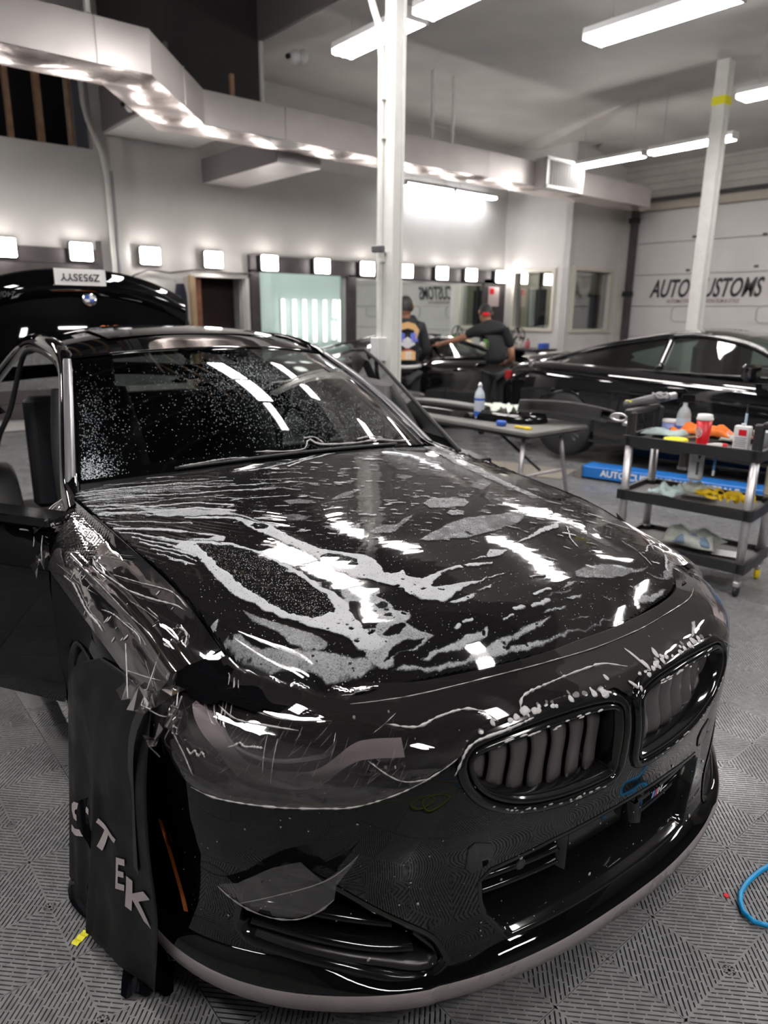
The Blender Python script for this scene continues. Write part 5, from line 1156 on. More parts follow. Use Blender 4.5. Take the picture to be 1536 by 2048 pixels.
def foam_material(name, col=(.35, .36, .375), cell=105):
    m = bpy.data.materials.new(name); m.use_nodes = True; N, L = nodes(m); N.clear()
    o = N.new('ShaderNodeOutputMaterial'); tr_ = N.new('ShaderNodeBsdfTransparent'); p = N.new('ShaderNodeBsdfPrincipled')
    p.inputs['Base Color'].default_value = (*col, 1); p.inputs['Roughness'].default_value = .55; p.inputs['Specular IOR Level'].default_value = .4
    tc = N.new('ShaderNodeTexCoord'); af = N.new('ShaderNodeAttribute'); af.attribute_name = 'foam'; ad = N.new('ShaderNodeAttribute'); ad.attribute_name = 'dots'
    def M_(op, a, b_=None, c_=None):
        q = N.new('ShaderNodeMath'); q.operation = op
        for i, v in enumerate((a, b_, c_)):
            if v is None: continue
            if isinstance(v, (int, float)): q.inputs[i].default_value = v
            else: L.new(v, q.inputs[i])
        return q.outputs[0]
    def sstep(v, a, b_, t0=0., t1=1.):
        r = N.new('ShaderNodeMapRange'); r.interpolation_type = 'SMOOTHSTEP'; r.inputs['From Min'].default_value = a; r.inputs['From Max'].default_value = b_
        r.inputs['To Min'].default_value = t0; r.inputs['To Max'].default_value = t1; L.new(v, r.inputs['Value']); return r.outputs[0]
    n = N.new('ShaderNodeTexNoise'); n.inputs['Scale'].default_value = 260; n.inputs['Detail'].default_value = 4; L.new(tc.outputs['Object'], n.inputs['Vector'])
    v1 = N.new('ShaderNodeTexVoronoi'); v1.inputs['Scale'].default_value = cell; L.new(tc.outputs['Object'], v1.inputs['Vector'])
    v2 = N.new('ShaderNodeTexVoronoi'); v2.inputs['Scale'].default_value = 330; L.new(tc.outputs['Object'], v2.inputs['Vector'])
    v3 = N.new('ShaderNodeTexVoronoi'); v3.inputs['Scale'].default_value = 300; L.new(tc.outputs['Object'], v3.inputs['Vector'])
    n5 = N.new('ShaderNodeTexNoise'); n5.inputs['Scale'].default_value = 14; L.new(tc.outputs['Object'], n5.inputs['Vector'])
    # body of the foam: grain, thin where the value is low
    a = M_('MULTIPLY_ADD', M_('SUBTRACT', n.outputs['Fac'], .5), .55, af.outputs['Fac']); body = M_('MULTIPLY', sstep(a, .20, .95), .97)
    # bubbles: random discs that open the foam
    sep = N.new('ShaderNodeSeparateColor'); L.new(v1.outputs['Color'], sep.inputs[0])
    rad = M_('MULTIPLY', sstep(sep.outputs[0], .80, 1.0), .40); rad = M_('MULTIPLY', rad, sstep(n5.outputs['Fac'], .42, .62)); hole = M_('LESS_THAN', v1.outputs['Distance'], rad)
    sep2 = N.new('ShaderNodeSeparateColor'); L.new(v2.outputs['Color'], sep2.inputs[0]); hole2 = M_('LESS_THAN', v2.outputs['Distance'], M_('MULTIPLY', sstep(sep2.outputs[1], .62, 1.0), .34))
    body = M_('MULTIPLY', body, M_('SUBTRACT', 1, M_('MULTIPLY', hole, .9))); body = M_('MULTIPLY', body, M_('SUBTRACT', 1, M_('MULTIPLY', hole2, .6)))
    # specks
    sep3 = N.new('ShaderNodeSeparateColor'); L.new(v3.outputs['Color'], sep3.inputs[0])
    dot = M_('LESS_THAN', v3.outputs['Distance'], M_('MULTIPLY', M_('GREATER_THAN', ad.outputs['Fac'], sep3.outputs[2]), M_('MULTIPLY_ADD', sep3.outputs[0], .34, .06)))
    al = M_('MAXIMUM', body, M_('MULTIPLY', dot, .8))
    mx = N.new('ShaderNodeMixShader'); L.new(al, mx.inputs[0]); L.new(tr_.outputs[0], mx.inputs[1]); L.new(p.outputs[0], mx.inputs[2]); L.new(mx.outputs[0], o.inputs[0])
    return m
FOAM_M = foam_material('soap_foam')
M['bead'] = mat('foam_bead', (.36, .35, .35), .4)
M['crease_glint'] = mat('film_crease_glint', (.26, .245, .25), .12, spec=.9)
M['film'] = clear('clear_film', (.93, .93, .94), gl=.035, rough=.045, haze=.012, hazecol=(.55, .5, .5), edge=.75)
M['film2'] = clear('clear_film_loose', (.88, .87, .88), gl=.07, rough=.07, haze=.022, hazecol=(.55, .50, .50), edge=.85)

# --- film over the bonnet
xs_ = np.arange(-.785, .7851, .0038); vs_ = np.arange(.150, 1.62, .0038)
VV, XX = np.meshgrid(vs_, xs_, indexing='ij')
Z0 = hood_z(XX, VV)
HP = np.array(hpoly); ins_ = inpoly(XX, VV, HP); edge_d = polydist(XX, VV, HP)
PH = np.arctan2(VV-1.84, XX+1.10); RR = np.hypot(XX+1.10, VV-1.84)
zone = sst(-XX, .28, .50)*sst(VV, .78, .98)*(.35+.65*vnoise(XX, VV, 9, 3, 2))
wr = np.sin(PH*330+3.2*vnoise(PH*30, RR*3, 1.0, 5, 2)*6.28)*(.6+.8*vnoise(PH*60, RR*2, 1, 9, 2))
loose = .0009*(vnoise(XX*1.0, VV*2.2, 7, 21, 3)-.5)+.00022*(vnoise(XX*.8+VV, VV*3, 22, 31, 2)-.5)
crump = sst(XX, .50, .72)*sst(VV, 1.15, 1.45)
film_z = Z0+.0040+zone*.0011*wr+loose*(1+1.2*crump)+crump*.006*(np.abs(vnoise(XX, VV, 16, 44, 3)-.5)*2)
keep = ins_[:-1, :-1] & ins_[1:, 1:]
film = gridmesh('protective_film', np.stack([XX, VV, film_z], -1), keep, M['film'])
film.parent = car; fm = film; film.parent = None; film.matrix_world = Matrix.Translation(car.location) @ Matrix.Rotation(-.07545, 4, 'Z')
CARM = film.matrix_world.copy()
tag(film, 'large wet clear protective film over the black bonnet, finely wrinkled at its rear left corner', 'film')
def on_car(o): o.matrix_world = CARM.copy(); return o
# --- foam
xs_ = np.arange(-.79, .7901, .0031); vs_ = np.arange(.155, 1.60, .0031)
VV, XX = np.meshgrid(vs_, xs_, indexing='ij')
wx = .016*(vnoise(XX, VV, 26, 61, 4)-.5)+.006*(vnoise(XX, VV, 90, 62, 2)-.5); wy = .016*(vnoise(XX, VV, 26, 71, 4)-.5)+.006*(vnoise(XX, VV, 90, 72, 2)-.5)
XW, VW = XX+wx, VV+wy
foam = np.zeros(XX.shape); 
def add_poly(P_, w, soft=.004, sub=False):
    global foam
    P_ = np.array(P_, float); lo, hi = P_.min(0)-.02, P_.max(0)+.02
    j0, j1 = np.searchsorted(xs_, [lo[0], hi[0]]); i0, i1 = np.searchsorted(vs_, [lo[1], hi[1]])
    if i1 <= i0 or j1 <= j0: return
    X_, Y_ = XW[i0:i1, j0:j1], VW[i0:i1, j0:j1]
    d = polydist(X_, Y_, P_)*np.where(inpoly(X_, Y_, P_), 1, -1); k = sst(d, -soft*.5, soft)
    if sub: foam[i0:i1, j0:j1] *= 1-k
    else: foam[i0:i1, j0:j1] = np.maximum(foam[i0:i1, j0:j1], k*w)
for w, P_ in FOAM: add_poly(P_, w*.93, .005)
for P_ in HOLES: add_poly(P_, 1, .003, True)
for k in range(80):                                            # torn openings in the wide foam at the front left
    x, v = (RNG.uniform(-.50, -.05), RNG.uniform(.20, .42)) if k < 55 else (RNG.uniform(-.35, .05), RNG.uniform(.42, .62))
    a = RNG.uniform(.002, .008)*(1 if k % 5 else 1.5); b_ = a*RNG.uniform(.35, .7); th = RNG.uniform(-.9, -.3); c_, s_ = math.cos(th), math.sin(th)
    add_poly([(x+a*c_*math.cos(t)-b_*s_*math.sin(t), v+a*s_*math.cos(t)+b_*c_*math.sin(t)) for t in np.linspace(0, 2*math.pi, 12)[:-1]], 1, .002, True)
def add_line(P_, hw, w=.8):
    global foam
    P_ = spl(P_, 20); lo, hi = P_.min(0)-.03, P_.max(0)+.03
    j0, j1 = np.searchsorted(xs_, [lo[0], hi[0]]); i0, i1 = np.searchsorted(vs_, [lo[1], hi[1]])
    if i1 <= i0 or j1 <= j0: return
    X_, Y_ = XW[i0:i1, j0:j1], VW[i0:i1, j0:j1]; d = polydist(X_, Y_, P_, False)
    foam[i0:i1, j0:j1] = np.maximum(foam[i0:i1, j0:j1], w*sst(-d, -hw*1.6, -hw*.3))
for P_, hw in STREAK: add_line(P_, max(hw, .0019), .9)
# the fan of drawn-out lines at the rear left, following the wrinkles
for k in range(60):
    ph = -.66-.62*((k+RNG.random()*.8)/60)**1.1; r0 = .42+.05*RNG.random(); r1 = r0+.12+.42*RNG.random()*(1-.55*k/60)
    a0 = np.array([-1.10+r0*math.cos(ph), 1.84+r0*math.sin(ph)]); a1 = np.array([-1.10+r1*math.cos(ph+.02*RNG.random()), 1.84+r1*math.sin(ph)])
    if abs(a0[0]) > .77: a0 = a1+(a0-a1)*.8
    add_line([a0, (a0+a1)/2+[.004*RNG.random(), .003], a1], .0014+.0022*RNG.random()**2, .5+.35*RNG.random())
# small drawn-out patches
for k in range(760):
    x = RNG.uniform(-.48, .68); v = RNG.uniform(.22, 1.38) if k < 380 else RNG.uniform(.60, 1.40)
    if v < .56 and x < .12: continue
    if v > .95 and x > .45: continue
    big = RNG.random() < .15; a = RNG.uniform(.006, .018)*(1.6 if big else 1); b_ = a*RNG.uniform(.16, .34); th = -.62+.12*RNG.normal()+(.15 if v > .8 else 0)
    c_, s_ = math.cos(th), math.sin(th); q = [(x+a*c_*math.cos(t)-b_*s_*math.sin(t), v+a*s_*math.cos(t)+b_*c_*math.sin(t)) for t in np.linspace(0, 2*math.pi, 11)[:-1]]
    add_poly(q, .58+.32*RNG.random(), .003)
dots = .045+.10*vnoise(XX, VV, 6, 81, 2)**2+.34*sst(XX+.25*(VV-.6), .28, .55)*sst(VV, .4, .6)*vnoise(XX, VV, 12, 84, 3)
for P_ in SPECK:
    P_ = np.array(P_); k = inpoly(XX, VV, P_); dots = np.where(k, .75, dots)
# arcs left by the squeegee on the right
for k, r_ in enumerate((.16, .205, .25)):
    d = np.abs(np.hypot((XX-.36)*1.0, (VV-.42)*.85)-r_); seg_ = sst(VV-XX, .10, .25); dots = np.maximum(dots, .5*sst(-d, -.006, -.001)*seg_)
foam *= (.86+.28*vnoise(XX, VV, 40, 91, 3)); foam *= 1-.2*sst(vnoise(XX, VV, 11, 95, 3), .55, .75)*(foam < .6)
ins_ = inpoly(XX, VV, HP); keepf = ins_[:-1, :-1] & ins_[1:, 1:]
FZ = hood_z(XX, VV)+.0062+.0016*np.clip(foam, 0, 1)+.0009*(vnoise(XX, VV, 120, 97, 2)-.5)*foam
fo_ = gridmesh('soap_foam', np.stack([XX, VV, FZ], -1), keepf, FOAM_M, None, {'foam': np.clip(foam, 0, 1.1), 'dots': dots})
on_car(fo_); tag(fo_, 'white soap foam in swirls, rings and drawn-out flecks on the wet bonnet', 'foam', kind='stuff')

# --- film over the nose and headlights
WB = [-1.16, -1.10, -1.054, -1.02, -.985, -.935, -.88, -.814, -.716, -.66, -.60, -.537, -.456, -.41, -.363, -.264, -.15, -.03, .0, .03, .12, .26, .377, .44, .52, .66, .81, .95, 1.10, 1.16]
ZB = [.69, .672, .649, .612, .60, .595, .598, .603, .611, .615, .632, .656, .694, .716, .727, .735, .732, .724, .70, .724, .733, .733, .727, .70, .655, .615, .604, .60, .65, .69]
w1_ = np.arange(-1.16, 1.1601, .0075); u1_ = np.linspace(0, 1, 46)
UU, WW = np.meshgrid(u1_, w1_, indexing='ij'); zb_ = np.interp(WW, WB, ZB)+.004*(vnoise(WW, 0*WW, 30, 5, 2)-.5); ZZ = zb_+(.781-zb_)*UU
puff = .0055+.004*(vnoise(WW*1.3, ZZ*2.5, 6, 12, 3))+.0007*np.sin(WW*95+ZZ*40+5*vnoise(WW, ZZ, 9, 15, 2))*sst(np.abs(WW), .45, .8)*vnoise(WW, ZZ, 5, 17, 1)+.0045*(vnoise(WW*3+ZZ*4, ZZ*12+WW*1.5, 3.2, 119, 2)-.5)
puff += .010*np.exp(-((ZZ-.748)/.012)**2)*(.4+.6*vnoise(WW, 0*WW, 7, 25, 2))*(np.abs(WW) < .9)
M['film3'] = clear('clear_film_nose', (.90, .89, .90), gl=.12, rough=.035, haze=.018, hazecol=(.55, .50, .50), edge=.9)
nf = gridmesh('protective_film', nose(WW, ZZ, puff), np.ones((len(u1_)-1, len(w1_)-1), bool), M['film3']); on_car(nf)
tag(nf, 'loose clear film over both headlights and the nose above the kidney grilles', 'film')
def bead(parent, P_, r, m, off=.008, n=None, vary=.4, fn=None, closed=False):
    P_ = spl(P_, n or max(8, len(P_)*7)); pts = [fn(a, b_, off) if fn else nose(a, b_, off) for a, b_ in P_]
    rr = [r*(1+vary*RNG.normal()) for _ in pts]; rr = [max(.25*r, q)*(.62 if fn else 1)*min(1, .25+i*.3, .25+(len(rr)-1-i)*.3) for i, q in enumerate(rr)]
    return MB().tube(pts, rr, 6).build('foam_bead' if m is M['bead'] else 'crease_glint_line', m, parent, True)
cf_ = MB().grid([[Vector(p)+Vector((0, 0, .006+.003*math.sin(i*1.1+j))) for j, p in enumerate(row)] for i, row in enumerate(CAPG)]).build('corner_film', M['film3'], nf, True)
# creases, drips, and pale loops and top line painting in reflected light
bead(nf, [(w, z+.001) for w, z in zip(WB[4:13], ZB[4:13])], .0013, M['bead'], .011, 70, .5)
bead(nf, [(w, z) for w, z in zip(WB[23:29], ZB[23:29])], .0013, M['bead'], .011, 60, .5)
for k, r_, m_ in (('wave1', .0022, 'bead'), ('wave2', .0024, 'bead'), ('wave3', .0026, 'bead'), ('top', .0012, 'crease_glint'), ('lens1', .0011, 'crease_glint'), ('lens2', .0014, 'bead'), ('loop0', .0009, 'crease_glint'), ('loop1', .0009, 'crease_glint'), ('loop2', .0009, 'crease_glint'), ('loop3', .0009, 'crease_glint'), ('loop4', .0009, 'crease_glint'), ('loop5', .0010, 'crease_glint'),
                  ('squig', .0018, 'bead'), ('squig2', .0020, 'bead'), ('strk1', .0008, 'crease_glint'), ('strk2', .0008, 'crease_glint'), ('strk3', .0009, 'crease_glint'), ('edge4', .0012, 'crease_glint'), ('vee', .0012, 'crease_glint')):
    bead(nf, NLINES[k], r_, M[m_], .0115 if k != 'top' else .0135)
for k in range(70):                                            # fine scratch-like tension lines over the near headlight
    w0 = RNG.uniform(-.95, -.56); z0 = RNG.uniform(.64, .73); l_ = RNG.uniform(.02, .08); a = RNG.choice([1.05, 1.2, .75])+.05*RNG.normal()
    bead(nf, [(w0, z0), (w0+l_*.5*math.cos(a)*.6, z0+l_*.25*math.sin(a)), (w0+l_*math.cos(a)*.6, min(z0+l_*.5*math.sin(a), .76))], .00028, M['crease_glint'], .0105, 6, .1)
# foam blobs above the grilles, and drops
def blob(parent, w, z, a, b_, th, off, m=None, fn=None, name='foam_blob'):
    V = []; n = 12; pf = fn or nose
    for rr, h_ in ((1, 0), (.75, .45), (.35, .8)):
        for k in range(n):
            t = 2*math.pi*k/n; q = 1+.08*math.sin(3*t+w*90)+.05*math.sin(5*t+z*200); x_, y_ = a*rr*q*math.cos(t), b_*rr*q*math.sin(t)
            V.append(pf(w+x_*math.cos(th)-y_*math.sin(th), z+x_*math.sin(th)+y_*math.cos(th), off+h_*min(a, b_)*.7))
    V.append(pf(w, z, off+.9*min(a, b_)*.7)); F = []
    for r_ in range(2):
        for k in range(n): F.append((r_*n+k, r_*n+(k+1) % n, (r_+1)*n+(k+1) % n, (r_+1)*n+k))
    F += [(2*n+k, 2*n+(k+1) % n, 3*n) for k in range(n)]
    return V, F
FB = MB()
for s in (1, -1):
    for k in range(34):
        w = s*RNG.uniform(.05, .40); zt_ = float(np.interp(abs(w), [x for x, _ in sorted(KID[2:8])], [y for _, y in sorted(KID[2:8])]))
        sz = RNG.uniform(.0018, .0055); FB.add(*blob(None, w, zt_+.012+.003*RNG.normal(), sz*RNG.uniform(1, 2.4), sz, .1, .011 if RNG.random() < .5 else .006))
    for k in range(26):
        w = s*RNG.uniform(.06, .42); zb2 = float(np.interp(abs(w), [.03, .062, .203, .31, .388, .44], [.54, .521, .526, .546, .583, .64])); sz = RNG.uniform(.001, .003)
        FB.add(*blob(None, w, zb2+RNG.uniform(-.004, .004), sz*RNG.uniform(1, 3), sz, .1*s, .011))
    for k in range(16): 
        w = s*RNG.uniform(.10, .36); FB.add(*blob(None, w, .704+.002*RNG.normal(), RNG.uniform(.004, .012), .0016, 0.02, .010))
for w, z, a, b_, th in ((.085, .748, .004, .014, .3), (.093, .737, .005, .008, 0), (.15, .745, .010, .005, .5), (-.04, .742, .005, .004, 0), (.02, .72, .012, .004, 2.4), (.035, .71, .006, .004, 1), (-.10, .733, .004, .006, 0)): FB.add(*blob(None, w, z, a, b_, th, .012))
for k in range(260):                                            # stray drops on the bumper
    w = RNG.uniform(-1.05, .9); z = RNG.uniform(.20, .76)
    sz = RNG.uniform(.0005, .0013) if RNG.random() < .85 else RNG.uniform(.0015, .0032)
    if 0.03 < abs(w) < .44 and .53 < z < .71: continue
    FB.add(*blob(None, w, z, sz*RNG.uniform(.8, 1.6), sz*RNG.uniform(.8, 2), RNG.uniform(0, 3), .0015))
fbo = FB.build('foam_drops', M['bead'], None, True); on_car(fbo); tag(fbo, 'white foam flecks and water drops along the grille edges and bumper', 'foam', kind='stuff')
# bigger drips with a shape of their own on the lower bumper
# --- film on the near fender
fv = np.arange(.52, 1.60, .0065); ft = np.linspace(.0, .27, 46); P_ = np.zeros((len(fv), len(ft), 3))
for i, v in enumerate(fv):
    for j, t in enumerate(ft):
        rear_ = float(sst(np.array(v), 1.12, 1.25)); ridge = sst(np.array(t), .10, .0)
        ww_ = .0016*math.sin((v*1.0+t*.55)*2*math.pi/.017+2*float(vnoise(v*3, t*9, 4, 7, 2)))*rear_*(t < .165)
        rg = .010*math.exp(-((t-.155)/.012)**2)*(v < 1.24)+.004*math.exp(-((t-.11)/.01)**2)*(v < 1.1)
        P_[i, j] = fend(-1, v, t, .005+ww_+rg+   .0016*float(vnoise(v*2, t*6, 9, 77, 2)))
ff = gridmesh('protective_film', P_, np.ones((len(fv)-1, len(ft)-1), bool), M['film']); on_car(ff)
tag(ff, 'clear film pleated like a fan over the near fender beside the bonnet', 'film')
fnf = lambda v, t, off: fend(-1, v, t, off)
for k, r_, m_ in (('ridge', .0022, 'crease_glint'), ('foamA', .0032, 'bead'), ('foamB', .0020, 'bead'), ('foamC', .0034, 'bead'), ('foamD', .0024, 'bead'), ('foamE', .0018, 'bead'), ('foamF', .0036, 'bead'), ('l1', .0010, 'bead'), ('l2', .0010, 'bead'), ('l3', .0010, 'crease_glint'), ('l4', .0012, 'crease_glint'), ('e1', .0012, 'crease_glint')):
    bead(ff, FLINES[k], r_, M[m_], .010 if k != 'ridge' else .016, fn=fnf)
for k in range(44):                                            # pleats catching light
    v0 = 1.20+.40*k/44; bead(ff, [(v0+.008*RNG.normal(), .02+.02*RNG.random()), (v0+.02+.03*(1.6-v0)/.4, .085), (1.30+(v0-1.20)*.68, .15+.012*RNG.random())], .0003+.0006*RNG.random()**2, M['crease_glint'], .008, 8, .3, fnf)
for k in range(30):                                            # foam ovals under the fender film
    v = RNG.uniform(.60, 1.15); t = RNG.uniform(.03, .25); sz = RNG.uniform(.002, .0055)
    V, F = blob(None, 0, 0, sz*RNG.uniform(1, 1.8), sz*.6, 0, 0, fn=lambda a, b_, o_: fend(-1, v+b_, np.clip(t+a*1.6, 0, .4), .008+o_*.3))
    if k == 0: FB2 = MB()
    FB2.add(V, F)
o = FB2.build('foam_ovals', M['bead'], ff, True); o['kind'] = 'stuff'
# crumpled film gathered at the front corner of the fender and at its rear tip
def crumple(parent, c, size, seed, m, n=7, flat=.45):
    r_ = np.random.default_rng(seed); G = []
    for i in range(n):
        row = []
        for j in range(n):
            u, v = i/(n-1)-.5, j/(n-1)-.5; row.append((c[0]+size[0]*u+.2*size[0]/n*r_.normal(), c[1]+size[1]*v+.2*size[1]/n*r_.normal(), c[2]+size[2]*(u*.6-v*.4)+flat*size[2]*r_.normal()*.5))
        G.append(row)
    b = MB()
    for i in range(n-1):
        for j in range(n-1):
            a = len(b.V); q = [G[i][j], G[i][j+1], G[i+1][j+1], G[i+1][j]]
            b.V += q; b.F += [(a, a+1, a+2), (a, a+2, a+3)]
    return b.build('crumpled_fold', m, parent)
crumple(ff, (-.86, .545, .742), (.11, .16, .05), 3, M['film'], 6, .5); crumple(ff, (-.875, .47, .70), (.07, .08, .09), 5, M['film'], 5, .5)
crumple(ff, (-.865, 1.52, .875), (.11, .20, .04), 8, M['film'], 7, .4); crumple(ff, (-.93, 1.33, .80), (.04, .10, .08), 9, M['film'], 5, .4)
for P3 in ([(-.80, .66, .775), (-.83, .60, .78), (-.86, .56, .755), (-.90, .50, .735)], [(-.90, .50, .735), (-.87, .47, .715), (-.84, .46, .712)], [(-.90, .58, .775), (-.86, .56, .755), (-.80, .50, .745)], [(-.88, .66, .80), (-.915, .54, .735)],
           [(-.83, .46, .752), (-.855, .455, .70), (-.87, .46, .66), (-.845, .42, .64)], [(-.895, .50, .69), (-.90, .505, .655), (-.88, .47, .625)], [(-.76, .56, .785), (-.82, .50, .75), (-.845, .45, .74)], [(-.80, 1.62, .905), (-.86, 1.55, .885), (-.91, 1.40, .83), (-.925, 1.33, .80)], [(-.80, 1.62, .905), (-.90, 1.50, .86), (-.93, 1.42, .82)]):
    MB().tube(spl(P3, 24), [.0012*(1+.5*RNG.random()) for _ in range(24)], 6).build('crease_glint_line', M['crease_glint'], ff, True)
# --- film on the far fender, silvery and crumpled
fv = np.arange(.34, 1.66, .011); ft = np.linspace(.0, .34, 36); P_ = np.zeros((len(fv), len(ft), 3))
for i, v in enumerate(fv):
    for j, t in enumerate(ft):
        cr_ = float(sst(np.array(v), 1.0, 1.4)); P_[i, j] = fend(1, v, t, .006+.022*cr_*abs(float(vnoise(v*1.0, t*1.6, 26, 41, 2))-.5)*2+.005*float(vnoise(v*1.5, t*4, 12, 47, 2))+.006*math.exp(-((t-.10)/.02)**2))
rf_ = gridmesh('protective_film', P_, np.ones((len(fv)-1, len(ft)-1), bool), clear('clear_film_far', (.85, .84, .85), gl=.20, rough=.10, haze=.08, hazecol=(.55, .50, .50), edge=.9)); on_car(rf_)
tag(rf_, 'silvery crumpled clear film along the far fender, beside the tool cart', 'film')
fnr = lambda v, t, off: fend(1, v, t, off)
for P_ in ([(1.62, .03), (1.3, .07), (1.0, .10), (.7, .13)], [(1.5, .12), (1.2, .13), (.95, .15)], [(.92, .19), (.8, .22), (.7, .20), (.60, .18)], [(.8, .10), (.65, .12), (.5, .12)], [(.6, .05), (.5, .07), (.43, .10)]): bead(rf_, P_, .0014, M['crease_glint'], .012, 30, .5, fnr)
for k in range(110):
    v = RNG.uniform(.42, 1.6); t = RNG.uniform(.0, .25); bead(rf_, [(v, t), (v-.03, t+.012*RNG.normal()), (v-.02-.08*RNG.random(), t+.02*RNG.normal())], .0005, M['bead'], .010, 6, .3, fnr)
# --- torn piece of film stuck by the near side intake
lf = [(-.93, .395), (-.90, .376), (-.86, .360), (-.81, .352), (-.76, .358), (-.72, .38), (-.69, .41), (-.685, .45), (-.66, .49), (-.64, .525), (-.66, .50), (-.71, .462), (-.75, .505), (-.80, .485), (-.84, .455), (-.88, .42)]
pf_ = patch('film_scrap', dense(lf, .012), [], .012, lambda w, z: nose(w, z, .012+.012*np.sin((w+.93)*9)*np.clip((z-.35)/.1, 0, 1)+.0007*np.sin(w*90+z*60)), clear('film_scrap_clear', (.85, .84, .85), gl=.10, rough=.08, haze=.035, hazecol=(.5, .46, .46), edge=.85)); on_car(pf_)
tag(pf_, 'torn leaf-shaped scrap of clear film stuck above the near side air intake', 'film')
bead(pf_, lf[:7], .0016, M['crease_glint'], .016, 30, .4); bead(pf_, [(-.88, .38), (-.80, .42), (-.70, .47), (-.645, .525)], .0007, M['crease_glint'], .028, 20, .2)
# --- water specks on the windscreen: dense in patches
def spray(cen, n, sx, sy, rmin, rmax):
    out = []
    for k in range(n):
        p = cen[0]+sx*RNG.normal(); q = cen[1]+sy*RNG.normal()
        if abs(p) > .98 or not (.02 < q < .97): continue
        out.append((p, q, RNG.uniform(rmin, rmax)))
    return out
drops = spray((0, .4), 1500, .55, .28, .0007, .0016)+spray((-.02, .62), 2400, .20, .14, .0006, .0013)+spray((.18, .22), 1800, .26, .13, .0006, .0013)+spray((-.93, .30), 900, .07, .22, .0007, .0016)+spray((-.95, .04), 1300, .05, .06, .0008, .002)+spray((.5, .2), 500, .2, .12, .0006, .0012)+spray((.62, .1), 260, .1, .1, .0008, .0016)
b = MB()
for p, q, r_ in drops:
    c = wind(p, q); e = wind(min(p+.01, 1), q)-wind(p-.01, q); f = wind(p, q+.01)-wind(p, q-.01); e /= np.linalg.norm(e); f /= np.linalg.norm(f); n_ = np.cross(e, f); 
    if n_[2] < 0: n_ = -n_
    V = [c+n_*.0008+r_*(e*math.cos(t)+f*math.sin(t)) for t in (0, 1.257, 2.513, 3.77, 5.027)]+[c+n_*(.0008+r_*.6)]
    b.add(V, [(i, (i+1) % 5, 5) for i in range(5)])
o = b.build('water_specks', mat('water_speck', (.50, .56, .60), .15, spec=.9), None, True); on_car(o); tag(o, 'fine white water specks sprayed over the windscreen', 'water drops', kind='stuff')
# wavy foam line along the cowl
cb = MB()
for (pts, r_) in (([(-.25, .05), (-.10, .03), (.0, .035), (.05, .09), (.10, .05), (.3, .04), (.5, .05), (.62, .035), (.8, .03)], .0035), ([(.03, .10), (.09, .10), (.12, .06)], .003), ([(-.6, .02), (-.4, .03), (-.3, .02)], .003), ([(.35, .065), (.45, .075), (.55, .06)], .004)):
    C_ = spl(pts, 40); cb.tube([wind(p, q)+np.array([0, -.006, .004]) for p, q in C_], [r_*(.4+RNG.random()) for _ in C_], 6)
o = cb.build('foam_line', M['bead'], None, True); on_car(o); tag(o, 'thin wavy foam line along the foot of the windscreen', 'foam', kind='stuff')
# --- black printed masking sheet over the near front wheel
sl = spl([(-.905, .80, .715), (-.935, 1.0, .60), (-.94, 1.10, .40), (-.965, 1.06, .20), (-1.0, .96, .03)], 40); sr_ = spl([(-.882, .49, .74), (-.92, .44, .60), (-.93, .43, .45), (-.93, .43, .28), (-.94, .50, .03)], 40)
G = []
for i in range(40):
    row = []
    for j in range(34):
        t = j/33; p = sl[i]*(1-t)+sr_[i]*t; dpth = i/39
        fold = .008*math.sin(t*9+.8+dpth*1.2)*dpth**.7+.005*math.sin(t*21-dpth*3)*dpth+.014*math.exp(-((t-.47)/.03)**2)*dpth**2
        row.append((p[0]-.03*math.sin(math.pi*t)*dpth-fold, p[1]-.02*math.sin(t*14)*dpth*.5, p[2]+.012*math.sin(math.pi*t)))
    G.append(row)
ms = MB().grid(G).build('masking_sheet', M['sheet'], None, True); solid(ms, .001, 0); on_car(ms)
tag(ms, 'black printed masking sheet hanging over the near front wheel down to the tiles', 'sheet')
if 0: G2 = []
G2 = []                                                        # wet tail lying on the floor
for i in range(16):
    t = i/15; y = .98-.44*t; row = []
    for j in range(12):
        u = j/11; row.append((-1.0-.0*u+.10*u-.03*math.sin(t*7)+.03*t, y-.06*u, .012+.055*math.sin(math.pi*u)*(.6+.5*math.sin(t*11))*(1-.3*t)+.01*math.sin(u*17+t*9)))
    G2.append(row)
MB().grid(G2).build('wet_tail', M['sheetwet'], ms, True)
MB().grid([[(-.975-.012*math.sin(k*.9)+.012*j, .80-.004*k, .36-.028*k+.0*j) for j in (-1, -.4, .2, .8)] for k in range(12)]).build('wet_fold', M['sheetwet'], ms, True)
strip_ = [(-.885, .50, .745), (-.92, .505, .66), (-.93, .51, .5), (-.935, .51, .35)]
MB().grid([[Vector(p)+Vector((-.004, a, 0)) for a in (-.018, 0, .018)] for p in [tuple(q) for q in spl(strip_, 14)]]).build('hem_tape', mat('hem_tape_black', (.02, .018, .019), .4), ms, True)
def glyph(pts, i0, j0, si, sj, rot=0.):
    pass
from mathutils.bvhtree import BVHTree
Gs = np.array(G)
def onsheet(a, d):                                             # a 0..1 across (left to right), d 0..1 down
    i = np.clip(d*39, 0, 38.999); j = np.clip(a*33, 0, 32.999); i0, j0 = int(i), int(j); fi, fj = i-i0, j-j0
    p = (Gs[i0, j0]*(1-fi)+Gs[i0+1, j0]*fi)*(1-fj)+(Gs[i0, j0+1]*(1-fi)+Gs[i0+1, j0+1]*fi)*fj
    return p+np.array([-.0035, -.002, 0])
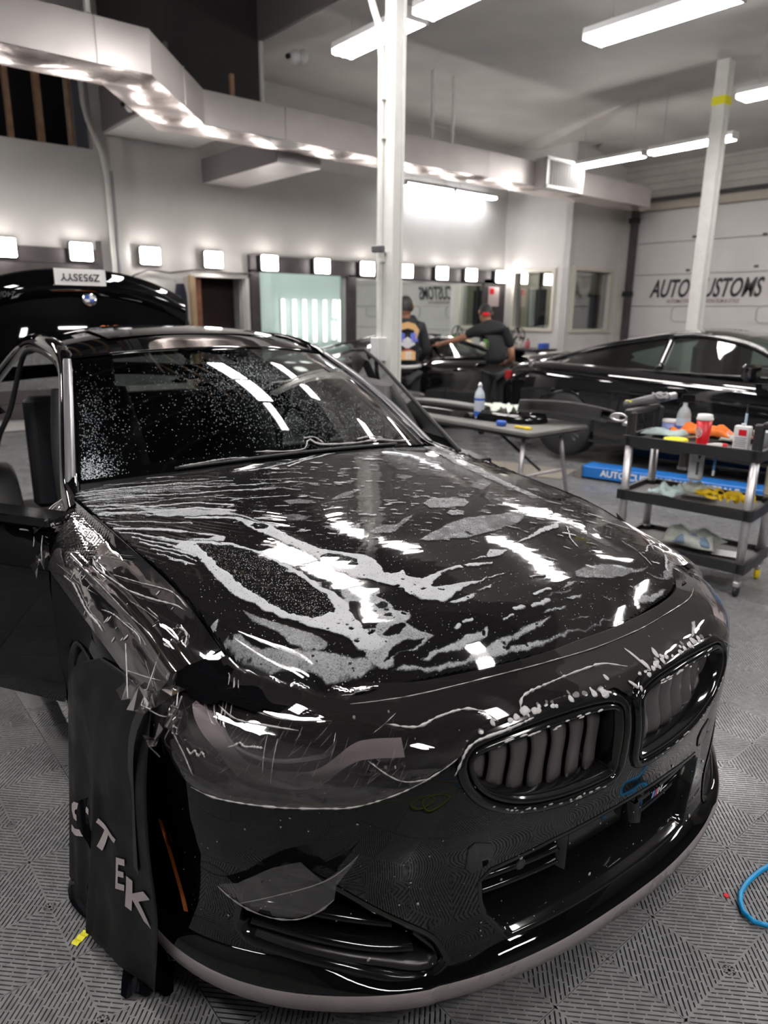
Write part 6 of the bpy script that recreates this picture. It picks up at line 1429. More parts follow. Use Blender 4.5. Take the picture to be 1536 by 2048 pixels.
GL = {'S': [(.95, 1), (.25, 1), (0, .82), (0, .62), (.2, .48), (.66, .42), (.70, .30), (.60, .2), (0, .2), (0, 0), (.75, 0), (1, .18), (1, .45), (.8, .58), (.34, .64), (.30, .74), (.4, .8), (.95, .8)],
      'T': [(0, 1), (1, 1), (1, .8), (.62, .8), (.62, 0), (.38, 0), (.38, .8), (0, .8)],
      'E': [(0, 1), (1, 1), (1, .8), (.28, .8), (.28, .6), (.9, .6), (.9, .42), (.28, .42), (.28, .2), (1, .2), (1, 0), (0, 0)],
      'K': [(0, 1), (.26, 1), (.26, .6), (.72, 1), (1.05, 1), (.5, .5), (1.08, 0), (.74, 0), (.26, .4), (.26, 0), (0, 0)]}
for ch, (a0, d0, ax, ay) in {'S': (.05, .85, (.30, -.075), (.025, -.11)), 'T': (.435, .7175, (.225, -.06), (.09, -.1175)), 'E': (.75, .7125, (.06, -.03), (.0, -.1125)), 'K': (.82, .735, (.13, -.02), (.0, -.115))}.items():
    P2 = dense(GL[ch], .12); fnL = lambda u, v, a0=a0, d0=d0, ax=ax, ay=ay: np.array([onsheet(min(max(a0+ax[0]*x+ay[0]*y, 0), 1), min(max(d0+ax[1]*x+ay[1]*y, 0), 1)) for x, y in zip(u, v)])
    patch('printed_letter', P2, [], .16, fnL, M['print'], ms)
# ================================================================== BACKGROUND CARS
def bgcoupe(name, label, loc, rz, L=4.5, W=1.86, H=1.34, spoiler=False, windows='glassbg'):
    c = thing(name, label, 'car', loc, rz); h = L/2; pm = M['paint_bg']
    # y: nose at -h, tail at +h
    yy = [-h, -h+.08, -h+.4, -h+.95, -h+1.45, -h+2.2, 0+.3, h-1.3, h-.7, h-.25, h-.05, h]
    zt = [.50, .62, .72, .82, .90, .93, .94, .96, .97, .93, .86, .62]; hw = [.55, .70, .86, .92, .91, .90, .905, .93, .93, .88, .80, .66]; zb = [.30, .22, .20, .19, .19, .19, .19, .19, .20, .24, .28, .34]
    G = []
    for y in np.linspace(-h, h, 70):
        t = float(itp(y, yy, zt)); w = float(itp(y, yy, hw))*W/1.86; b_ = float(itp(y, yy, zb))
        P_ = [(0, t+.015), (w*.6, t+.008), (w-.10, t-.01), (w-.02, t-.09), (w, t-.24), (w-.01, .45), (w-.03, b_+.04), (w-.10, b_), (0, b_)]
        q = spl(P_, 33); G.append([(x, y, z) for x, z in q])
    Gf = np.array(G); wy = (-h+.86, h-.92); F1 = []; a, b_ = Gf.shape[:2]; V = []
    full = np.concatenate([Gf[:, ::-1]*[-1, 1, 1], Gf[:, 1:]], 1); n = full.shape[1]
    for i in range(a-1):
        for j in range(n-1):
            m_ = full[i:i+2, j:j+2].reshape(-1, 3).mean(0)
            if abs(m_[0]) > .62 and any(math.hypot(m_[1]-w_y, m_[2]-.34) < .365 for w_y in wy): continue
            F1.append((i*n+j, i*n+j+1, (i+1)*n+j+1, (i+1)*n+j))
    mk('body_shell', full.reshape(-1, 3), F1, pm, c, True)
    # greenhouse: roof skin with the glass below it
    wb, wt, rt, rb = -h+1.30, -h+1.98, h-1.45, h-.36
    top = lambda y: float(itp(y, [wb, wt, (wt+rt)/2-.1, rt, rb], [.95, H-.06, H, H-.08, .97]))
    hwid = lambda y: float(itp(y, [wb, wt, 0, rt, rb], [.70, .58, .57, .55, .58]))
    ys = np.linspace(wb, rb, 46); Gr = []
    for y in ys:
        t = top(y); w = hwid(y); Gr.append([(w*p, y, t-.05*abs(p)**2.5) for p in np.linspace(-1, 1, 17)])
    Gr = np.array(Gr); iw = np.searchsorted(ys, wt+.02); ir = np.searchsorted(ys, rt+.12)
    MB().grid(Gr[iw-1:ir+1]).build('roof', pm, c, True)
    MB().grid(Gr[:iw]).build('windscreen', M[windows], c, True); MB().grid(Gr[ir:]).build('rear_window', M['gloss'], c, True)
    for s in (1, -1):
        # side glass between belt line and roof edge
        def sp_(y, u): t = top(y)-.05; return (s*(hwid(y)+(.80-hwid(y))*(1-u)**1.1), y, .945+(t-.945)*u)
        for (y0, y1, nm) in ((wb+.25, .35, 'door_window'), (.42, rb-.45, 'quarter_window')):
            MB().grid([[sp_(y, u) for u in np.linspace(.04, .90, 6)] for y in np.linspace(y0, y1, 14)]).build(nm, M[windows], c, True)
        MB().tube([sp_(y, .97) for y in np.linspace(wb+.04, rb-.04, 34)], .032, 8).build('roof_rail', pm, c, True)
        MB().tube([sp_(.385, u) for u in np.linspace(0, 1, 6)], .035, 8).build('b_pillar', M['gloss'], c, True)
        MB().grid([[sp_(y, u) for u in np.linspace(0, 1, 5)] for y in np.linspace(rb-.45, rb, 8)]).build('c_pillar', pm, c, True)
        MB().tube([sp_(y, 0.0) for y in np.linspace(wb+.1, rb-.1, 22)], .014, 6).build('belt_moulding', M['gloss'], c, True)
        mi_ = MB().rbox((s*1.0, wb+.42, 1.0), (.20, .12, .14), .05).rbox((s*.88, wb+.42, .95), (.14, .05, .04), .02).build('door_mirror', pm, c)
        for y0 in (wb+.22, .42): MB().tube([(s*(float(itp(y0, yy, hw))*W/1.86+.001-.02*((z-.45)/.4)**2), y0, z) for z in np.linspace(.26, .86, 8)], .004, 5).build('door_gap', M['dark'], c)
        MB().rbox((s*.925, .15, .80), (.025, .20, .03), .01).build('door_handle', pm, c)
        for w_y in wy:
            w_o = MB().lathe([(.23, -.10), (.32, -.10), (.342, -.08), (.345, 0), (.342, .08), (.32, .10), (.23, .10)], (s*.79, w_y, .345), 36, Matrix.Rotation(R(90), 4, 'Y')).build('wheel', M['rubber'], c, True)
            rb_ = MB()
            for k in range(5):
                for d in (-.12, .12):
                    a_ = R(72*k)+d; rb_.tube([(s*.87, w_y+.05*math.cos(a_), .345+.05*math.sin(a_)), (s*.88, w_y+.228*math.cos(a_), .345+.228*math.sin(a_))], .014, 5)
            rb_.lathe([(.232, -.08), (.236, .06), (.222, .07)], (s*.79, w_y, .345), 32, Matrix.Rotation(R(90*s), 4, 'Y')); rb_.build('rim', M['satin'], w_o)
            MB().lathe([(.001, 0), (.16, 0), (.16, .02), (.001, .02)], (s*.80, w_y, .345), 24, Matrix.Rotation(R(90*s), 4, 'Y')).build('brake_disc', M['alu'], w_o)
            MB().rbox((s*.835, w_y-.13, .345), (.05, .06, .16), .02).build('brake_caliper', M['red'], w_o)
            MB().tube([(s*(.885+.01), w_y+.37*math.cos(R(k)), .34+.37*math.sin(R(k))) for k in range(-5, 186, 10)], .016, 6).build('arch_lip', pm, c, True)
        MB().rbox((s*.74, h-.13, .80), (.30, .10, .10), .04, -.25*s).build('tail_lamp', mat('tail_lamp_red', (.20, .01, .012), .15) if 'tail_lamp_red' not in bpy.data.materials else bpy.data.materials['tail_lamp_red'], c)
        MB().rbox((s*.66, -h+.22, .62), (.34, .14, .10), .05, .3*s).build('headlamp', M['lens'], c)
    MB().rbox((0, .1, .55), (1.4, 2.6, .5), .1).build('cabin_floor', M['dark'], c)
    for x in (-.36, .36):
        MB().rbox((x, .12, .98), (.46, .16, .46), .08).rbox((x, .14, 1.16), (.24, .12, .16), .05).build('seat', M['seat'], c)
    MB().rbox((0, wb+.45, .92), (1.3, .35, .12), .05).build('dashboard', M['dark'], c)
    if spoiler:
        MB().grid([[(x, h-.22+q[0], .985+q[1]-.03*(abs(x)/.6)**2) for x in np.linspace(-.62, .62, 15)] for q in ((-.06, 0), (0, .03), (.07, .045), (.07, .03), (0, .0))]).build('boot_spoiler', pm, c, True)
    return c
bgcoupe('coupe', 'black coupe at right, parked on the low blue lift behind the tool cart', (7.22, 3.38, .05), R(4), spoiler=True)
bgcoupe('coupe', 'dark car standing crosswise behind the two workers, in front of the wall mirror', (6.95, 7.62, 0), R(90), L=4.4, H=1.24)

# --- low blue lift
lf_ = thing('car_lift', 'low blue lift platform with white lettering, on the floor under the right-hand coupe', 'lift', (6.58, 2.53, 0), R(13))
MB().rbox((-.43, 0, .075), (.22, 3.2, .11), .015).build('platform', M['liftblue'], lf_); MB().rbox((.95, 0, .075), (.22, 3.2, .11), .015).build('platform', M['liftblue'], lf_)
MB().rbox((.25, -1.2, .05), (1.3, .12, .06), .015).build('cross_bar', M['liftblue'], lf_)
MB().add([(-.54, 1.6, .13), (-.32, 1.6, .13), (-.32, 1.7, .01), (-.54, 1.7, .01), (-.54, 1.6, 0), (-.32, 1.6, 0)], [(0, 1, 2, 3), (0, 3, 4), (1, 5, 2)]).build('ramp', mat('ramp_grey', (.16, .15, .14), .6), lf_)
tx = text('AUTO CUSTOMS | WHOLESALE', .085, M['label'], lf_, 'lift_lettering', bold=.002, align='LEFT'); orient(tx, (-.542, 1.42, .075), (0, -1, 0), (0, 0, 1))
one('floor_mat', 'flat brown cardboard sheet lying on the floor beside the end of the blue lift', 'cardboard', MB().box((5.55, 4.55, .006), (.5, .9, .01), R(20)), mat('cardboard_grey', (.22, .20, .17), .7))

# ================================================================== PEOPLE
def person_mesh(name, J, E, m, parent, sub=2):
    """one continuous skin around a joint skeleton; J: {joint: (xyz, radius or (rx, ry))}"""
    keys = list(J); me = bpy.data.meshes.new(name); me.from_pydata([J[k][0] for k in keys], [(keys.index(a), keys.index(b_)) for a, b_ in E], [])
    o = bpy.data.objects.new(name, me); COL.objects.link(o); o.parent = parent; me.materials.append(m)
    sk = o.modifiers.new('skin', 'SKIN'); sk.use_smooth_shade = True
    me.skin_vertices or None
    sv = me.skin_vertices[0].data if me.skin_vertices else None
    for i, k in enumerate(keys):
        r_ = J[k][1]; sv[i].radius = r_ if isinstance(r_, tuple) else (r_, r_); sv[i].use_root = (i == 0)
    s_ = o.modifiers.new('sub', 'SUBSURF'); s_.levels = sub; s_.render_levels = sub
    return o
def hand(parent, wrist, direction, m, curl=.5):
    d = Vector(direction).normalized(); a, b_, _ = frame(d); W_ = Vector(wrist)
    palm = MB().tube([W_, W_+d*.035, W_+d*.075], [.022, .034, .030], 10).build('hand', m, parent, True)
    for k, (off, ln) in enumerate(((-.027, .062), (-.009, .074), (.009, .070), (.026, .054))):
        p0 = W_+d*.072+a*off; dn = (d-b_*curl*.6).normalized(); dn2 = (d*.5-b_*curl*1.3).normalized()
        MB().tube([p0, p0+d*ln*.4, p0+d*ln*.4+dn*ln*.35, p0+d*ln*.4+dn*ln*.35+dn2*ln*.3], [.0092, .0088, .008, .006], 7).build('finger', m, palm, True)
    p0 = W_+d*.025+a*-.03; t_ = (d*.6-a*.8-b_*.3).normalized()
    MB().tube([p0, p0+t_*.03, p0+(t_*.6+d*.4)*.055], [.011, .010, .008], 7).build('thumb', m, palm, True)
    return palm
def head(parent, c, face, up, m, hair_m, cap=None):
    f = Vector(face).normalized(); u = Vector(up); u = (u-f*u.dot(f)).normalized(); r_ = f.cross(u)
    X_ = lambda x, y, z: Vector(c)+r_*x+f*y+u*z
    G = []
    for i in range(15):
        t = math.pi*i/14; z = .115*math.cos(t)
        wx = .076*math.sin(t)**.8*(1-.22*max(0, -z/.115)**1.2); wy = .096*math.sin(t)**.8*(1-.10*max(0, -z/.115))
        G.append([X_(wx*math.cos(R(k*20)), wy*math.sin(R(k*20))+(.012 if z < 0 and 0 < k < 9 else 0), z) for k in range(19)])
    hd = MB().grid(G).build('head', m, parent, True)
    MB().tube([X_(0, .088, .025), X_(0, .108, -.005), X_(0, .112, -.018), X_(0, .094, -.026)], [.008, .011, .014, .008], 8).build('nose', m, hd, True)
    for s in (-1, 1):
        MB().lathe([(.001, 0), (.010, .002), (.013, .007), (.010, .011), (.001, .013)], X_(s*.030, .083, .012), 10, f.to_track_quat('Z', 'Y').to_matrix().to_4x4()).build('eye', M['label'], hd, True)
        MB().tube([X_(s*.078, -.008, .025), X_(s*.088, -.014, .012), X_(s*.086, -.008, -.012), X_(s*.078, .0, -.022)], [.008, .011, .010, .006], 7).build('ear', m, hd, True)
    MB().tube([X_(-.022, .088, -.052), X_(0, .094, -.050), X_(.022, .088, -.052)], [.003, .006, .003], 6).build('mouth', mat('lip_tone', (.26, .09, .08), .5) if 'lip_tone' not in bpy.data.materials else bpy.data.materials['lip_tone'], hd, True)
    Gh = []
    for i in range(10):
        t = math.pi*.62*i/9; z = .122*math.cos(t)
        Gh.append([X_(.083*math.sin(t)**.8*math.cos(R(k*20)), .101*math.sin(t)**.8*math.sin(R(k*20))-(.004 if 0 < k < 9 else -.0)-(.05*max(0, math.sin(R(k*20)))*(t > 1.15)), z+(.05*max(0, math.sin(R(k*20))) if t > 1.15 else 0)) for k in range(19)])
    MB().grid(Gh).build('hair' if not cap else 'cap', cap or hair_m, hd, True)
    return hd
# worker 1: back to the camera
p1 = thing('person', 'person in a black hooded sweatshirt with a colourful printed back, standing with the back turned', 'person', (5.42, 6.24, 0), -YAW+R(6))
# local frame: +y away from the camera
J = {'pelvis': ((0, 0, .90), (.17, .12)), 'waist': ((0, 0, 1.05), (.155, .12)), 'chest': ((0, .01, 1.25), (.19, .125)), 'upper': ((0, .01, 1.36), (.15, .10)), 'neck': ((0, .03, 1.44), (.065, .06)),
     'sl': ((-.17, .01, 1.35), .075), 'el': ((-.25, .02, 1.10), .06), 'wl': ((-.20, .20, .95), .042), 'sr': ((.17, .01, 1.35), .075), 'er': ((.25, .03, 1.10), .06), 'wr': ((.19, .22, .98), .042)}
ed = [('pelvis', 'waist'), ('waist', 'chest'), ('chest', 'upper'), ('upper', 'neck'), ('upper', 'sl'), ('sl', 'el'), ('el', 'wl'), ('upper', 'sr'), ('sr', 'er'), ('er', 'wr')]
def with_skin(name, J, ed, m, parent):
    me = bpy.data.meshes.new(name); keys = list(J); me.from_pydata([J[k][0] for k in keys], [(keys.index(a), keys.index(b_)) for a, b_ in ed], []); me.materials.append(m)
    o = bpy.data.objects.new(name, me); COL.objects.link(o); o.parent = parent
    sk = o.modifiers.new('skin', 'SKIN'); sk.use_smooth_shade = True
    if not me.skin_vertices:
        bpy.context.view_layer.objects.active = o; o.select_set(True)
        bpy.ops.mesh.customdata_skin_add(); o.select_set(False)
    for i, k in enumerate(keys):
        r_ = J[k][1]; me.skin_vertices[0].data[i].radius = r_ if isinstance(r_, tuple) else (r_, r_); me.skin_vertices[0].data[i].use_root = (i == 0)
    s_ = o.modifiers.new('sub', 'SUBSURF'); s_.levels = 2; s_.render_levels = 2
    return o
with_skin('sweatshirt', J, ed, M['cloth'], p1)
JL = {'hip': ((0, 0, .90), (.165, .115)), 'hl': ((-.09, 0, .80), .095), 'kl': ((-.11, .01, .47), .068), 'al': ((-.12, 0, .10), .052), 'tl': ((-.13, .13, .05), .042), 'hr': ((.09, 0, .80), .095), 'kr': ((.11, .02, .47), .068), 'ar': ((.12, 0, .10), .052), 'tr': ((.14, .13, .05), .042)}
el = [('hip', 'hl'), ('hl', 'kl'), ('kl', 'al'), ('al', 'tl'), ('hip', 'hr'), ('hr', 'kr'), ('kr', 'ar'), ('ar', 'tr')]
with_skin('trousers', JL, el, mat('dark_trousers', (.010, .010, .013), .8), p1)
MB().tube([(0, .03, 1.42), (0, .04, 1.52)], [.052, .05], 10).build('neck', M['skin'], p1, True)
hd = head(p1, (0, .05, 1.565), (.15, 1, -.1), (0, 0, 1), M['skin'], M['hair'])
MB().tube([(-.10, -.04, 1.40), (0, -.085, 1.40), (.10, -.04, 1.40), (.09, .06, 1.44), (-.09, .06, 1.44)], .045, 8, closed=True).build('hood', M['cloth'], p1, True)
hand(p1, (-.20, .20, .95), (0, 1, -.2), M['skin']); hand(p1, (.19, .22, .98), (0, 1, -.2), M['skin'])
MB().tube([(-.165, -.02, .93), (-.10, -.115, .925), (0, -.135, .92), (.10, -.115, .925), (.165, -.02, .93)], .022, 8).build('grey_hem', mat('hem_grey', (.45, .45, .45), .8), p1, True)
for pts, c_, nm in (([(-.10, .0), (-.13, .10), (-.08, .17), (0, .19), (.08, .17), (.13, .10), (.10, .0), (.07, .10), (0, .12), (-.07, .10)], (.55, .33, .14), 'print_arch'), ([(-.12, -.02), (-.04, -.03), (-.03, .06), (-.09, .09)], (.10, .13, .50), 'print_blue'), ([(.12, -.02), (.04, -.03), (.03, .06), (.09, .09)], (.10, .13, .50), 'print_blue'),
                    ([(-.09, -.05), (0, -.10), (.09, -.05), (.06, -.01), (0, .03), (-.06, -.01)], (.45, .45, .48), 'print_grey'), ([(-.09, -.22), (.09, -.22), (.09, -.13), (.03, -.115), (-.09, -.13)], (.55, .33, .14), 'print_orange'), ([(-.02, -.21), (.05, -.21), (.05, -.13), (-.02, -.13)], (.5, .5, .52), 'print_white'), ([(-.09, -.125), (0, -.11), (.09, -.125), (.0, -.09)], (.22, .02, .03), 'print_red')):
    P2 = dense(pts, .02)
    patch('back_'+nm, P2, [], .03, lambda x, y: np.stack([x, -.152+.9*x*x-.12*np.abs(y-.0)**1.6, 1.22+y], 1), mat('ink_'+nm, c_, .7) if 'ink_'+nm not in bpy.data.materials else bpy.data.materials['ink_'+nm], p1)
# worker 2: leaning to the left with an outstretched arm
p2 = thing('person', 'person in black t-shirt and cap, leaning with one arm stretched over the dark car', 'person', (6.72, 6.06, 0), -YAW-R(4))
J = {'pelvis': ((.02, 0, .90), (.155, .12)), 'waist': ((0, .03, 1.04), (.15, .12)), 'chest': ((-.05, .10, 1.24), (.18, .125)), 'upper': ((-.08, .15, 1.34), (.14, .10)), 'neck': ((-.10, .19, 1.41), (.06, .06)),
     'sl': ((-.24, .16, 1.31), .072), 'el': ((-.36, .24, 1.24), .062), 'sr': ((.10, .12, 1.32), .075), 'er': ((.20, .16, 1.10), .064)}
with_skin('t_shirt', J, [('pelvis', 'waist'), ('waist', 'chest'), ('chest', 'upper'), ('upper', 'neck'), ('upper', 'sl'), ('sl', 'el'), ('upper', 'sr'), ('sr', 'er')], M['cloth'], p2)
with_skin('trousers', JL, el, bpy.data.materials['dark_trousers'], p2)
MB().tube([(-.32, .22, 1.25), (-.46, .30, 1.19), (-.66, .42, 1.13)], [.046, .038, .027], 10).build('forearm', M['skin'], p2, True); hand(p2, (-.66, .42, 1.13), (-.9, .4, -.2), M['skin'], .3)
MB().tube([(.19, .16, 1.12), (.22, .22, .96), (.16, .36, .90)], [.046, .040, .027], 10).build('forearm', M['skin'], p2, True); hand(p2, (.16, .36, .90), (-.3, .9, -.1), M['skin'], .6)
MB().tube([(-.10, .19, 1.38), (-.12, .23, 1.47)], [.052, .05], 10).build('neck', M['skin'], p2, True)
hd2 = head(p2, (-.13, .26, 1.51), (-.35, 1, -.55), (0, .4, 1), M['skin'], M['hair'], M['rubber'])
MB().rbox((-.13, .16, 1.50), (.09, .03, .04), .012).build('cap_red_tab', M['red'], hd2)
jk = thing('hanging_jacket', 'dark navy jacket hanging on the wooden jamb left of the dark doorway', 'jacket', (4.40, YW-.16, 0))
MB().grid([[((.05+.11*u+.02*math.sin(u*9))*math.cos(R(a)), .07*math.sin(R(a)), 1.86-.95*u) for a in range(0, 361, 24)] for u in (0, .06, .15, .3, .5, .75, 1)]).build('coat_body', mat('navy_cloth', (.012, .014, .03), .8), jk, True)
MB().cyl((0, .0, 1.85), (.0, .14, 1.90), .01, 8).build('hook', M['alu'], jk)

# ================================================================== FOLDING TABLE WITH TRIM PARTS
tb = thing('folding_table', 'grey folding table with splayed tube legs, loaded with black trim parts', 'table', (4.08, 4.0, 0))
MB().rbox((0, 0, .725), (.66, 1.92, .035), .03).build('tabletop', mat('table_grey', (.17, .165, .16), .5), tb)
MB().rbox((0, 0, .70), (.60, 1.84, .03), .02).build('apron', M['satin'], tb)
for y in (-.80, .80):
    for x in (-.25, .25): MB().tube([(x*.8, y, .70), (x*.95, y-.02*(1 if y < 0 else -1), .45), (x*1.1, y+(-.10 if y < 0 else .10), .012)], .016, 8).build('leg', M['alu'], tb, True)
    MB().cyl((-.25, y-.02*(1 if y < 0 else -1), .40), (.25, y-.02*(1 if y < 0 else -1), .40), .011, 8).build('cross_brace', M['alu'], tb)
    MB().tube([(0, y, .42), (0, y*.35, .70)], .010, 6).build('diagonal_brace', M['satin'], tb)
def part_(name, lab, pts, w, h, m, z, cat='car part', grp=None):
    C_ = spl(pts, 30); T_ = np.gradient(C_, axis=0); T_ /= np.linalg.norm(T_, axis=1)[:, None]; G = []
    for i in range(30):
        n_ = np.array([-T_[i, 1], T_[i, 0]]); k = .35+.65*math.sin(math.pi*(i+.5)/30)**.5
        G.append([(C_[i, 0]+n_[0]*a*w*k, C_[i, 1]+n_[1]*a*w*k, z+b_*h*k) for a, b_ in ((-1, 0), (-.9, .5), (-.3, 1), (.4, .85), (1, .2), (.9, 0), (-1, 0))])
    o = MB().grid(G).build(name, m, None, True); return tag(o, lab, cat)
part_('bumper_trim', 'long curved black bumper trim, front piece hooking round at the right end of the folding table', [(3.86, 4.8), (3.90, 4.2), (3.93, 3.65), (4.02, 3.32), (4.20, 3.28), (4.30, 3.5)], .035, .075, M['gloss'], .745)
part_('bumper_trim', 'second curved black trim strip, lying along the middle of the folding table', [(4.05, 4.86), (4.08, 4.3), (4.14, 3.8), (4.24, 3.62)], .04, .06, M['satin'], .745)
part_('splitter_strip', 'thin grey strip along the rear edge of the folding table', [(4.30, 4.9), (4.34, 4.4), (4.36, 3.9)], .03, .045, mat('strip_grey', (.25, .245, .24), .35), .745)
part_('diffuser_panel', 'dark diffuser panel with fins at the left end of the folding table', [(3.88, 4.93), (4.05, 4.75), (4.22, 4.6)], .06, .07, M['satin'], .80)
gp = thing('grey_panel', 'big satin grey bumper panel sticking out past the right end of the folding table', 'car part', (4.36, 3.20, .79), R(-42))
gp.rotation_euler = (R(-22), R(6), R(-48))
G = [[(x, y*(1-.25*abs(x)), .05*math.cos(x*3)+.03*math.cos(y*9)) for x in np.linspace(-.36, .30, 16)] for y in np.linspace(-.17, .17, 8)]
solid(MB().grid(G).build('panel_skin', mat('panel_grey', (.12, .115, .12), .4), gp, True), .012, 0)
MB().rbox((.30, .0, .03), (.14, .08, .05), .015).build('mount_bracket', M['satin'], gp); MB().rbox((.43, .05, .02), (.06, .06, .04), .015).build('mount_bracket', M['alu'], gp)
def bottle_(name, lab, x, y, z, r_, h, m, cat='bottle', cone=False, extras=None, rz=0.):
    t = thing(name, lab, cat, (x, y, z), rz)
    MB().lathe([(r_*.9, 0), (r_, .01), (r_, h*.62), (r_*.86, h*.72), (r_*.40, h*.84), (r_*.34, h*.9)], n=20).build('body', m, t, True)
    MB().lathe([(r_*.42, h*.88), (r_*.42, h*.93), (r_*.15, h*1.0), (.0005, h)] if cone else [(r_*.44, h*.88), (r_*.44, h), (.0005, h)], n=16).build('cap', M['bottle'] if cone else M['gloss'], t, True)
    return t
t = bottle_('squeeze_bottle', 'white squeeze bottle with a pointed nozzle and blue print, on the folding table', 3.93, 3.68, .745, .038, .27, mat('bottle_pale_blue', (.55, .60, .68), .35), cone=True)
MB().lathe([(.0385, .02), (.0385, .06)], n=20).build('blue_print', M['blue'], t); MB().lathe([(.0385, .14), (.0385, .155)], n=20).build('blue_print', M['blue'], t)
one('blue_clip', 'small blue plastic clip near the front edge of the folding table', 'clip', MB().rbox((3.82, 3.36, .762), (.05, .07, .035), .015), M['blue'])
one('yellow_knife', 'small yellow and orange knife near the right corner of the folding table', 'knife', MB().rbox((3.84, 3.14, .752), (.03, .06, .018), .008).rbox((3.84, 3.21, .752), (.022, .08, .014), .006), M['yellow'])
one('red_stopper', 'small red stopper beside the squeeze bottle on the folding table', 'cap', MB().lathe([(.018, 0), (.018, .03), (.012, .04), (.0005, .04)], (4.05, 3.64, .745), 14), M['red'], True)
one('white_rag', 'crumpled white rag behind the squeeze bottle', 'rag', MB().grid([[(4.24+.11*u+.02*math.sin(v*9), 3.74+.13*v, .80+.03*math.sin(u*7+v*5)) for u in np.linspace(-1, 1, 9)] for v in np.linspace(-1, 1, 9)]), M['towelg'], True)

# ================================================================== TOOL CART
ct = thing('tool_cart', 'three-shelf black cart with silver round legs and castors, at the right', 'cart', (4.018, 2.005, 0), R(-81.5))
for z, nm in ((.80, 'top_shelf'), (.475, 'middle_shelf'), (.175, 'bottom_shelf')):
    sh = MB().rbox((0, 0, z-.012), (.76, .44, .012), .03).build(nm, mat('shelf_grey', (.10, .095, .095), .5) if z > .7 else bpy.data.materials['shelf_grey'], ct)
    lp = MB()
    for c_, d_ in (((0, -.215), (.76, .022)), ((0, .215), (.76, .022))): lp.box((c_[0], c_[1], z-.006), (d_[0], d_[1], .058))
    for x in (-.37, .37): lp.box((x, 0, z-.006), (.022, .44, .058))
    lp.build('shelf_rim', M['cartblack'], sh)
for x in (-.345, .345):
    for y in (-.195, .195):
        MB().tube([(x, y, .10), (x, y, .80)], .0235, 16).build('leg', M['alu'], ct, True)
        for z in (.80, .475, .175): MB().rbox((x, y, z-.006), (.062, .062, .066), .02).build('corner_bracket', M['cartblack'], ct)
        cs = MB().cyl((x, y, .055), (x, y, .125), .013, 8).rbox((x, y, .075), (.035, .05, .03), .01).build('castor', M['alu'], ct)
        MB().lathe([(.001, -.012), (.030, -.012), (.034, -.006), (.034, .006), (.030, .012), (.001, .012)], (x, y-.0, .035), 18, Matrix.Rotation(R(90), 4, 'Y')).build('castor_wheel', M['rubber'] if (x, y) != (.345, .195) else M['yellow'], cs, True)
for x in (-.345, .345):
    MB().rbox((x, -.195, .885), (.05, .045, .15), .015).build('handle_post', M['cartblack'], ct); MB().rbox((x, .195, .885), (.05, .045, .15), .015).build('handle_post', M['cartblack'], ct)
    MB().rbox((x+(.035 if x > 0 else -.02), 0, .955), (.045, .44, .035), .015).build('handle', M['cartblack'], ct)
CW = Matrix.Translation((4.018, 2.005, 0)) @ Matrix.Rotation(R(-81.5), 4, 'Z')
def cw_(x, y, z=0): v = CW @ Vector((x, y, z)); return (v.x, v.y, v.z)
def rag(name, lab, x, y, z, sx, sy, m, amp=.02, cat='towel', rz=0., seed=1, h=.02):
    r_ = np.random.default_rng(seed); p = r_.random(6)*6; G = []
    for v in np.linspace(-1, 1, 17):
        row = []
        for u in np.linspace(-1, 1, 17):
            e = (1-u**4)*(1-v**4); row.append((sx/2*(u+.10*math.sin(3*v+p[0])), sy/2*(v+.10*math.sin(3*u+p[1])), h*e**.3+amp*e**.2*(.6*math.sin(5*u+3*v+p[2])+.5*math.sin(7*v-2*u+p[3])+.3*math.sin(11*u+p[4]))+.004))
        G.append(row)
    c = cw_(x, y, z+amp*1.1); o = MB().grid(G).build(name, m, None, True); o.location = c; o.rotation_euler = (0, 0, R(-81.5)+rz); solid(o, .004, 0)
    return tag(o, lab, cat)
ZT = .80
rag('folded_towel', 'pale blue folded towel at the left end of the cart top', -.22, .06, ZT, .24, .20, M['towelb'], .012, seed=3)
rag('orange_cloth', 'crumpled orange cloth behind the red cup on the cart top', -.06, .13, ZT, .34, .14, M['orange'], .026, 'cloth', seed=5, h=.03)
rag('orange_cloth', 'paler orange cloth hanging over the far side of the cart top', .12, .16, ZT, .18, .10, mat('pale_orange', (.75, .28, .18), .9), .016, 'cloth', seed=9)
rag('white_cloth', 'small white crumpled cloth right of the red cup', .125, .09, ZT, .11, .07, M['towelg'], .010, 'cloth', seed=6)
o = one('tape_roll', 'yellow roll of tape at the front edge of the cart top', 'tape', MB().lathe([(.042, 0), (.066, 0), (.066, .024), (.042, .024), (.042, 0)], cw_(-.10, -.14, ZT+.002), 36), M['ytape'], True)
cup = thing('paper_cup', 'red paper cup with white lid and white emblem, on the cart top', 'cup', cw_(.035, -.11, ZT+.001), R(-90))
MB().lathe([(.030, 0), (.031, .004), (.042, .145), (.0005, .146)], n=28).build('cup_body', M['red'], cup, True)
MB().lathe([(.044, .142), (.045, .150), (.041, .158), (.040, .172), (.034, .174), (.0005, .172)], n=28).build('lid', M['label'], cup, True)
